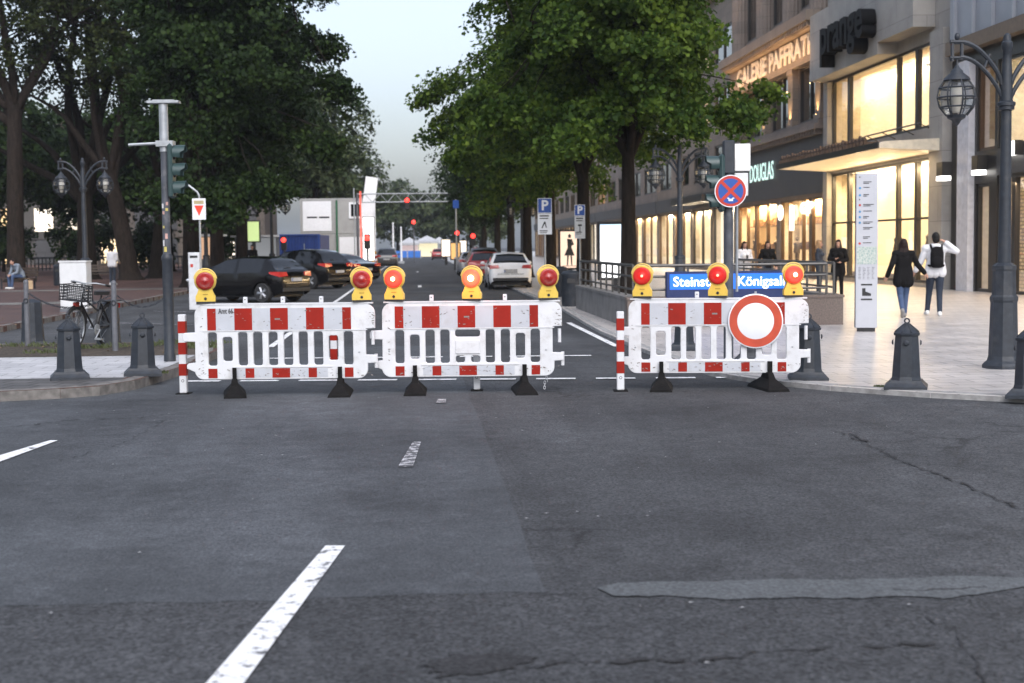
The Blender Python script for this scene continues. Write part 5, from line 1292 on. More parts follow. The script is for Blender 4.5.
poster('cream lit poster with the dark silhouette of a woman in a dress', Vector((dirx(569.5, 58), 58.0, ZR)), .74, 1.48, .65, emis('cream_poster', (1, .72, .55), .95), art=fashion)
for px, y, w, h, lt_, lb in ((446, 130, .75, 1.5, M_COOL, 'white lit poster far along the shop pavement, above the small red car'), (455.5, 100, .6, 1.1, emis('orange_poster', (1, .55, .2), .8), 'small orange lit poster far along the shop pavement'), (463, 108, .5, 1.3, M_COOL, 'narrow white lit poster between the orange poster and the red hatchback')):
    poster(lb, Vector((dirx(px, y), y, ZR)), w, h, .7, lt_)
poster('yellow green lit poster seen between the dark chestnut trunks', Vector((dirx(254, 96), 96.0, ZL)), .75, 1.3, 2.0, emis('lime_poster', (.75, .95, .4), .6))
# sales kiosks glowing behind the chestnut trunks
def kiosk(label, loc, w, lit, h=2.4):
    T = thing('kiosk', label, 'kiosk', loc, R(-4), 'small kiosks under the trees')
    m = MB(); m.box(-w / 2, w / 2, 0, 1.6, 0, .9); m.box(-w / 2, -w / 2 + .08, 0, 1.6, .9, h); m.box(w / 2 - .08, w / 2, 0, 1.6, .9, h); m.box(-w / 2 + .08, w / 2 - .08, 1.5, 1.6, .9, h); m.build('body', M_IRONL, T, None)
    m = MB(); m.box(-w / 2 - .2, w / 2 + .2, -.5, 1.8, h + .001, h + .14); m.build('roof', M_WHITE, T, None)
    m = MB(); m.box(-w / 2 + .1, w / 2 - .1, 1.4, 1.45, .95, h - .05); m.build('lit_back', lit, T, None); return T
kiosk('pale kiosk with a flat roof under the lime lit poster', Vector((dirx(256, 102), 102.0, ZL)), 3.0, emis('grey_lit', (.6, .62, .65), .35))
kiosk('small warm lit kiosk between the chestnut trunks', Vector((dirx(206, 92), 92.0, ZL)), 1.6, emis('peach_lit', (1, .6, .38), .7))
# dark balustrade and hedge along the water
T = thing('balustrade', 'long dark iron balustrade behind the plane trees', 'railing', (0, 0, ZL))
m = MB(); m.box(-62, -11, 116.9, 117.1, .95, 1.08); m.box(-62, -11, 116.95, 117.05, .12, .2); x = -62
while x < -11: m.box(x, x + .08, 116.96, 117.04, 0, .95); x += .3
m.build('iron_bars', M_IRON, T, None)
def bench(label, loc, rz):
    T = thing('park_bench', label, 'bench', loc, rz, 'dark park benches'); m = MB()
    for i in range(4): m.box(-.9, .9, .02 + i * .11, .11 + i * .11, .42, .455)
    m.build('seat', pbr('dark_wood', (.05, .035, .025), .6, var=.3), T, None); m = MB()
    for i in range(3): m.box(-.9, .9, .47, .5, .53 + i * .13, .63 + i * .13)
    m.build('backrest', MATS['dark_wood'], T, None)
    for s in (-.75, .75):
        m = MB(); m.box(s - .03, s + .03, .03, .07, 0, .419); m.box(s - .03, s + .03, .40, .44, 0, .419); m.box(s - .025, s + .025, .502, .53, .3, .9); m.build('leg', M_IRON, T, None)
    return T
pb = G(14, 289, ZL)
bench('dark park bench under the seated person by the thick plane trunk', pb + Vector((0, .0, 0)), R(-30))
bench('dark park bench in the shade between the two plane trunks', G(128, 283, ZL) + Vector((-1.6, .6, 0)), R(5))
# ------------------------------------------------------------------ road block
M_BW = pbr('barrier_white_plastic', (0.62, 0.63, 0.65), 0.42, var=.05, scale=3, dirt=(.34, .325, .30), dscale=4.2, damt=.6)
M_FOILW = pbr('white_foil', (0.46, 0.48, 0.52), 0.35, var=.06, scale=6, dirt=(.38, .37, .36), dscale=5, damt=.5)
M_FOILR = pbr('red_foil', (0.27, 0.014, 0.007), 0.5, spec=.2, var=.14, scale=5)
M_RUB = pbr('black_rubber', (0.007, 0.0068, 0.0068), 0.8, spec=.15, var=.3, scale=10, bump=.2, dirt=(.03, .026, .022), dscale=7, damt=.35)
M_YEL = pbr('yellow_plastic', (0.66, 0.46, 0.07), 0.4, var=.08, scale=10, dirt=(.3, .22, .06), dscale=9, damt=.4)
M_HOT = emis('lamp_core', (1.0, 0.72, 0.35), 14.0)
M_LITR = emis('red_lens_lit', (1.0, 0.10, 0.05), 1.5)
M_LITM = emis('red_lens_glowing', (0.95, 0.06, 0.035), .75)
M_LITD = emis('red_lens_faint', (0.7, 0.012, 0.009), .14)
def scuffs(mb, x0, x1, z0, z1, y, n, seed):
    r = random.Random(seed)
    for _ in range(n):
        x, z = r.uniform(x0, x1), r.uniform(z0, z1); w, h = r.uniform(.004, .03), r.uniform(.002, .012); a = r.uniform(-.6, .6)
        mb.add([(x, y, z), (x + w, y, z + w * a), (x + w, y, z + w * a + h), (x, y, z + h)], [(0, 1, 2, 3)])
def barrier(label, loc, rz, variant, feet):
    T = thing('traffic_barrier', label, 'barrier', loc, rz, 'red and white plastic barriers across the street')
    W = 2.09; zb, zt = .19, 1.06; hw = W / 2
    # outline from bottom left, counter clockwise, with notches and coupling tongues at the ends
    L = []
    def arc(cx, cz, r, a0, a1, n=5):
        for i in range(n + 1):
            q = R(a0 + (a1 - a0) * i / n); L.append((cx + r * math.cos(q), cz + r * math.sin(q)))
    arc(-hw + .10, zb + .11, .11, 190, 270); arc(hw - .2, zb + .11, .11, 270, 350)
    L += [(hw - .09, zb + .175), (hw + .015, zb + .18), (hw + .015, zb + .27), (hw - .11, zb + .275), (hw - .11, zb + .575), (hw - .002, zb + .58)]
    arc(hw - .12, zt - .12, .12, 0, 90); arc(-hw + .12, zt - .12, .12, 90, 180)
    L += [(-hw, zb + .55), (-hw - .12, zb + .545), (-hw - .145, zb + .53), (-hw - .145, zb + .46), (-hw - .12, zb + .445), (-hw, zb + .44), (-hw, zb + .2), (-hw - .085, zb + .19), (-hw - .1, zb + .17), (-hw - .1, zb + .13)]
    holes = []; u = lambda zx: -hw + (zx - 95) / 381.0; v = lambda zy: zb + (550 - zy) / 375.0
    slots = [(152, 192, 345, 490), (218, 260, 365, 470), (286, 327, 345, 490), (352, 393, 345, 490), (420, 460, 345, 490), (487, 527, 345, 490), (553, 593, 345, 490), (620, 660, 345, 490), (686, 727, 362, 470), (752, 793, 345, 490)]
    if variant == 1:
        slots = slots[:4] + slots[6:] + [(418, 528, 345, 376), (420, 460, 458, 488), (488, 528, 458, 488)]
    for a, b, c, d in slots: holes.append(list(reversed(rrect(u(a), u(b), v(d), v(c), .028, 4))))
    me = cut_sheet(L, holes, .055, .008); o = link_mesh('panel', me, M_BW, T); me.shade_smooth(); me.set_sharp_from_angle(angle=R(30))
    yf = -.0285
    m = MB(); m.box(-hw + .02, hw - .02, -.034, .034, zt - .004, zt + .012); m.build('top_edge', M_BW, T, None)
    # raised frame ribs round the foils
    m = MB(); m.box(-hw + .09, hw - .09, yf - .006, yf - .0005, v(340), v(336)); m.box(-hw + .45, hw - .5, yf - .008, yf - .0005, v(499), v(494)); 
    if variant == 1: m.cbox(u(420), u(528), yf - .012, yf - .0005, v(450), v(390), .006)
    m.build('ribs', M_BW, T, None)
    m = MB(); m.box(u(152), u(785), yf - .0022, yf - .0004, v(335), v(241)); m.box(u(275), u(680), yf - .0022, yf - .0004, v(542), v(504)); m.build('reflective_foil', M_FOILW, T, None)
    for a, b in ((152, 190), (272, 350), (430, 508), (588, 666), (748, 786)):
        m = MB(); m.box(u(a), u(b), yf - .0046, yf - .0026, v(335.5), v(240.5)); m.build('red_stripe', M_FOILR, T, None)
    for a, b in ((152, 192), (316, 355), (435, 513), (595, 632), (755, 793)):
        m = MB(); m.box(u(a), u(b), yf - .0046, yf - .0026, v(543), v(502)); m.build('red_stripe', M_FOILR, T, None)
    m = MB(); scuffs(m, u(160), u(780), v(330), v(250), yf - .0052, 40, variant + 3); scuffs(m, -hw + .02, hw - .05, v(540), v(505), yf - .0052, 46, variant + 9); scuffs(m, -hw + .02, -hw + .09, v(530), v(250), yf - .0012, 9, variant + 5); scuffs(m, hw - .09, hw - .01, v(330), v(250), yf - .0012, 14, variant + 6)
    m.box(u(450 + 8 * variant), u(474 + 8 * variant), yf - .0058, yf - .0048, v(292), v(285)); m.build('stain', pbr('grime', (.2, .18, .17), .8), T, None)
    for x in (u(320), u(486), u(655)) if variant == 0 else ((u(315), u(640)) if variant == 1 else (u(400),)):
        m = MB(); m.cbox(x - .024, x + .024, -.022, .022, zt + .013, zt + .085, .006); pg = m.build('peg', M_BW, T, None)
        m = MB(); m.lathe([(.007, .0225), (.007, .0235)], 10, (x, 0, zt + .055), axis='y'); m.build('hole', M_BLACK, pg, None)
    for x in (u(125), u(820)):
        m = MB(); m.lathe([(.011, .029), (.011, .032), (.006, .034)], 12, (x, 0, v(435)), axis='y'); m.build('bolt', M_GALV, T, None)
    for zz in (zb + .49, zb + .22):
        m = MB(); m.cyl((hw - .03 if zz > .5 else hw + .005, 0, zz - .1), (hw - .03 if zz > .5 else hw + .005, 0, zz + .06), .02, n=10); m.build('coupling_pin', M_BW, T, 40)
    for x, a in feet:
        X = Matrix.Translation((x, 0, 0)) @ Matrix.Rotation(R(a), 4, 'Z')
        m = MB(); m.X = X; m.box(-.024, .024, -.085, -.045, .1, .33); m.box(-.024, .024, .045, .085, .1, .33); m.box(-.024, .024, -.044, .044, .1, .185)
        m.add([(-.13, -.38, 0), (.13, -.38, 0), (.13, .38, 0), (-.13, .38, 0), (-.12, -.37, .03), (.12, -.37, .03), (.12, .37, .03), (-.12, .37, .03), (-.04, -.15, .13), (.04, -.15, .13), (.04, .15, .13), (-.04, .15, .13), (-.03, -.09, .2), (.03, -.09, .2), (.03, .09, .2), (-.03, .09, .2)],
              [(0, 3, 2, 1), (0, 1, 5, 4), (1, 2, 6, 5), (2, 3, 7, 6), (3, 0, 4, 7), (4, 5, 9, 8), (5, 6, 10, 9), (6, 7, 11, 10), (7, 4, 8, 11), (8, 9, 13, 12), (9, 10, 14, 13), (10, 11, 15, 14), (11, 8, 12, 15), (12, 13, 14, 15)])
        m.build('rubber_foot', M_RUB, T, None)
    return T
def bpos(px, y): 
    q = ony(px, 345, y); return Vector((q.x, y, 0))
B1, B2, B3 = bpos(285.5, 16.58), bpos(472.3, 16.5), bpos(718, 16.42)
R1, R2, R3 = R(-4.5), R(-4.5), R(-9)
bar1 = barrier('plastic barrier beside the striped post, with small black lettering on its top band', B1, R1, 0, ((-.60, 12), (.63, 4)))
bar2 = barrier('plastic barrier in the middle of the road with a handle panel between its slots', B2, R2, 1, ((-.67, 3), (.60, 5)))
bar3 = barrier('plastic barrier standing apart, carrying the round red rimmed sign', B3, R3, 0 if False else 2, ((-.66, -2), (.58, 14)))
zb = .19
text_obj('lettering', 'Amt 66', .085, M_BLACK, bar1, FRONT(-1.03 + (229 - 95) / 381.0, -.0285 - .006, zb + (550 - 253) / 375.0), extrude=.0008, bold=.0012, width=.17)
# the round sign hangs on the third barrier
c3 = Matrix.Translation(B3) @ Matrix.Rotation(R3, 4, 'Z')
cx = c3 @ Vector((.43, -.068, .80))
NS = thing('round_road_sign', 'round white road sign with broad orange red rim and bare face hung on the barrier', 'road sign', cx, R3)
m = MB(); m.lathe([(.314, -.014), (.318, -.006), (.318, .0), (.312, .004)], 56, axis='y'); m.build('plate', M_SIGNWH, NS, 40)
m = MB(); ro, ri, n = .303, .212, 64
vs = []
for k in range(n):
    q = 2 * math.pi * k / n; vs += [(ro * math.cos(q), -.0062, ro * math.sin(q)), (ri * math.cos(q), -.0062, ri * math.sin(q)), (ro * math.cos(q), -.0042, ro * math.sin(q)), (ri * math.cos(q), -.0042, ri * math.sin(q))]
fs = []
for k in range(n):
    a, b = 4 * k, 4 * ((k + 1) % n); fs += [(a, a + 1, b + 1, b), (a, b, b + 2, a + 2), (a + 1, a + 3, b + 3, b + 1)]
m.add(vs, fs); m.build('red_ring', pbr('ring_red', (.46, .06, .026), .4, var=.18, scale=5), NS, None)
m = MB(); m.box(-.05, .05, .0145, .0355, -.22, .2); m.box(-.012, .012, -.004, .01, .315, .345); m.build('clamp', M_GALV, NS, None)

# warning lamps
def warning_lamp(label, B, rz, x, state):
    T = thing('warning_lamp', label, 'warning light', Matrix.Translation(B) @ Matrix.Rotation(rz, 4, 'Z') @ Vector((x, 0, 1.073)), rz + R((x * 37.7) % 17 - 8), 'yellow warning lamps on the barriers')
    m = MB(); m.box(-.105, .105, -.045, .045, 0, .024); m.build('base', M_BLACK, T, None)
    pf = [(-.112, .0245), (.112, .0245), (.112, .085), (.095, .115), (.08, .155), (.072, .19), (-.072, .19), (-.08, .155), (-.095, .115), (-.112, .085)]
    m = MB(); m.prism(pf, -.042, .042, axis='y'); m.lathe([(.118, -.03), (.118, .02), (.112, .034)], 32, (0, 0, .262), axis='y'); bd = m.build('case', M_YEL, T, 30)
    m = MB(); m.lathe([(.016, .0425), (.016, .05), (.006, .052)], 14, (0, 0, .058), axis='y'); m.build('lock', M_BLACK, bd, 40)
    m = MB(); m.box(-.03, .03, -.0435, -.0422, .1, .112); m.build('embossing', pbr('dark_yellow', (.38, .25, .03), .6), bd, None)
    m = MB(); m.X = Matrix.Translation((0, 0, .262)); m.torus((0, -.006, 0), .118, .009, 'y', 40, 8); m.X = m.X @ Matrix.Translation((0, 0, .014)); m.torus((0, 0, 0), .126, .009, 'y', 24, 7, a0=R(5), a1=R(175))
    m.build('handle', pbr('pale_yellow_handle', (.62, .45, .12), .45), T, 50)
    lens = {0: M_DARKREDLENS, 1: M_LITD, 2: M_LITM, 3: M_LITR}[state]
    m = MB(); m.lathe([(.104, .035), (.104, .05)] + [(.1045 - .104 * (i / 22) ** 1.15 + .0012 * (i % 2), .05 + .051 * (i / 22) ** .55 + .0022 * (i % 2)) for i in range(1, 22)] + [(.002, .101)], 36, (0, 0, .262), axis='y')
    ln = m.build('lens', lens, T, 50)
    if state:
        r = {1: .016, 2: .024, 3: .036}[state]
        pl_d = bpy.data.lights.new('lamp_glow', 'POINT'); pl_d.energy = {1: .4, 2: 2.2, 3: 5}[state] * EM; pl_d.color = (1, .2, .1); pl_d.shadow_soft_size = .03
        pl_o = bpy.data.objects.new('lamp_glow', pl_d); COL.objects.link(pl_o); pl_o.parent = T; pl_o.location = (0, -.17, .262)
        m = MB(); m.lathe([(r, .1012), (r, .103), (r * .5, .106)], 20, (.004, 0, .262), axis='y'); m.build('bulb_glow', M_HOT if state != 1 else emis('dim_core', (1, .45, .3), 1.6), ln, 40)
    return T
def lx(px, B, rz): # where along the barrier a pixel column meets it
    d = ray(px, 290); n = Vector((math.sin(rz) * -1, math.cos(rz), 0)); t = n.dot(B - CAM) / n.dot(d); q = CAM + d * t - B
    return q.x * math.cos(rz) + q.y * math.sin(rz)
for px, B, rz, st, lb in ((205.5, B1, R1, 0, 'unlit yellow lamp on the barrier end above the striped post'), (361.5, B1, R1, 0, 'unlit yellow lamp at the other end of the lettered barrier, next to a glowing one'),
                      (394.5, B2, R2, 2, 'yellow lamp glowing pink at the middle barrier end, next to an unlit one'), (472, B2, R2, 3, 'brightest yellow lamp, blinding white core, at the middle of its barrier'),
                      (548, B2, R2, 0, 'unlit yellow lamp in front of the two parking signs'), (642.5, B3, R3, 1, 'faintly lit yellow lamp at the far end of the barrier from the round sign'),
                      (718, B3, R3, 1, 'faintly lit yellow lamp below the no stopping sign'), (793, B3, R3, 2, 'glowing yellow lamp above the rim of the round sign')):
    warning_lamp(lb, B, rz, lx(px, B, rz), st)
# striped marker posts
def marker_post(label, loc, h, striped=True, w=.085):
    T = thing('marker_post', label, 'marker post', loc, R(-4), 'white posts holding the barriers')
    m = MB(); m.box(-w * .95, w * .95, -.09, .09, 0, .014); m.build('base_plate', M_RUB, T, None)
    m = MB(); m.cbox(-w / 2, w / 2, -w / 2, w / 2, .0145, h, .008); m.build('post', M_BW, T, None)
    m = MB(); m.lathe([(.018, w / 2 + .0005), (.018, w / 2 + .002)], 14, (0, 0, .16), axis='y'); m.lathe([(.011, w / 2 + .0022), (.011, w / 2 + .0035)], 14, (0, 0, .16), axis='y', mi=1); m.build('round_mark', [M_IRONL, M_BW], T, None)
    if striped:
        for z0, z1 in ((h - .22, h - .08), (h - .47, h - .33), (h - .72, h - .58)):
            q = MB(); e = w / 2 + .0015; q.box(-e, e, -e, e, z0, z1); q.build('red_stripe', M_FOILR, T, None)
    return T
q = G(184, 394, 0); marker_post('red striped white post at the street edge beside the lettered barrier', q, .94)
q = G(620.5, 391, 0); marker_post('red striped white post beside the barrier that carries the round sign', q, .93)
q = G(333, 381, 0); q.y += .35; marker_post('red striped white post seen through a slot of the lettered barrier', q, .72)
q = G(477, 390.5, 0); marker_post('short white post under the middle of the handle panel barrier', q, .48, striped=False, w=.075)
m = MB(); m.torus((0, 0, 0), .03, .006, 'x', 12, 5)
def white_chain(loc):
    m = MB()
    for i in range(9):
        m.X = Matrix.Translation(loc + Vector((.01 * (i % 3) - .012 * (i > 5) * (i - 5), 0, -.028 * i))) @ Matrix.Rotation(math.pi / 2 * (i % 2), 4, 'Z') @ Matrix.Diagonal((.6, .6, 1, 1)); m.torus((0, 0, 0), .02, .005, 'y', 10, 5)
    o = m.build('plastic_chain', M_BW, None, 40); tag(o, 'short white plastic chain dangling behind the barrier near its foot', 'chain')
white_chain(B2 + Vector((.86, .055, .265)))
# ------------------------------------------------------------------ vehicles
M_TYRE = pbr('tyre_rubber', (0.018, 0.018, 0.019), 0.8)
M_RIM = pbr('alloy_rim', (0.55, 0.56, 0.58), 0.3, metal=.8, var=.05)
M_CGLASS = pbr('car_glass', (0.006, 0.007, 0.008), 0.05, spec=.8)
M_TAIL = pbr('tail_light_red', (0.42, 0.015, 0.012), 0.15, coat=.8)
M_HEADL = pbr('headlight_glass', (0.6, 0.62, 0.65), 0.12, coat=.8)
M_TRIM = pbr('car_black_trim', (0.02, 0.02, 0.021), 0.55)
M_PLATE = pbr('plate_white', (0.4, 0.4, 0.4), 0.45)
M_CHROME = pbr('chrome', (0.7, 0.7, 0.72), 0.15, metal=1.0)
def car_paint(name, c, rough=.3, coat=.6, spec=.4): return pbr(name, c, rough, coat=coat, spec=spec, var=.03, scale=2)
CP_BLACK = car_paint('black_car_paint', (0.004, 0.004, 0.0045), .15, .5, .2); CP_WHITE = car_paint('white_car_paint', (0.85, 0.85, 0.85)); CP_RED = car_paint('red_car_paint', (0.30, 0.012, 0.015)); CP_DARK = car_paint('dark_grey_car_paint', (0.035, 0.037, 0.042)); CP_SIL = car_paint('silver_car_paint', (0.35, 0.36, 0.38))
def interp(pts, x):
    if x <= pts[0][0]: return pts[0][1]
    for (a, b), (c, d) in zip(pts[:-1], pts[1:]):
        if x <= c:
            t = (x - a) / (c - a); t = t * t * (3 - 2 * t) * .5 + t * .5
            return b + (d - b) * t
    return pts[-1][1]
STY = {
 'hatch': dict(L=4.05, W=1.74, H=1.47, top=[(0, .62), (.03, .86), (.10, .99), (.20, 1.06), (.62, 1.40), (.85, 1.455), (1.6, 1.47), (2.25, 1.42), (2.75, 1.2), (3.15, 1.0), (3.5, .93), (3.85, .80), (4.0, .62), (4.05, .48)],
               belt=.93, rw=(.22, .66), ws=(2.3, 3.08), side=(.75, 2.72), bp=1.78, wheels=(.72, 3.24), R=.31),
 'suv': dict(L=4.5, W=1.83, H=1.66, top=[(0, .72), (.03, .98), (.10, 1.10), (.20, 1.16), (.55, 1.55), (.8, 1.64), (1.8, 1.66), (2.5, 1.60), (3.0, 1.36), (3.4, 1.13), (3.9, 1.05), (4.25, .92), (4.43, .72), (4.5, .55)],
               belt=1.03, rw=(.22, .58), ws=(2.55, 3.32), side=(.7, 3.0), bp=1.95, wheels=(.85, 3.6), R=.35),
 'sedan': dict(L=4.65, W=1.80, H=1.44, top=[(0, .60), (.03, .85), (.12, .96), (.55, 1.02), (.95, 1.12), (1.5, 1.38), (1.9, 1.435), (2.4, 1.44), (2.85, 1.36), (3.3, 1.14), (3.65, .98), (4.1, .90), (4.45, .78), (4.6, .60), (4.65, .46)],
               belt=.92, rw=(.72, 1.45), ws=(2.75, 3.5), side=(1.25, 3.2), bp=2.35, wheels=(.95, 3.72), R=.32)}
def car(label, loc, rz, style, paint, plate=True, group=None, cat='car', ltail=None):
    s = STY[style]; L, W = s['L'], s['W']; T = thing('parked_car', label, cat, loc, rz, group)
    ys = sorted({round(L * i / 64, 4) for i in range(65)} | {.01, .03, .06, L - .01, L - .04})
    secs = []
    for y in ys:
        zt = interp(s['top'], y); e = min(y, L - y)
        w = W / 2 * interp([(0, .80), (.06, .90), (.25, .965), (.7, 1.0), (L - 1.0, 1.0), (L - .45, .95), (L - .12, .80), (L, .62)], y)
        zb = .22 + .12 * max(0, 1 - e / .25)
        for yw in s['wheels']:
            d = abs(y - yw); Ra = s['R'] + .055
            if d < Ra: zb = max(zb, math.sqrt(Ra * Ra - d * d) + s['R'] * .93)
        belt = min(s['belt'] + .04 * max(0, 1 - y / 2.0), zt - .05)
        g = max(0.0, min(1.0, (zt - belt - .05) / .38))          # how much cabin there is here
        rw_ = w * (.96 - .24 * g)
        P = [(w * .93, zb), (w * .985, max(zb + .02, zb * .6 + .22)), (w, max(zb + .04, .62 * (belt - zb) + zb)), (w * .975, max(zb + .06, belt)), (rw_, belt + (zt - belt) * (.86 if g > .05 else .7)), (rw_ * .86, zt - .018 * (1 + g)), (0, zt)]
        secs.append([(-x, y - L / 2, z) for x, z in P] + [(x, y - L / 2, z) for x, z in reversed(P[:-1])])
    n = len(secs[0]); V = [p for sct in secs for p in sct]
    body, sidew, rear, wind = [], [], [], []
    for i in range(len(ys) - 1):
        ym = (ys[i] + ys[i + 1]) / 2
        for k in range(n - 1):
            f = (i * n + k, i * n + k + 1, (i + 1) * n + k + 1, (i + 1) * n + k); band = k if k < 6 else 11 - k
            if band == 3 and s['side'][0] < ym < s['side'][1] and abs(ym - s['bp']) > .05: sidew.append(f)
            elif band >= 4 and s['rw'][0] < ym < s['rw'][1] and (band == 5 or True) and ym < s['rw'][1]: rear.append(f) if band == 5 else body.append(f)
            elif band == 5 and s['ws'][0] < ym < s['ws'][1]: wind.append(f)
            else: body.append(f)
    body.append(tuple(range(n))); body.append(tuple(reversed(range((len(ys) - 1) * n, len(ys) * n))))
    def sub(fs, name, mat, sm=40):
        used = sorted({i for f in fs for i in f}); mp = {u: k for k, u in enumerate(used)}; m = MB(); m.add([V[u] for u in used], [tuple(mp[i] for i in f) for f in fs]); return m.build(name, mat, T, sm)
    bd = sub(body, 'body', paint, 38); [sub([f for f in sidew if (V[f[0]][0] > 0) == sd and (V[f[0]][1] + V[f[2]][1] + L > 2 * s['bp']) == fr_], 'side_window', M_CGLASS) for sd in (True, False) for fr_ in (True, False)]; sub(rear, 'rear_window', M_CGLASS); sub(wind, 'windscreen', M_CGLASS)
    m = MB(); m.box(-W * .42, W * .42, -L / 2 + .3, L / 2 - .3, .17, .30); m.build('underbody', M_TRIM, T, None)
    tz = s['belt'] - .02
    for sx in (-1, 1):
        m = MB(); w0 = W / 2
        m.add([(sx * w0 * .50, -L / 2 + .045, tz - .07), (sx * w0 * .91, -L / 2 + .10, tz - .10), (sx * w0 * .985, -L / 2 + .42, tz + .0), (sx * w0 * .985, -L / 2 + .42, tz + .06), (sx * w0 * .91, -L / 2 + .105, tz + .06), (sx * w0 * .55, -L / 2 + .07, tz + .05),
               (sx * w0 * .50, -L / 2 - .004, tz - .07), (sx * w0 * .93, -L / 2 + .035, tz - .10), (sx * (w0 + .006), -L / 2 + .40, tz + .0), (sx * (w0 + .002), -L / 2 + .40, tz + .06), (sx * w0 * .93, -L / 2 + .05, tz + .06), (sx * w0 * .55, -L / 2 + .02, tz + .05)],
              [(0, 1, 4, 5), (1, 2, 3, 4), (6, 7, 10, 11), (7, 8, 9, 10), (0, 1, 7, 6), (1, 2, 8, 7), (2, 3, 9, 8), (3, 4, 10, 9), (4, 5, 11, 10), (5, 0, 6, 11)])
        m.build('tail_light', ltail or M_TAIL, T, None)
        m = MB(); m.ell((sx * W * .36, L / 2 - .30, .70), (.2, .22, .08), 12, 8); m.build('headlight', M_HEADL, T, 60)
        m = MB(); m.ell((sx * (W / 2 + .09), s['ws'][1] - L / 2 - .35, s['belt'] + .09), (.09, .05, .07), 12, 8); m.box(*sorted((sx * (W / 2 - .06), sx * (W / 2 + .06))), s['ws'][1] - L / 2 - .37, s['ws'][1] - L / 2 - .33, s['belt'] + .03, s['belt'] + .07); m.build('mirror', paint, T, 60)
        m = MB()
        for yy in (1.35, 2.35): m.cbox(*sorted((sx * (W / 2 - .01), sx * (W / 2 + .018))), yy - L / 2, yy + .18 - L / 2, s['belt'] - .12, s['belt'] - .085, .006)
        m.build('door_handle', paint, T, None)
    m = MB(); m.cbox(-W * .40, W * .40, -L / 2 - .02, -L / 2 + .12, .33, .46, .02); m.build('bumper', M_TRIM, T, None)
    m = MB(); m.cbox(-W * .33, W * .33, -L / 2 - .012, -L / 2 + .2, .47, .60, .03); m.build('bumper_step', paint, T, None)
    m = MB(); m.box(-W * .3, W * .3, -L / 2 - .016, -L / 2 + .01, .602, .618); m.build('chrome_strip', M_CHROME if style != 'hatch' or paint is CP_BLACK else M_TRIM, T, None)
    m = MB(); zp = .72 if style != 'sedan' else .68
    m.box(-.26, .26, -L / 2 - .022, -L / 2 + .03, zp - .055, zp + .055); pq = m.build('licence_plate', M_PLATE, T, None)
    m = MB(); m.box(-.27, .27, -L / 2 - .015, -L / 2 + .031, zp - .068, zp - .0552); m.box(-.27, .27, -L / 2 - .015, -L / 2 + .031, zp + .0552, zp + .068); m.build('plate_frame', M_TRIM, pq, None)
    m = MB(); m.box(-.25, -.22, -L / 2 - .0245, -L / 2 - .0222, zp - .045, zp + .045); m.build('blue_band', M_BLUE, pq, None)
    m = MB(); m.tube([(0, -L / 2 + s['rw'][0] + .02, interp(s['top'], s['rw'][0]) + .02), (-.3, -L / 2 + s['rw'][0] + .03, interp(s['top'], s['rw'][0]) + .05)], .01, 5); m.build('wiper', M_TRIM, T, None)
    for yw in s['wheels']:
        for sx in (-1, 1):
            r = s['R']; X = Matrix.Translation((sx * (W / 2 - .115), yw - L / 2, r)); m = MB(); m.X = X
            m.lathe([(r * .66, -.10), (r * .93, -.105), (r, -.075), (r, .075), (r * .93, .105), (r * .66, .10)], 28, axis='x'); ty = m.build('wheel', M_TYRE, T, 40)
            m = MB(); m.X = X; m.lathe([(r * .655, sx * .06), (r * .60, sx * .085), (r * .62, sx * .104), (r * .665, sx * .1045)], 28, axis='x', mi=1)
            for k in range(5):
                for dq in (-.13, .13):
                    q = 2 * math.pi * k / 5; m.tube([(sx * .095, r * .12 * math.cos(q + dq), r * .12 * math.sin(q + dq)), (sx * .09, r * .63 * math.cos(q + dq), r * .63 * math.sin(q + dq))], [.026, .02], 6)
            m.lathe([(.05, sx * .08), (.045, sx * .112), (.002, sx * .114)], 14, axis='x'); m.build('rim', [M_RIM, M_TRIM], ty, 40)
    return T
GC = 'cars parked along the street'
def along(px, y): return Vector((dirx(px, y, 290), y, 0))
car('white hatchback parked at the kerb, seen from behind', along(507.5, 57.6), 0, 'hatch', CP_WHITE, group=GC)
car('red hatchback parked in front of the white hatchback', along(484, 67.8), 0, 'hatch', CP_RED, group=GC)
car('dark grey car parked beyond the red hatchback', along(483, 76), 0, 'suv', CP_DARK, group=GC)
car('silver car parked farther along the kerb row', along(473, 84), 0, 'sedan', CP_SIL, group=GC)
car('small red car far down the street near the lit posters', along(438.5, 188), 0, 'hatch', CP_RED, group=GC)
car('tiny dark car beside the yellow construction barriers', along(387.5, 120), 0, 'suv', CP_DARK, group=GC)
# the diagonal bays: noses towards the promenade
car('black hatchback with shining tailgate, first in the bays, half hidden by the lettered barrier', along(243, 45.5) + Vector((0, 1.0, 0)), R(57), 'hatch', CP_BLACK, group=GC)
car('black off road car in the middle of the three parked in the bays', along(300, 61), R(52), 'suv', CP_BLACK, group=GC)
car('black saloon farthest in the bays, beside the yellow barriers', along(336, 69), R(44), 'sedan', CP_BLACK, group=GC)

# ------------------------------------------------------------------ bicycle
p = G(80, 351, ZL)
BK = thing('bicycle', 'black city bicycle with front basket leaning behind the iron bollard', 'bicycle', p + Vector((0, .75, 0)), R(-106))
M_BIKE = pbr('bike_black', (.018, .018, .02), .35)
def bt(mb, a, b, r=.016): mb.tube([a, b], r, 8)
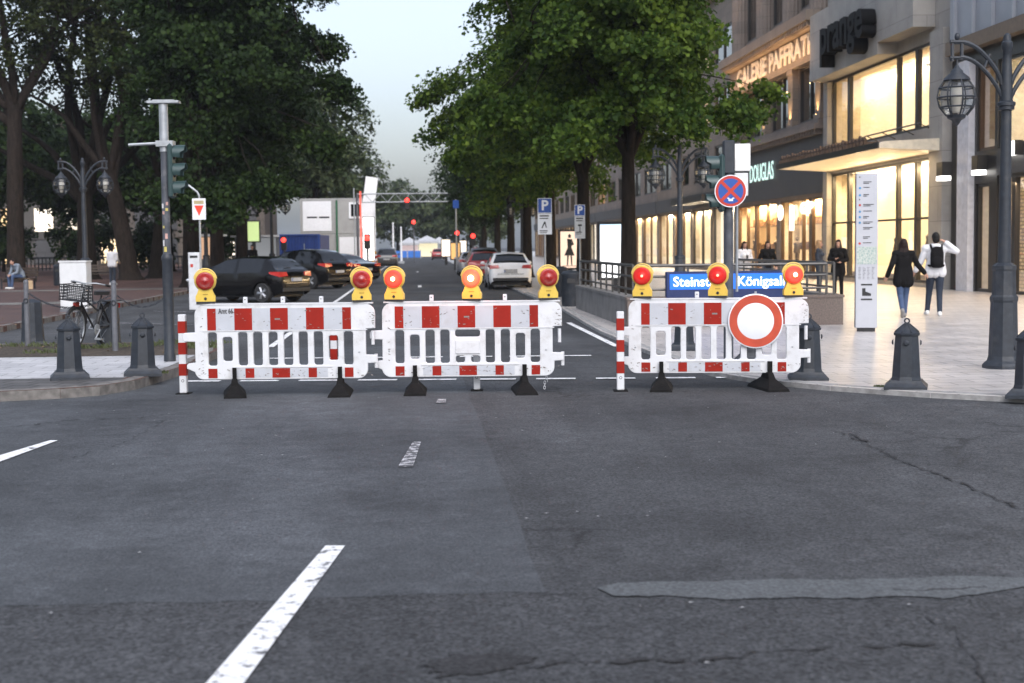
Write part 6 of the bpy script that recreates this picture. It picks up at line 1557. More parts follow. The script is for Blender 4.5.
# local: forward +X, wheels at x = -0.52 and +0.56
lean = Matrix.Rotation(R(-6), 4, 'X')
for x in (-.52, .56):
    m = MB(); m.X = lean @ Matrix.Translation((x, 0, .345)); m.torus((0, 0, 0), .325, .022, 'y', 36, 8); wl = m.build('wheel', M_TYRE, BK, 50)
    m = MB(); m.X = lean @ Matrix.Translation((x, 0, .345)); m.torus((0, 0, 0), .297, .012, 'y', 32, 6); m.lathe([(.03, -.045), (.03, .045)], 10, axis='y')
    for k in range(16): q = 2 * math.pi * k / 16; m.tube([(0, .03 * (-1) ** k, 0), (.295 * math.cos(q), 0, .295 * math.sin(q))], .0025, 4)
    m.build('rim', M_GALV, wl, 50)
    m = MB(); m.X = lean @ Matrix.Translation((x, 0, .345)); m.torus((0, 0, 0), .362, .022, 'y', 22, 6, a0=R(10 if x < 0 else 40), a1=R(190 if x < 0 else 170)); m.build('mudguard', M_BIKE, BK, 50)
m = MB(); m.X = lean
for a, b in (((-.08, 0, .30), (-.22, 0, .80)), ((-.08, 0, .30), (.40, 0, .74)), ((.40, 0, .70), (.37, 0, .90)), ((-.16, 0, .6), (.385, 0, .84)), ((-.52, .05, .345), (-.08, .03, .30)), ((-.52, -.05, .345), (-.08, -.03, .30)), ((-.52, .05, .345), (-.2, .02, .72)), ((-.52, -.05, .345), (-.2, -.02, .72))): bt(m, a, b)
bt(m, (.40, 0, .70), (.56, .05, .345), .014); bt(m, (.40, 0, .70), (.56, -.05, .345), .014); m.build('frame', M_BIKE, BK, 50)
m = MB(); m.X = lean; m.tube([(.37, 0, .88), (.33, 0, 1.06)], .014, 8); m.tube([(.10, .30, 1.04), (.22, .29, 1.06), (.32, .2, 1.08), (.35, 0, 1.06), (.32, -.2, 1.08), (.22, -.29, 1.06), (.10, -.30, 1.04)], .013, 8); hb = m.build('handlebar', M_GALV, BK, 50)
m = MB(); m.X = lean
for s in (-1, 1): m.tube([(.22, s * .29, 1.06), (.08, s * .302, 1.038)], .019, 8)
m.build('grip', M_BLACK, hb, 50)
m = MB(); m.X = lean; m.prism([(-.38, -.05), (-.33, -.1), (-.18, -.07), (-.02, -.02), (-.02, .02), (-.18, .07), (-.33, .1), (-.38, .05)], .86, .92); m.tube([(-.22, 0, .78), (-.25, 0, .87)], .014, 8); m.build('saddle', M_BLACK, BK, 50)
m = MB(); m.X = lean
for a, b in (((.44, -.2), (.74, -.2)), ((.74, -.2), (.74, .2)), ((.74, .2), (.44, .2)), ((.44, .2), (.44, -.2))):
    for z in (.80, .85, .90, .95, 1.0, 1.04): m.tube([(a[0], a[1], z), (b[0], b[1], z)], .008, 5)
    for k in range(7): t = k / 6; m.tube([(a[0] + (b[0] - a[0]) * t, a[1] + (b[1] - a[1]) * t, .80), (a[0] + (b[0] - a[0]) * t, a[1] + (b[1] - a[1]) * t, 1.04)], .007, 4)
m.box(.44, .74, -.2, .2, .792, .80); m.build('basket', M_BIKE, BK, None)
m = MB(); m.X = lean; m.cbox(.5, .62, -.03, .03, .70, .77, .01); m.build('front_reflector', M_RED, BK, None)
m = MB(); m.X = lean; m.cbox(-.86, -.83, -.03, .03, .62, .70, .008); m.build('rear_light', M_TAIL, BK, None)
m = MB(); m.X = lean; m.tube([(-.08, -.1, .3), (-.08, .1, .3)], .012, 6); m.lathe([(.09, -.05), (.09, -.04)], 20, (-.08, 0, .3), axis='y'); m.tube([(-.08, .1, .3), (.04, .1, .17)], .01, 6); m.tube([(-.08, -.1, .3), (-.2, -.1, .43)], .01, 6); m.box(.0, .08, .1, .2, .15, .175); m.box(-.24, -.16, -.2, -.1, .42, .445); m.build('pedals', M_GALV, BK, None)
m = MB(); m.X = lean; m.box(-.85, -.3, -.07, .07, .74, .755); m.tube([(-.52, .06, .35), (-.6, .06, .74)], .007, 5); m.tube([(-.52, -.06, .35), (-.6, -.06, .74)], .007, 5); m.build('luggage_rack', M_BIKE, BK, None)

# ------------------------------------------------------------------ site cabins, containers, hoardings, gantry
M_CAB = pbr('cabin_grey', (.36, .36, .35), .6, var=.08, scale=1, dirt=(.2, .19, .18), dscale=.8)
M_CABW = pbr('cabin_white', (.82, .83, .85), .5, var=.04)
yc = 106.0
T = thing('site_cabin', 'grey two storey stack of site cabins with white panels under the chestnuts', 'site cabin', (dirx(335, yc, 262), yc, 0), R(-2))
def cabin(x0, x1, z0, z1):
    m = MB(); m.box(x0, x1, 0, 6, z0, z1); w = m.build('wall', M_CAB, T, None)
    m = MB(); 
    for x in (x0, x1 - .12): m.box(x, x + .12, -.03, -.002, z0, z1)
    m.box(x0 + .12, x1 - .12, -.03, -.002, z0, z0 + .15); m.box(x0 + .12, x1 - .12, -.03, -.002, z1 - .15, z1); m.build('corner_frame', pbr('cabin_frame', (.36, .36, .35), .6), w, None)
for x0, x1 in ((-2.5, -.01), (.01, 2.5)):
    for z0, z1 in ((.1, 2.72), (2.75, 5.35)): cabin(x0, x1, z0, z1)
def panel(nm, x0, x1, z0, z1, mat, y=-.09): m = MB(); m.box(x0, x1, y, -.032, z0, z1); return m.build(nm, mat, T, None)
w_ = panel('shutter', -2.3, -.2, 2.95, 5.15, M_CABW); m = MB(); m.box(-2.0, -1.25, -.1, -.0905, 3.9, 4.02); m.box(-1.1, -.35, -.1, -.0905, 3.9, 4.02); m.build('vent_slot', M_BLACK, w_, None)
w_ = panel('window', 1.1, 2.1, 3.85, 5.05, M_CABW); m = MB(); m.box(1.25, 1.95, -.1, -.0905, 4.0, 4.9); m.build('pane', M_CGLASS, w_, None)
panel('door', -2.3, -1.6, .2, 2.5, M_CABW); panel('shutter', .35, 2.3, .2, 2.5, M_CABW)
m = MB(); m.tube([(.2, -.12, .1), (.2, -.12, 5.2)], .07, 8); m.build('drain_pipe', pbr('green_pipe', (.02, .13, .06), .5), T, 40)
yc = 92.0
T = thing('freight_container', 'ribbed dark blue container behind the black off road car', 'container', (dirx(300, yc, 262), yc, 0), R(-3))
m = MB(); pr = []; x = -1.25
while x < 1.2: pr += [(x, -.0), (x + .07, .0), (x + .1, .05), (x + .17, .05)]; x += .2
pr += [(1.25, 0), (1.25, 5.8), (-1.25, 5.8)]; m.prism(pr, .12, 2.55); m.build('wall', pbr('container_blue', (.012, .04, .19), .5, var=.15, scale=2), T, None)
m = MB()
for x in (-1.28, 1.18): m.box(x, x + .1, -.06, -.002, .02, 2.6)
m.box(-1.18, 1.18, -.06, -.002, 2.5, 2.6); m.box(-1.18, 1.18, -.06, -.002, .02, .13); m.build('frame', pbr('container_frame_blue', (.014, .05, .22), .5), T, None)
m = MB(); m.tube([(.3, -.08, .3), (.3, -.08, 2.0)], .03, 6); m.build('locking_bar', M_GALV, T, 40)
# hoarding and lit banner
yb_ = 84.0
T = thing('lit_banner', 'tall blazing white banner panel behind the yellow barriers', 'banner', (dirx(369, yb_, 262), yb_, 0), R(-10))
m = MB(); m.box(-.35, .35, 0, .12, 0, 3.5); m.build('case', M_IRONL, T, None)
m = MB(); m.box(-.32, .32, -.008, -.001, .3, 3.45); m.build('lit_sheet', emis('blazing_white', (1, .97, .95), 2.2), T, None)
m = MB(); m.box(-.5, -.42, .02, .1, .2, 5.0); m.build('red_strip', emis('red_neon', (1, .12, .08), 1.2), T, None)
T = thing('slanted_board', 'white slanted board standing up behind the site cabins', 'board', (dirx(362, 99, 262), 99.0, 0), R(10))
m = MB(); m.X = Matrix.Rotation(R(8), 4, 'Y'); m.box(-.55, .3, 0, .08, 3.0, 6.6); m.build('board', M_CABW, T, None); m = MB(); m.box(-.5, -.42, .1, .2, 0, 5.8); m.box(.42, .5, .1, .2, 0, 6.0); m.build('stand', M_GALV, T, None)
T = thing('banner_flag', 'narrow white banner beside the slanted board', 'banner', (dirx(372, 101, 262), 101.0, 0), R(5)); m = MB(); m.box(-.25, .3, 0, .06, .8, 5.6); m.build('cloth', M_CABW, T, None); m = MB(); m.cyl((-.3, .03, 0), (-.3, .03, 5.7), .04); m.build('mast', M_GALV, T, 40)
M_YB = pbr('yellow_barrier_plastic', (.55, .27, .02), .5, var=.1)
def water_barrier(label, loc, rz):
    T = thing('site_barrier', label, 'barrier', loc, rz, 'yellow plastic site barriers'); m = MB(); m.prism([(-.3, 0), (.3, 0), (.3, .25), (.12, .5), (.1, 1.0), (-.1, 1.0), (-.12, .5), (-.3, .25)], -.7, .7, axis='y'); m.build('body', M_YB, T, None)
    m = MB(); m.box(-.31, -.302, -.5, .5, .05, .2); m.build('reflector', M_SIGNWH, T, None); return T
for k, (px, y, lb) in enumerate(((355, 74, 'yellow site barrier nearest the black saloon'), (363, 79, 'yellow site barrier in the middle of its row'), (370, 86, 'yellow site barrier under the blazing white banner'), (374, 94, 'yellow site barrier at the far end of its row'))): 
    water_barrier(lb, along(px, y), R(60 if k < 2 else 15))
T = thing('beacon_post', 'red and white striped beacon board beside the yellow barriers', 'beacon', along(375.5, 88), 0)
m = MB(); m.box(-.13, .13, 0, .05, .25, 1.25); m.build('board', M_SIGNWH, T, None); m = MB()
for i in range(3): m.prism([(-.13, .3 + i * .32), (.13, .42 + i * .32), (.13, .57 + i * .32), (-.13, .45 + i * .32)], -.006, -.001, axis='y')
m.build('red_stripe', M_FOILR, T, None); m = MB(); m.box(-.2, .2, -.2, .25, 0, .12); m.box(-.03, .03, .055, .1, .121, 1.2); m.build('stand', M_BLACK, T, None); m = MB(); m.lathe([(.1, -.03), (.1, .03)], 16, (0, .02, 1.38), axis='y'); m.build('lamp', M_YB, T, 40)
# truss gantry with its red signal
yg = 95.0; xa, xb_ = dirx(358, yg), 2.3; zg = at(407, 202, yg).z
T = thing('truss_gantry', 'pale lattice gantry spanning the street beyond the parked cars', 'gantry', (0, yg, 0))
m = MB(); h = .55
for z in (zg, zg + h): 
    for y in (-.25, .25): m.tube([(xa, y, z), (xb_, y, z)], .035, 6)
x = xa; k = 0
while x < xb_ - .5:
    for y in (-.25, .25): m.tube([(x, y, zg if k % 2 == 0 else zg + h), (x + .5, y, zg + h if k % 2 == 0 else zg)], .022, 5)
    x += .5; k += 1
m.build('truss', M_GALV, T, 40)
for x in (xa,): m = MB(); m.tube([(x, 0, 0), (x, 0, zg + h)], .09, 8); m.box(x - .25, x + .25, -.3, .3, 0, .1); m.build('gantry_post', M_IRONL, T, 40)
def red_signal(label, x, y, z, hang=False, r=.15, pole=True):
    T = thing('red_signal', label, 'traffic light', (x, y, 0), R(-3), 'glowing red signals down the street')
    m = MB(); m.cbox(-.17, .17, 0, .22, z - .62, z + .22, .03); m.build('signal_head', M_BLACK, T, None)
    m = MB(); m.lathe([(r, .002), (r * .8, .04), (r * .3, .06)], 18, (0, 0, z), axis='y'); m.build('lens', M_REDLIT, T, 40)
    if pole: m = MB(); m.tube([(0, .3, 0), (0, .3, z + .2)], .06, 8); m.box(-.03, .03, .221, .3, z - .3, z - .2); m.build('pole', M_IRONL, T, 40)
    return T
red_signal('red signal hanging from the lattice gantry', at(407, 200, yg - .6).x, yg - .6, zg + .1, pole=False)
m = MB(); m.cbox(-.1, .1, 0, .2, -.35, 0, .02)
red_signal('small red signal on a tall pole behind the gantry', at(413.5, 222, 150).x, 150, at(413.5, 222, 150).z, r=.2)
red_signal('red signal among the dark maples of the shop row', at(457, 233, 98).x, 98, at(457, 233, 98).z)
red_signal('red signal in front of the ribbed blue container', at(283.5, 240, 88).x, 88, at(283.5, 240, 88).z)
red_signal('red signal half hidden by the blazing white banner', at(367, 238, 82).x, 82, at(367, 238, 82).z)
red_signal('thin red light column on the shop side above the parked red hatchback', at(473, 236, 92).x, 92, at(473, 236, 92).z)
# flagpoles, tents and barrier at the far end
for px, y, t_, lb in ((394, 140, 224, 'taller of the two pale flagpoles at the street end'), (402, 150, 228, 'shorter of the two pale flagpoles at the street end')):
    b = along(px, y); T = thing('flagpole', lb, 'flagpole', b, 0, 'pale flagpoles'); m = MB(); z = at(px, t_, y).z; m.tube([(0, 0, 0), (0, 0, z)], [.12, .07], 8); m.ell((0, 0, z + .05), (.1, .1, .1)); m.build('pole', M_CABW, T, 40); m = MB(); m.box(-.3, .3, -.3, .3, 0, .25); m.build('base', M_GALV, T, None)
def tent(label, x, y, w, h, lit, gr='market stalls closing the street'):
    T = thing('market_stall', label, 'stall', (x, y, 0), 0, gr); m = MB()
    for sx in (-1, 1):
        for yy in (0, 2.4): m.tube([(sx * w / 2, yy, 0), (sx * w / 2, yy, h)], .05, 6)
    m.build('stall_frame', M_GALV, T, 40); m = MB(); a = w / 2 + .15
    m.add([(-a, -.15, h), (a, -.15, h), (a, 2.55, h), (-a, 2.55, h), (-a, -.15, h - .35), (a, -.15, h - .35), (a, 2.55, h - .35), (-a, 2.55, h - .35), (0, 1.2, h + .9)], [(4, 5, 1, 0), (5, 6, 2, 1), (6, 7, 3, 2), (7, 4, 0, 3), (0, 1, 8), (1, 2, 8), (2, 3, 8), (3, 0, 8)]); m.build('roof', pbr('stall_roof', (.4, .41, .43), .6), T, None)
    m = MB(); m.box(-w / 2 + .1, w / 2 - .1, 2.2, 2.3, .1, h - .4); m.build('lit_back', lit, T, None); return T
tent('white roofed market stall glowing pale yellow at the street end', along(428, 236).x, 236, 3.6, 2.7, emis('pale_yellow_lit', (1, .9, .6), .9))
tent('white roofed market stall with pinkish light beside the flagpoles', along(410, 232).x, 232, 3.0, 2.4, emis('pinkish_lit', (.95, .75, .75), .6))
tent('plain white market stall next to the farther trees', along(440, 240).x, 240, 2.4, 2.5, emis('grey_lit2', (.5, .52, .55), .35))
T = thing('site_fence', 'bright blue barrier boards closing the far street end', 'barrier', along(408, 212), 0)
for x in (-1.0, 1.0): m = MB(); m.box(x - .93, x + .93, 0, .06, .15, 1.15); m.build('blue_board', pbr('fence_blue', (.03, .16, .55), .5), T, None)
m = MB()
for x in (-1.96, 0, 1.96): m.box(x - .05, x + .05, .065, .12, 0, 1.3); m.box(x - .3, x + .3, .0, .3, 0, .06) if False else None
m.build('fence_post', M_GALV, T, None)
T = thing('street_sign', 'small blue direction sign on a pole above the dark maples signal', 'road sign', along(457, 97), 0); m = MB(); m.tube([(0, .1, 0), (0, .1, 4.9)], .05, 8); m.build('pole', M_GALV, T, 40); m = MB(); m.box(-.2, .2, 0, .04, 4.3, 4.85); m.build('blue_plate', M_BLUE, T, None)
# ------------------------------------------------------------------ people
M_SKIN = pbr('skin', (0.42, 0.24, 0.17), 0.5, var=.06)
M_HAIRD = pbr('dark_brown_hair', (0.013, 0.006, 0.005), 0.55, spec=.25, var=.3, scale=40); M_HAIRB = pbr('black_hair', (0.007, 0.006, 0.006), 0.55, spec=.25); M_HAIRF = pbr('fair_hair', (.28, .16, .07), .5, var=.3, scale=40)
M_COATB = pbr('black_cloth', (0.006, 0.0055, 0.006), 0.9, spec=.2, var=.2, bump=.2, bscale=60); M_JEANS = pbr('blue_denim', (0.045, 0.075, 0.15), 0.8, var=.2, bump=.2, bscale=90); M_JEANSD = pbr('dark_denim', (0.016, 0.025, 0.045), 0.8, var=.2)
M_WSHIRT = pbr('white_cloth', (0.62, 0.62, 0.64), 0.8, var=.06, bump=.3, bscale=18); M_BEIGEC = pbr('beige_cloth', (.45, .36, .27), .8); M_NAVY = pbr('navy_cloth', (.02, .028, .045), .8); M_SHOEW = pbr('white_shoe', (.66, .66, .66), .5); M_SHOEB = pbr('black_shoe', (.015, .015, .015), .5); M_SHOEG = pbr('grey_shoe', (.22, .21, .2), .6); M_GREYC = pbr('grey_blue_cloth', (.16, .19, .23), .8)
def capsule(mb, a, b, ra, rb, n=10):
    a, b = Vector(a), Vector(b); L = (b - a).length; t = (b - a) / max(L, 1e-6)
    pts, rr = [], []
    for q in (-90, -60, -30): pts.append(a + t * ra * math.sin(R(q))); rr.append(max(.001, ra * math.cos(R(q))))
    pts.append(a); rr.append(ra); pts.append(b); rr.append(rb)
    for q in (30, 60, 90): pts.append(b + t * rb * math.sin(R(q))); rr.append(max(.001, rb * math.cos(R(q))))
    mb.tube(pts, rr, n)
def merged(name, mb, voxel, mat, parent, smooth=3):
    """union of overlapping volumes into one continuous surface"""
    o = mb.build(name, mat, None, None)
    r = o.modifiers.new('remesh', 'REMESH'); r.mode = 'VOXEL'; r.voxel_size = voxel
    s = o.modifiers.new('smooth', 'SMOOTH'); s.iterations = smooth; s.factor = .5
    dg = bpy.context.evaluated_depsgraph_get(); dg.update()
    me = bpy.data.meshes.new_from_object(o.evaluated_get(dg)); old = o.data; o.modifiers.clear(); o.data = me; bpy.data.meshes.remove(old)
    me.materials.clear(); me.materials.append(mat); me.shade_smooth()
    if parent is not None: o.parent = parent
    return o
def hand(mb, w, d, palm_n, curl=.5, k=1.0):
    """palm and five separate bent fingers from wrist w along d; palm_n: the way the palm faces"""
    w, d, p = Vector(w), Vector(d).normalized(), Vector(palm_n); p = (p - d * p.dot(d)).normalized(); s = d.cross(p)
    capsule(mb, w, w + d * .05 * k, .026 * k, .03 * k, 8)
    for i, (o, L) in enumerate(((-.03, .062), (-.010, .072), (.010, .068), (.029, .055))):
        b = w + d * .075 * k + s * o * k; m1 = b + (d * .9 + p * curl * .5).normalized() * L * .55 * k; e = m1 + (d * (1 - curl) + p * curl * 1.2).normalized() * L * .5 * k
        capsule(mb, w + d * .05 * k + s * o * .8 * k, b, .0115 * k, .0105 * k, 7); capsule(mb, b, m1, .0105 * k, .0095 * k, 7); capsule(mb, m1, e, .0092 * k, .008 * k, 7)
    b = w + d * .02 * k - s * .028 * k; m1 = b + (d * .6 - s * .7 + p * .2).normalized() * .045 * k; capsule(mb, b, m1, .013 * k, .0115 * k, 7); capsule(mb, m1, m1 + (d * .9 - s * .2 + p * .3).normalized() * .032 * k, .011 * k, .009 * k, 7)
def person(label, loc, rz, J, H=1.75, top=None, trousers=None, shoes=None, hair=None, hairlen=0.0, coat=None, women=True, hands=((0, -.3, -1), (0, -.3, -1)), curl=.45, group=None, turn=0.0, bulky=1.0, hoodie=False):
    """local frame faces -Y; J overrides joints of a 1.75 m figure: L/R = figure's x sign -1/+1"""
    T = thing('person', label, 'person', loc, rz, group); k = H / 1.75
    T.scale = (k, k, k)
    sh = .175 if women else .205
    j = dict(pelvis=(0, 0, .95), waist=(0, .0, 1.10), chest=(0, .0, 1.32), neck=(0, .01, 1.48), head=(0, -.01, 1.635),
             shL=(-sh, 0, 1.425), elL=(-sh - .05, .03, 1.13), wrL=(-sh - .06, -.05, .89), shR=(sh, 0, 1.425), elR=(sh + .05, .03, 1.13), wrR=(sh + .06, -.05, .89),
             hipL=(-.09, 0, .92), knL=(-.10, -.02, .50), anL=(-.105, .02, .085), hipR=(.09, 0, .92), knR=(.10, -.02, .50), anR=(.105, .02, .085), toL=None, toR=None)
    j.update(J)
    for s in 'LR':
        if j['to' + s] is None: a = j['an' + s]; j['to' + s] = (a[0] * 1.1, a[1] - .15, a[2] - .05)
    V3 = {q: Vector(v) for q, v in j.items()}
    def torso(mb, g):
        for a, b, ra, rb in (('pelvis', 'waist', .115, .10), ('waist', 'chest', .10, .115)):
            for dx in (-.055, 0, .055): capsule(mb, V3[a] + Vector((dx, 0, 0)), V3[b] + Vector((dx * 1.15, 0, 0)), ra * .92 + g, rb * .92 + g)
        for s in 'LR': capsule(mb, V3['chest'] + Vector((0, 0, .06)), V3['sh' + s], .10 + g, .062 + g); capsule(mb, V3['neck'] - Vector((0, 0, .02)), V3['sh' + s], .05 + g, .055 + g)
        if women:
            for s in (-1, 1): mb.ell(V3['chest'] + Vector((s * .075, -.075 - g * .5, -.02)), (.065 + g, .06 + g, .065 + g), 12, 8)
    def arms(mb, g, cut=1.0):
        for s in 'LR': capsule(mb, V3['sh' + s], V3['el' + s], .05 + g, .04 + g); capsule(mb, V3['el' + s], V3['el' + s].lerp(V3['wr' + s], cut), .04 + g, .028 + g * 1.2)
    def legs(mb, g, cut=1.0):
        for s in 'LR': capsule(mb, V3['hip' + s], V3['kn' + s], .088 + g, .056 + g); capsule(mb, V3['kn' + s], V3['kn' + s].lerp(V3['an' + s], cut), .054 + g, .036 + g * 1.3); 
        capsule(mb, V3['hipL'], V3['hipR'], .10 + g, .10 + g)
    hd = V3['head']; Q = Matrix.Translation(hd) @ Matrix.Rotation(turn, 4, 'Z')
    b = MB(); torso(b, 0); arms(b, 0); legs(b, 0); capsule(b, V3['neck'] - Vector((0, 0, .03)), hd + Vector((0, .01, -.05)), .055, .052)
    b.X = Q; b.ell((0, .012, .02), (.073, .092, .10), 16, 12); b.ell((0, -.022, -.045), (.055, .062, .068), 14, 10); capsule(b, (0, -.088, .005), (0, -.104, -.03), .012, .017, 8); capsule(b, (-.02, -.078, -.062), (.02, -.078, -.062), .011, .011, 8)
    for s in (-1, 1): b.ell((s * .074, .012, -.005), (.014, .024, .034), 10, 8)
    b.X = None
    for s, pn in zip('LR', hands): hand(b, V3['wr' + s], (V3['wr' + s] - V3['el' + s]), pn, curl)
    for s in 'LR': capsule(b, V3['an' + s] + Vector((0, .035, -.045)), V3['to' + s], .036, .032)
    merged('body', b, .0075, M_SKIN, T, 2)
    e = MB(); e.X = Q
    for s in (-1, 1): e.ell((s * .031, -.083, .008), (.012, .008, .0075), 10, 8)
    e.build('eyes', pbr('eye_dark', (.03, .025, .02), .25), T, 50)
    m = MB(); m.X = Q; capsule(m, (-.02, -.0885, -.062), (.02, -.0885, -.062), .0045, .0045, 8); m.build('lips', pbr('lips', (.35, .1, .09), .5), T, 50)
    t = MB(); torso(t, .016 * bulky); arms(t, .014 * bulky, .96)
    if coat:
        for dx in (-.08, 0, .08): capsule(t, V3['waist'] + Vector((dx, 0, 0)), V3['pelvis'] + Vector((dx * 1.35, .01, -coat)), .12, .125)
    if hoodie: t.ell(V3['neck'] + Vector((0, .07, -.01)), (.11, .07, .06), 12, 8)
    merged('jacket' if coat else 'top', t, .011, top, T)
    g = MB(); legs(g, .014, .97); 
    for dx in (-.05, .05): capsule(g, V3['pelvis'] + Vector((dx, 0, -.03)), V3['pelvis'].lerp(V3['waist'], .45) + Vector((dx, 0, 0)), .118, .108)
    merged('trousers', g, .011, trousers, T)
    for s in 'LR':
        f = MB(); a, to = V3['an' + s], V3['to' + s]; capsule(f, a + Vector((0, .03, -.02)), a + (to - a) * .2 + Vector((0, .03, -.035)), .045, .048); capsule(f, a + Vector((0, .045, -.045)), to, .043, .041); capsule(f, to, to + (to - a).normalized() * .02, .041, .036)
        o_ = merged('shoe', f, .009, shoes, T); 
    hm = MB(); hm.X = Q
    for (c, r) in (((0, .028, .035), (.086, .095, .103)), ((0, .055, -.02), (.078, .065, .085))): hm.ell(c, r, 16, 12)
    hm.ell((0, -.055, .09), (.06, .04, .03), 12, 8)
    if hairlen > 0:
        hm.X = None; base = hd + Vector((0, .06, .0)); cs, sn = math.cos(turn), math.sin(turn)
        for dx in (-.06, -.03, 0, .03, .06):
            for s2 in (0,):
                p0 = Q @ Vector((dx, .062 - abs(dx) * .25, -.03)); p1 = Q @ Vector((dx * 1.5, .085 - abs(dx) * .3, -.09 - hairlen * .5)); p2 = Q @ Vector((dx * 1.25, .075 - abs(dx) * .2, -.06 - hairlen)); capsule(hm, p0, p1, .042, .045, 8); capsule(hm, p1, p2, .045, .022, 8)
        for dx in (-.075, .075): p0 = Q @ Vector((dx, -.005, .02)); p1 = Q @ Vector((dx * 1.12, -.015, -.12)); p2 = Q @ Vector((dx * 1.2, -.045, -.10 - hairlen * .6)); capsule(hm, p0, p1, .026, .03, 8); capsule(hm, p1, p2, .03, .018, 8)
    merged('hair', hm, .009, hair, T, 2)
    return T
# the couple walking away hand in hand (they face +Y: local -Y turned round, so figure left is world right)
wl, ml = G(903, 317.5, ZR), G(935, 316, ZR)
RZ = R(180 - 12)
ww = person('long haired person in a black coat and blue jeans walking away hand in hand', wl, RZ, dict(
    elL=(-.30, .0, 1.19), wrL=(-.47, -.03, .99), elR=(.27, .10, 1.17), wrR=(.36, .06, .93), knL=(-.07, -.12, .52), anL=(-.04, -.06, .09), knR=(.06, -.02, .50), anR=(.05, .27, .20), toR=(.05, .24, .05), head=(0, -.02, 1.63)),
    H=1.70, top=M_COATB, trousers=M_JEANS, shoes=M_SHOEG, hair=M_HAIRD, hairlen=.42, coat=.16, hands=((-.2, -.3, -.6), (0, -1, -.2)), bulky=1.6)
mm_ = person('short haired person in a white hoodie walking away, hand at the neck', ml, RZ, dict(
    elR=(.29, -.02, 1.16), wrR=(.40, -.06, .96), elL=(-.42, .05, 1.36), wrL=(-.20, .07, 1.54), knL=(-.09, -.03, .50), anL=(-.09, .03, .085), knR=(.10, -.16, .52), anR=(.13, -.22, .10)),
    H=1.83, top=M_WSHIRT, trousers=M_JEANSD, shoes=M_SHOEW, hair=M_HAIRB, women=False, coat=.03, hands=((.5, 0, .3), (.2, -.3, -.6)), bulky=1.9, hoodie=True)
bp = thing('backpack', 'black backpack worn by the person in the white hoodie', 'backpack', ml, RZ); bp.scale = (1.045,) * 3
m = MB(); m.cbox(-.14, .14, .16, .27, 1.02, 1.40, .05); m.ell((0, .20, 1.38), (.13, .07, .09), 14, 10); m.ell((0, .26, 1.15), (.12, .06, .12), 14, 10); merged('bag', m, .012, M_COATB, bp, 4)
for s in (-1, 1):
    m = MB(); m.tube([(s * .10, .17, 1.40), (s * .115, .08, 1.50), (s * .12, -.05, 1.49), (s * .13, -.145, 1.36), (s * .155, -.12, 1.2), (s * .17, .03, 1.08), (s * .13, .17, 1.06)], .022, 8); m.build('strap', M_COATB, bp, 50)
# four people standing by the railing, in front of the glowing shop
yq = 45.5
person('person in a white blouse and beige trousers looking at a phone behind the railing', Vector((dirx(744.5, yq, 295), yq, ZR)), R(10), dict(elL=(-.26, .0, 1.16), wrL=(-.10, -.20, 1.14), elR=(.26, .0, 1.16), wrR=(.06, -.21, 1.15)), H=1.70, top=M_WSHIRT, trousers=M_BEIGEC, shoes=M_SHOEW, hair=M_HAIRD, hairlen=.12, hands=((0, -.2, 1), (0, -.3, 1)), coat=.05, bulky=1.3)
ph_ = thing('phone', 'dark phone held by the person in the white blouse', 'phone', Vector((dirx(744.5, yq, 295), yq, ZR)) + Vector((0.02, -.28, 1.19)), R(10)); m = MB(); m.cbox(-.037, .037, -.005, .005, -.075, .075, .004); m.build('case', M_BLACK, ph_, None); m = MB(); m.box(-.033, .033, .0055, .0068, -.068, .068); m.build('screen', M_COOL, ph_, None)
person('long haired person in a black sweater and jeans facing the street behind the railing', Vector((dirx(767.5, yq, 295), yq, ZR)), R(4), dict(elL=(-.28, .04, 1.15), wrL=(-.26, -.1, .93), elR=(.28, .04, 1.15), wrR=(.26, -.1, .93)), H=1.70, top=M_COATB, trousers=M_JEANSD, shoes=M_SHOEB, hair=M_HAIRD, hairlen=.25, bulky=1.7)
p820 = G(819, 295, ZR)
person('fair haired person in dark blue clothes standing sideways beside the railing end', p820, R(62), dict(elR=(.20, .02, 1.15), wrR=(.17, -.18, 1.0), elL=(-.21, .0, 1.14), wrL=(-.16, -.2, 1.02)), H=1.72, top=M_NAVY, trousers=M_NAVY, shoes=M_SHOEB, hair=M_HAIRF, hairlen=.28, hands=((0, -.2, 1), (0, -.3, 1)))
p838 = G(838, 297, ZR)
person('person all in black with long dark hair standing next to the fair haired person', p838, R(-28), dict(elL=(-.27, -.04, 1.16), wrL=(-.06, -.2, 1.17), elR=(.27, .02, 1.15), wrR=(.12, -.18, 1.08)), H=1.72, top=M_COATB, trousers=M_COATB, shoes=M_SHOEB, hair=M_HAIRD, hairlen=.3, coat=.2, bulky=1.8, hands=((0, -.2, 1), (0, -.3, 1)))
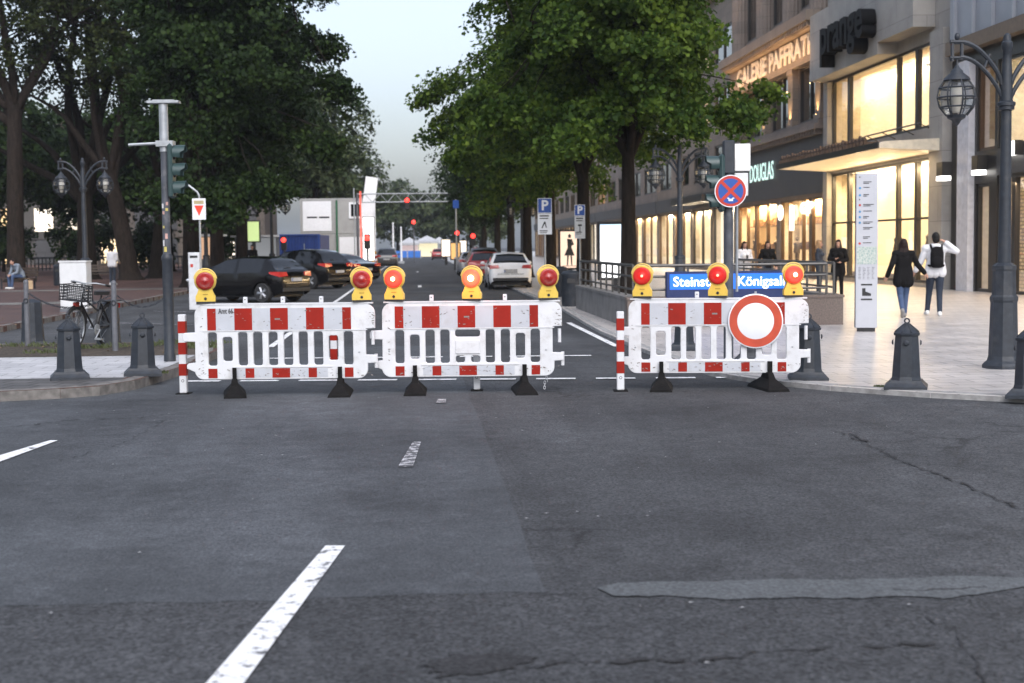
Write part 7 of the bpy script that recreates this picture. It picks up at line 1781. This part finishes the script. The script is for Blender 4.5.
# people under the planes
person('person in a white shirt and dark trousers standing under the plane trees', G(113, 285, ZL), R(160), dict(elL=(-.24, -.02, 1.16), wrL=(-.2, -.2, 1.05), elR=(.24, .0, 1.15), wrR=(.2, -.18, 1.0)), H=1.75, top=M_WSHIRT, trousers=M_NAVY, shoes=M_SHOEW, hair=M_HAIRB, women=False, coat=.04, bulky=1.5)
person('person in a grey blue jacket and jeans sitting bent forward on the bench', pb + Matrix.Rotation(R(-30), 3, 'Z') @ Vector((.1, .22, -.40)), R(-70 + 30), dict(
    pelvis=(0, .08, .95), waist=(0, .05, 1.1), chest=(0, -.10, 1.29), neck=(0, -.22, 1.42), head=(0, -.32, 1.53), shL=(-.2, -.17, 1.38), shR=(.2, -.17, 1.38), elL=(-.22, -.25, 1.1), elR=(.22, -.25, 1.1), wrL=(-.08, -.42, 1.0), wrR=(.08, -.42, 1.0),
    hipL=(-.1, .02, .92), hipR=(.1, .02, .92), knL=(-.14, -.42, .93), knR=(.14, -.42, .93), anL=(-.12, -.40, .49), anR=(.12, -.45, .49)), H=1.75, top=M_GREYC, trousers=M_JEANS, shoes=M_SHOEW, hair=M_HAIRD, women=False, coat=.02, bulky=1.6, hoodie=True)
T = thing('shopping_bag', 'small paper bag standing beside the seated person', 'bag', pb + Vector((.75, -.55, 0)), R(20)); m = MB(); m.box(-.16, .16, -.08, .08, 0, .36); bgx = m.build('bag', pbr('kraft_paper', (.42, .3, .18), .7), T, None); m = MB(); m.X = Matrix.Translation((0, 0, .36)); m.torus((0, 0, 0), .07, .006, 'y', 12, 5, a0=0, a1=math.pi); m.build('handle', MATS['kraft_paper'], bgx, 50)
person('person in black standing in the dark under the lime lit poster', Vector((dirx(253, 78, 290), 78.0, ZL)), R(0), {}, H=1.78, top=M_COATB, trousers=M_COATB, shoes=M_SHOEB, hair=M_HAIRB, women=False)
bpy.context.view_layer.update()
# ------------------------------------------------------------------ evening air
def haze_box(dens):
    m = bpy.data.materials.new('evening_air'); m.use_nodes = True; n = m.node_tree.nodes; l = m.node_tree.links
    n.remove(n['Principled BSDF']); v = n.new('ShaderNodeVolumePrincipled'); v.inputs['Density'].default_value = dens; v.inputs['Color'].default_value = (.82, .88, .96, 1); v.inputs['Anisotropy'].default_value = .2
    l.new(v.outputs[0], n['Material Output'].inputs['Volume'])
    b = MB(); b.box(-1600, 1600, -320, 2520, -1.0, 32); o = b.build('haze', m, None, None); o['kind'] = 'stuff'
haze_box(0.00025)
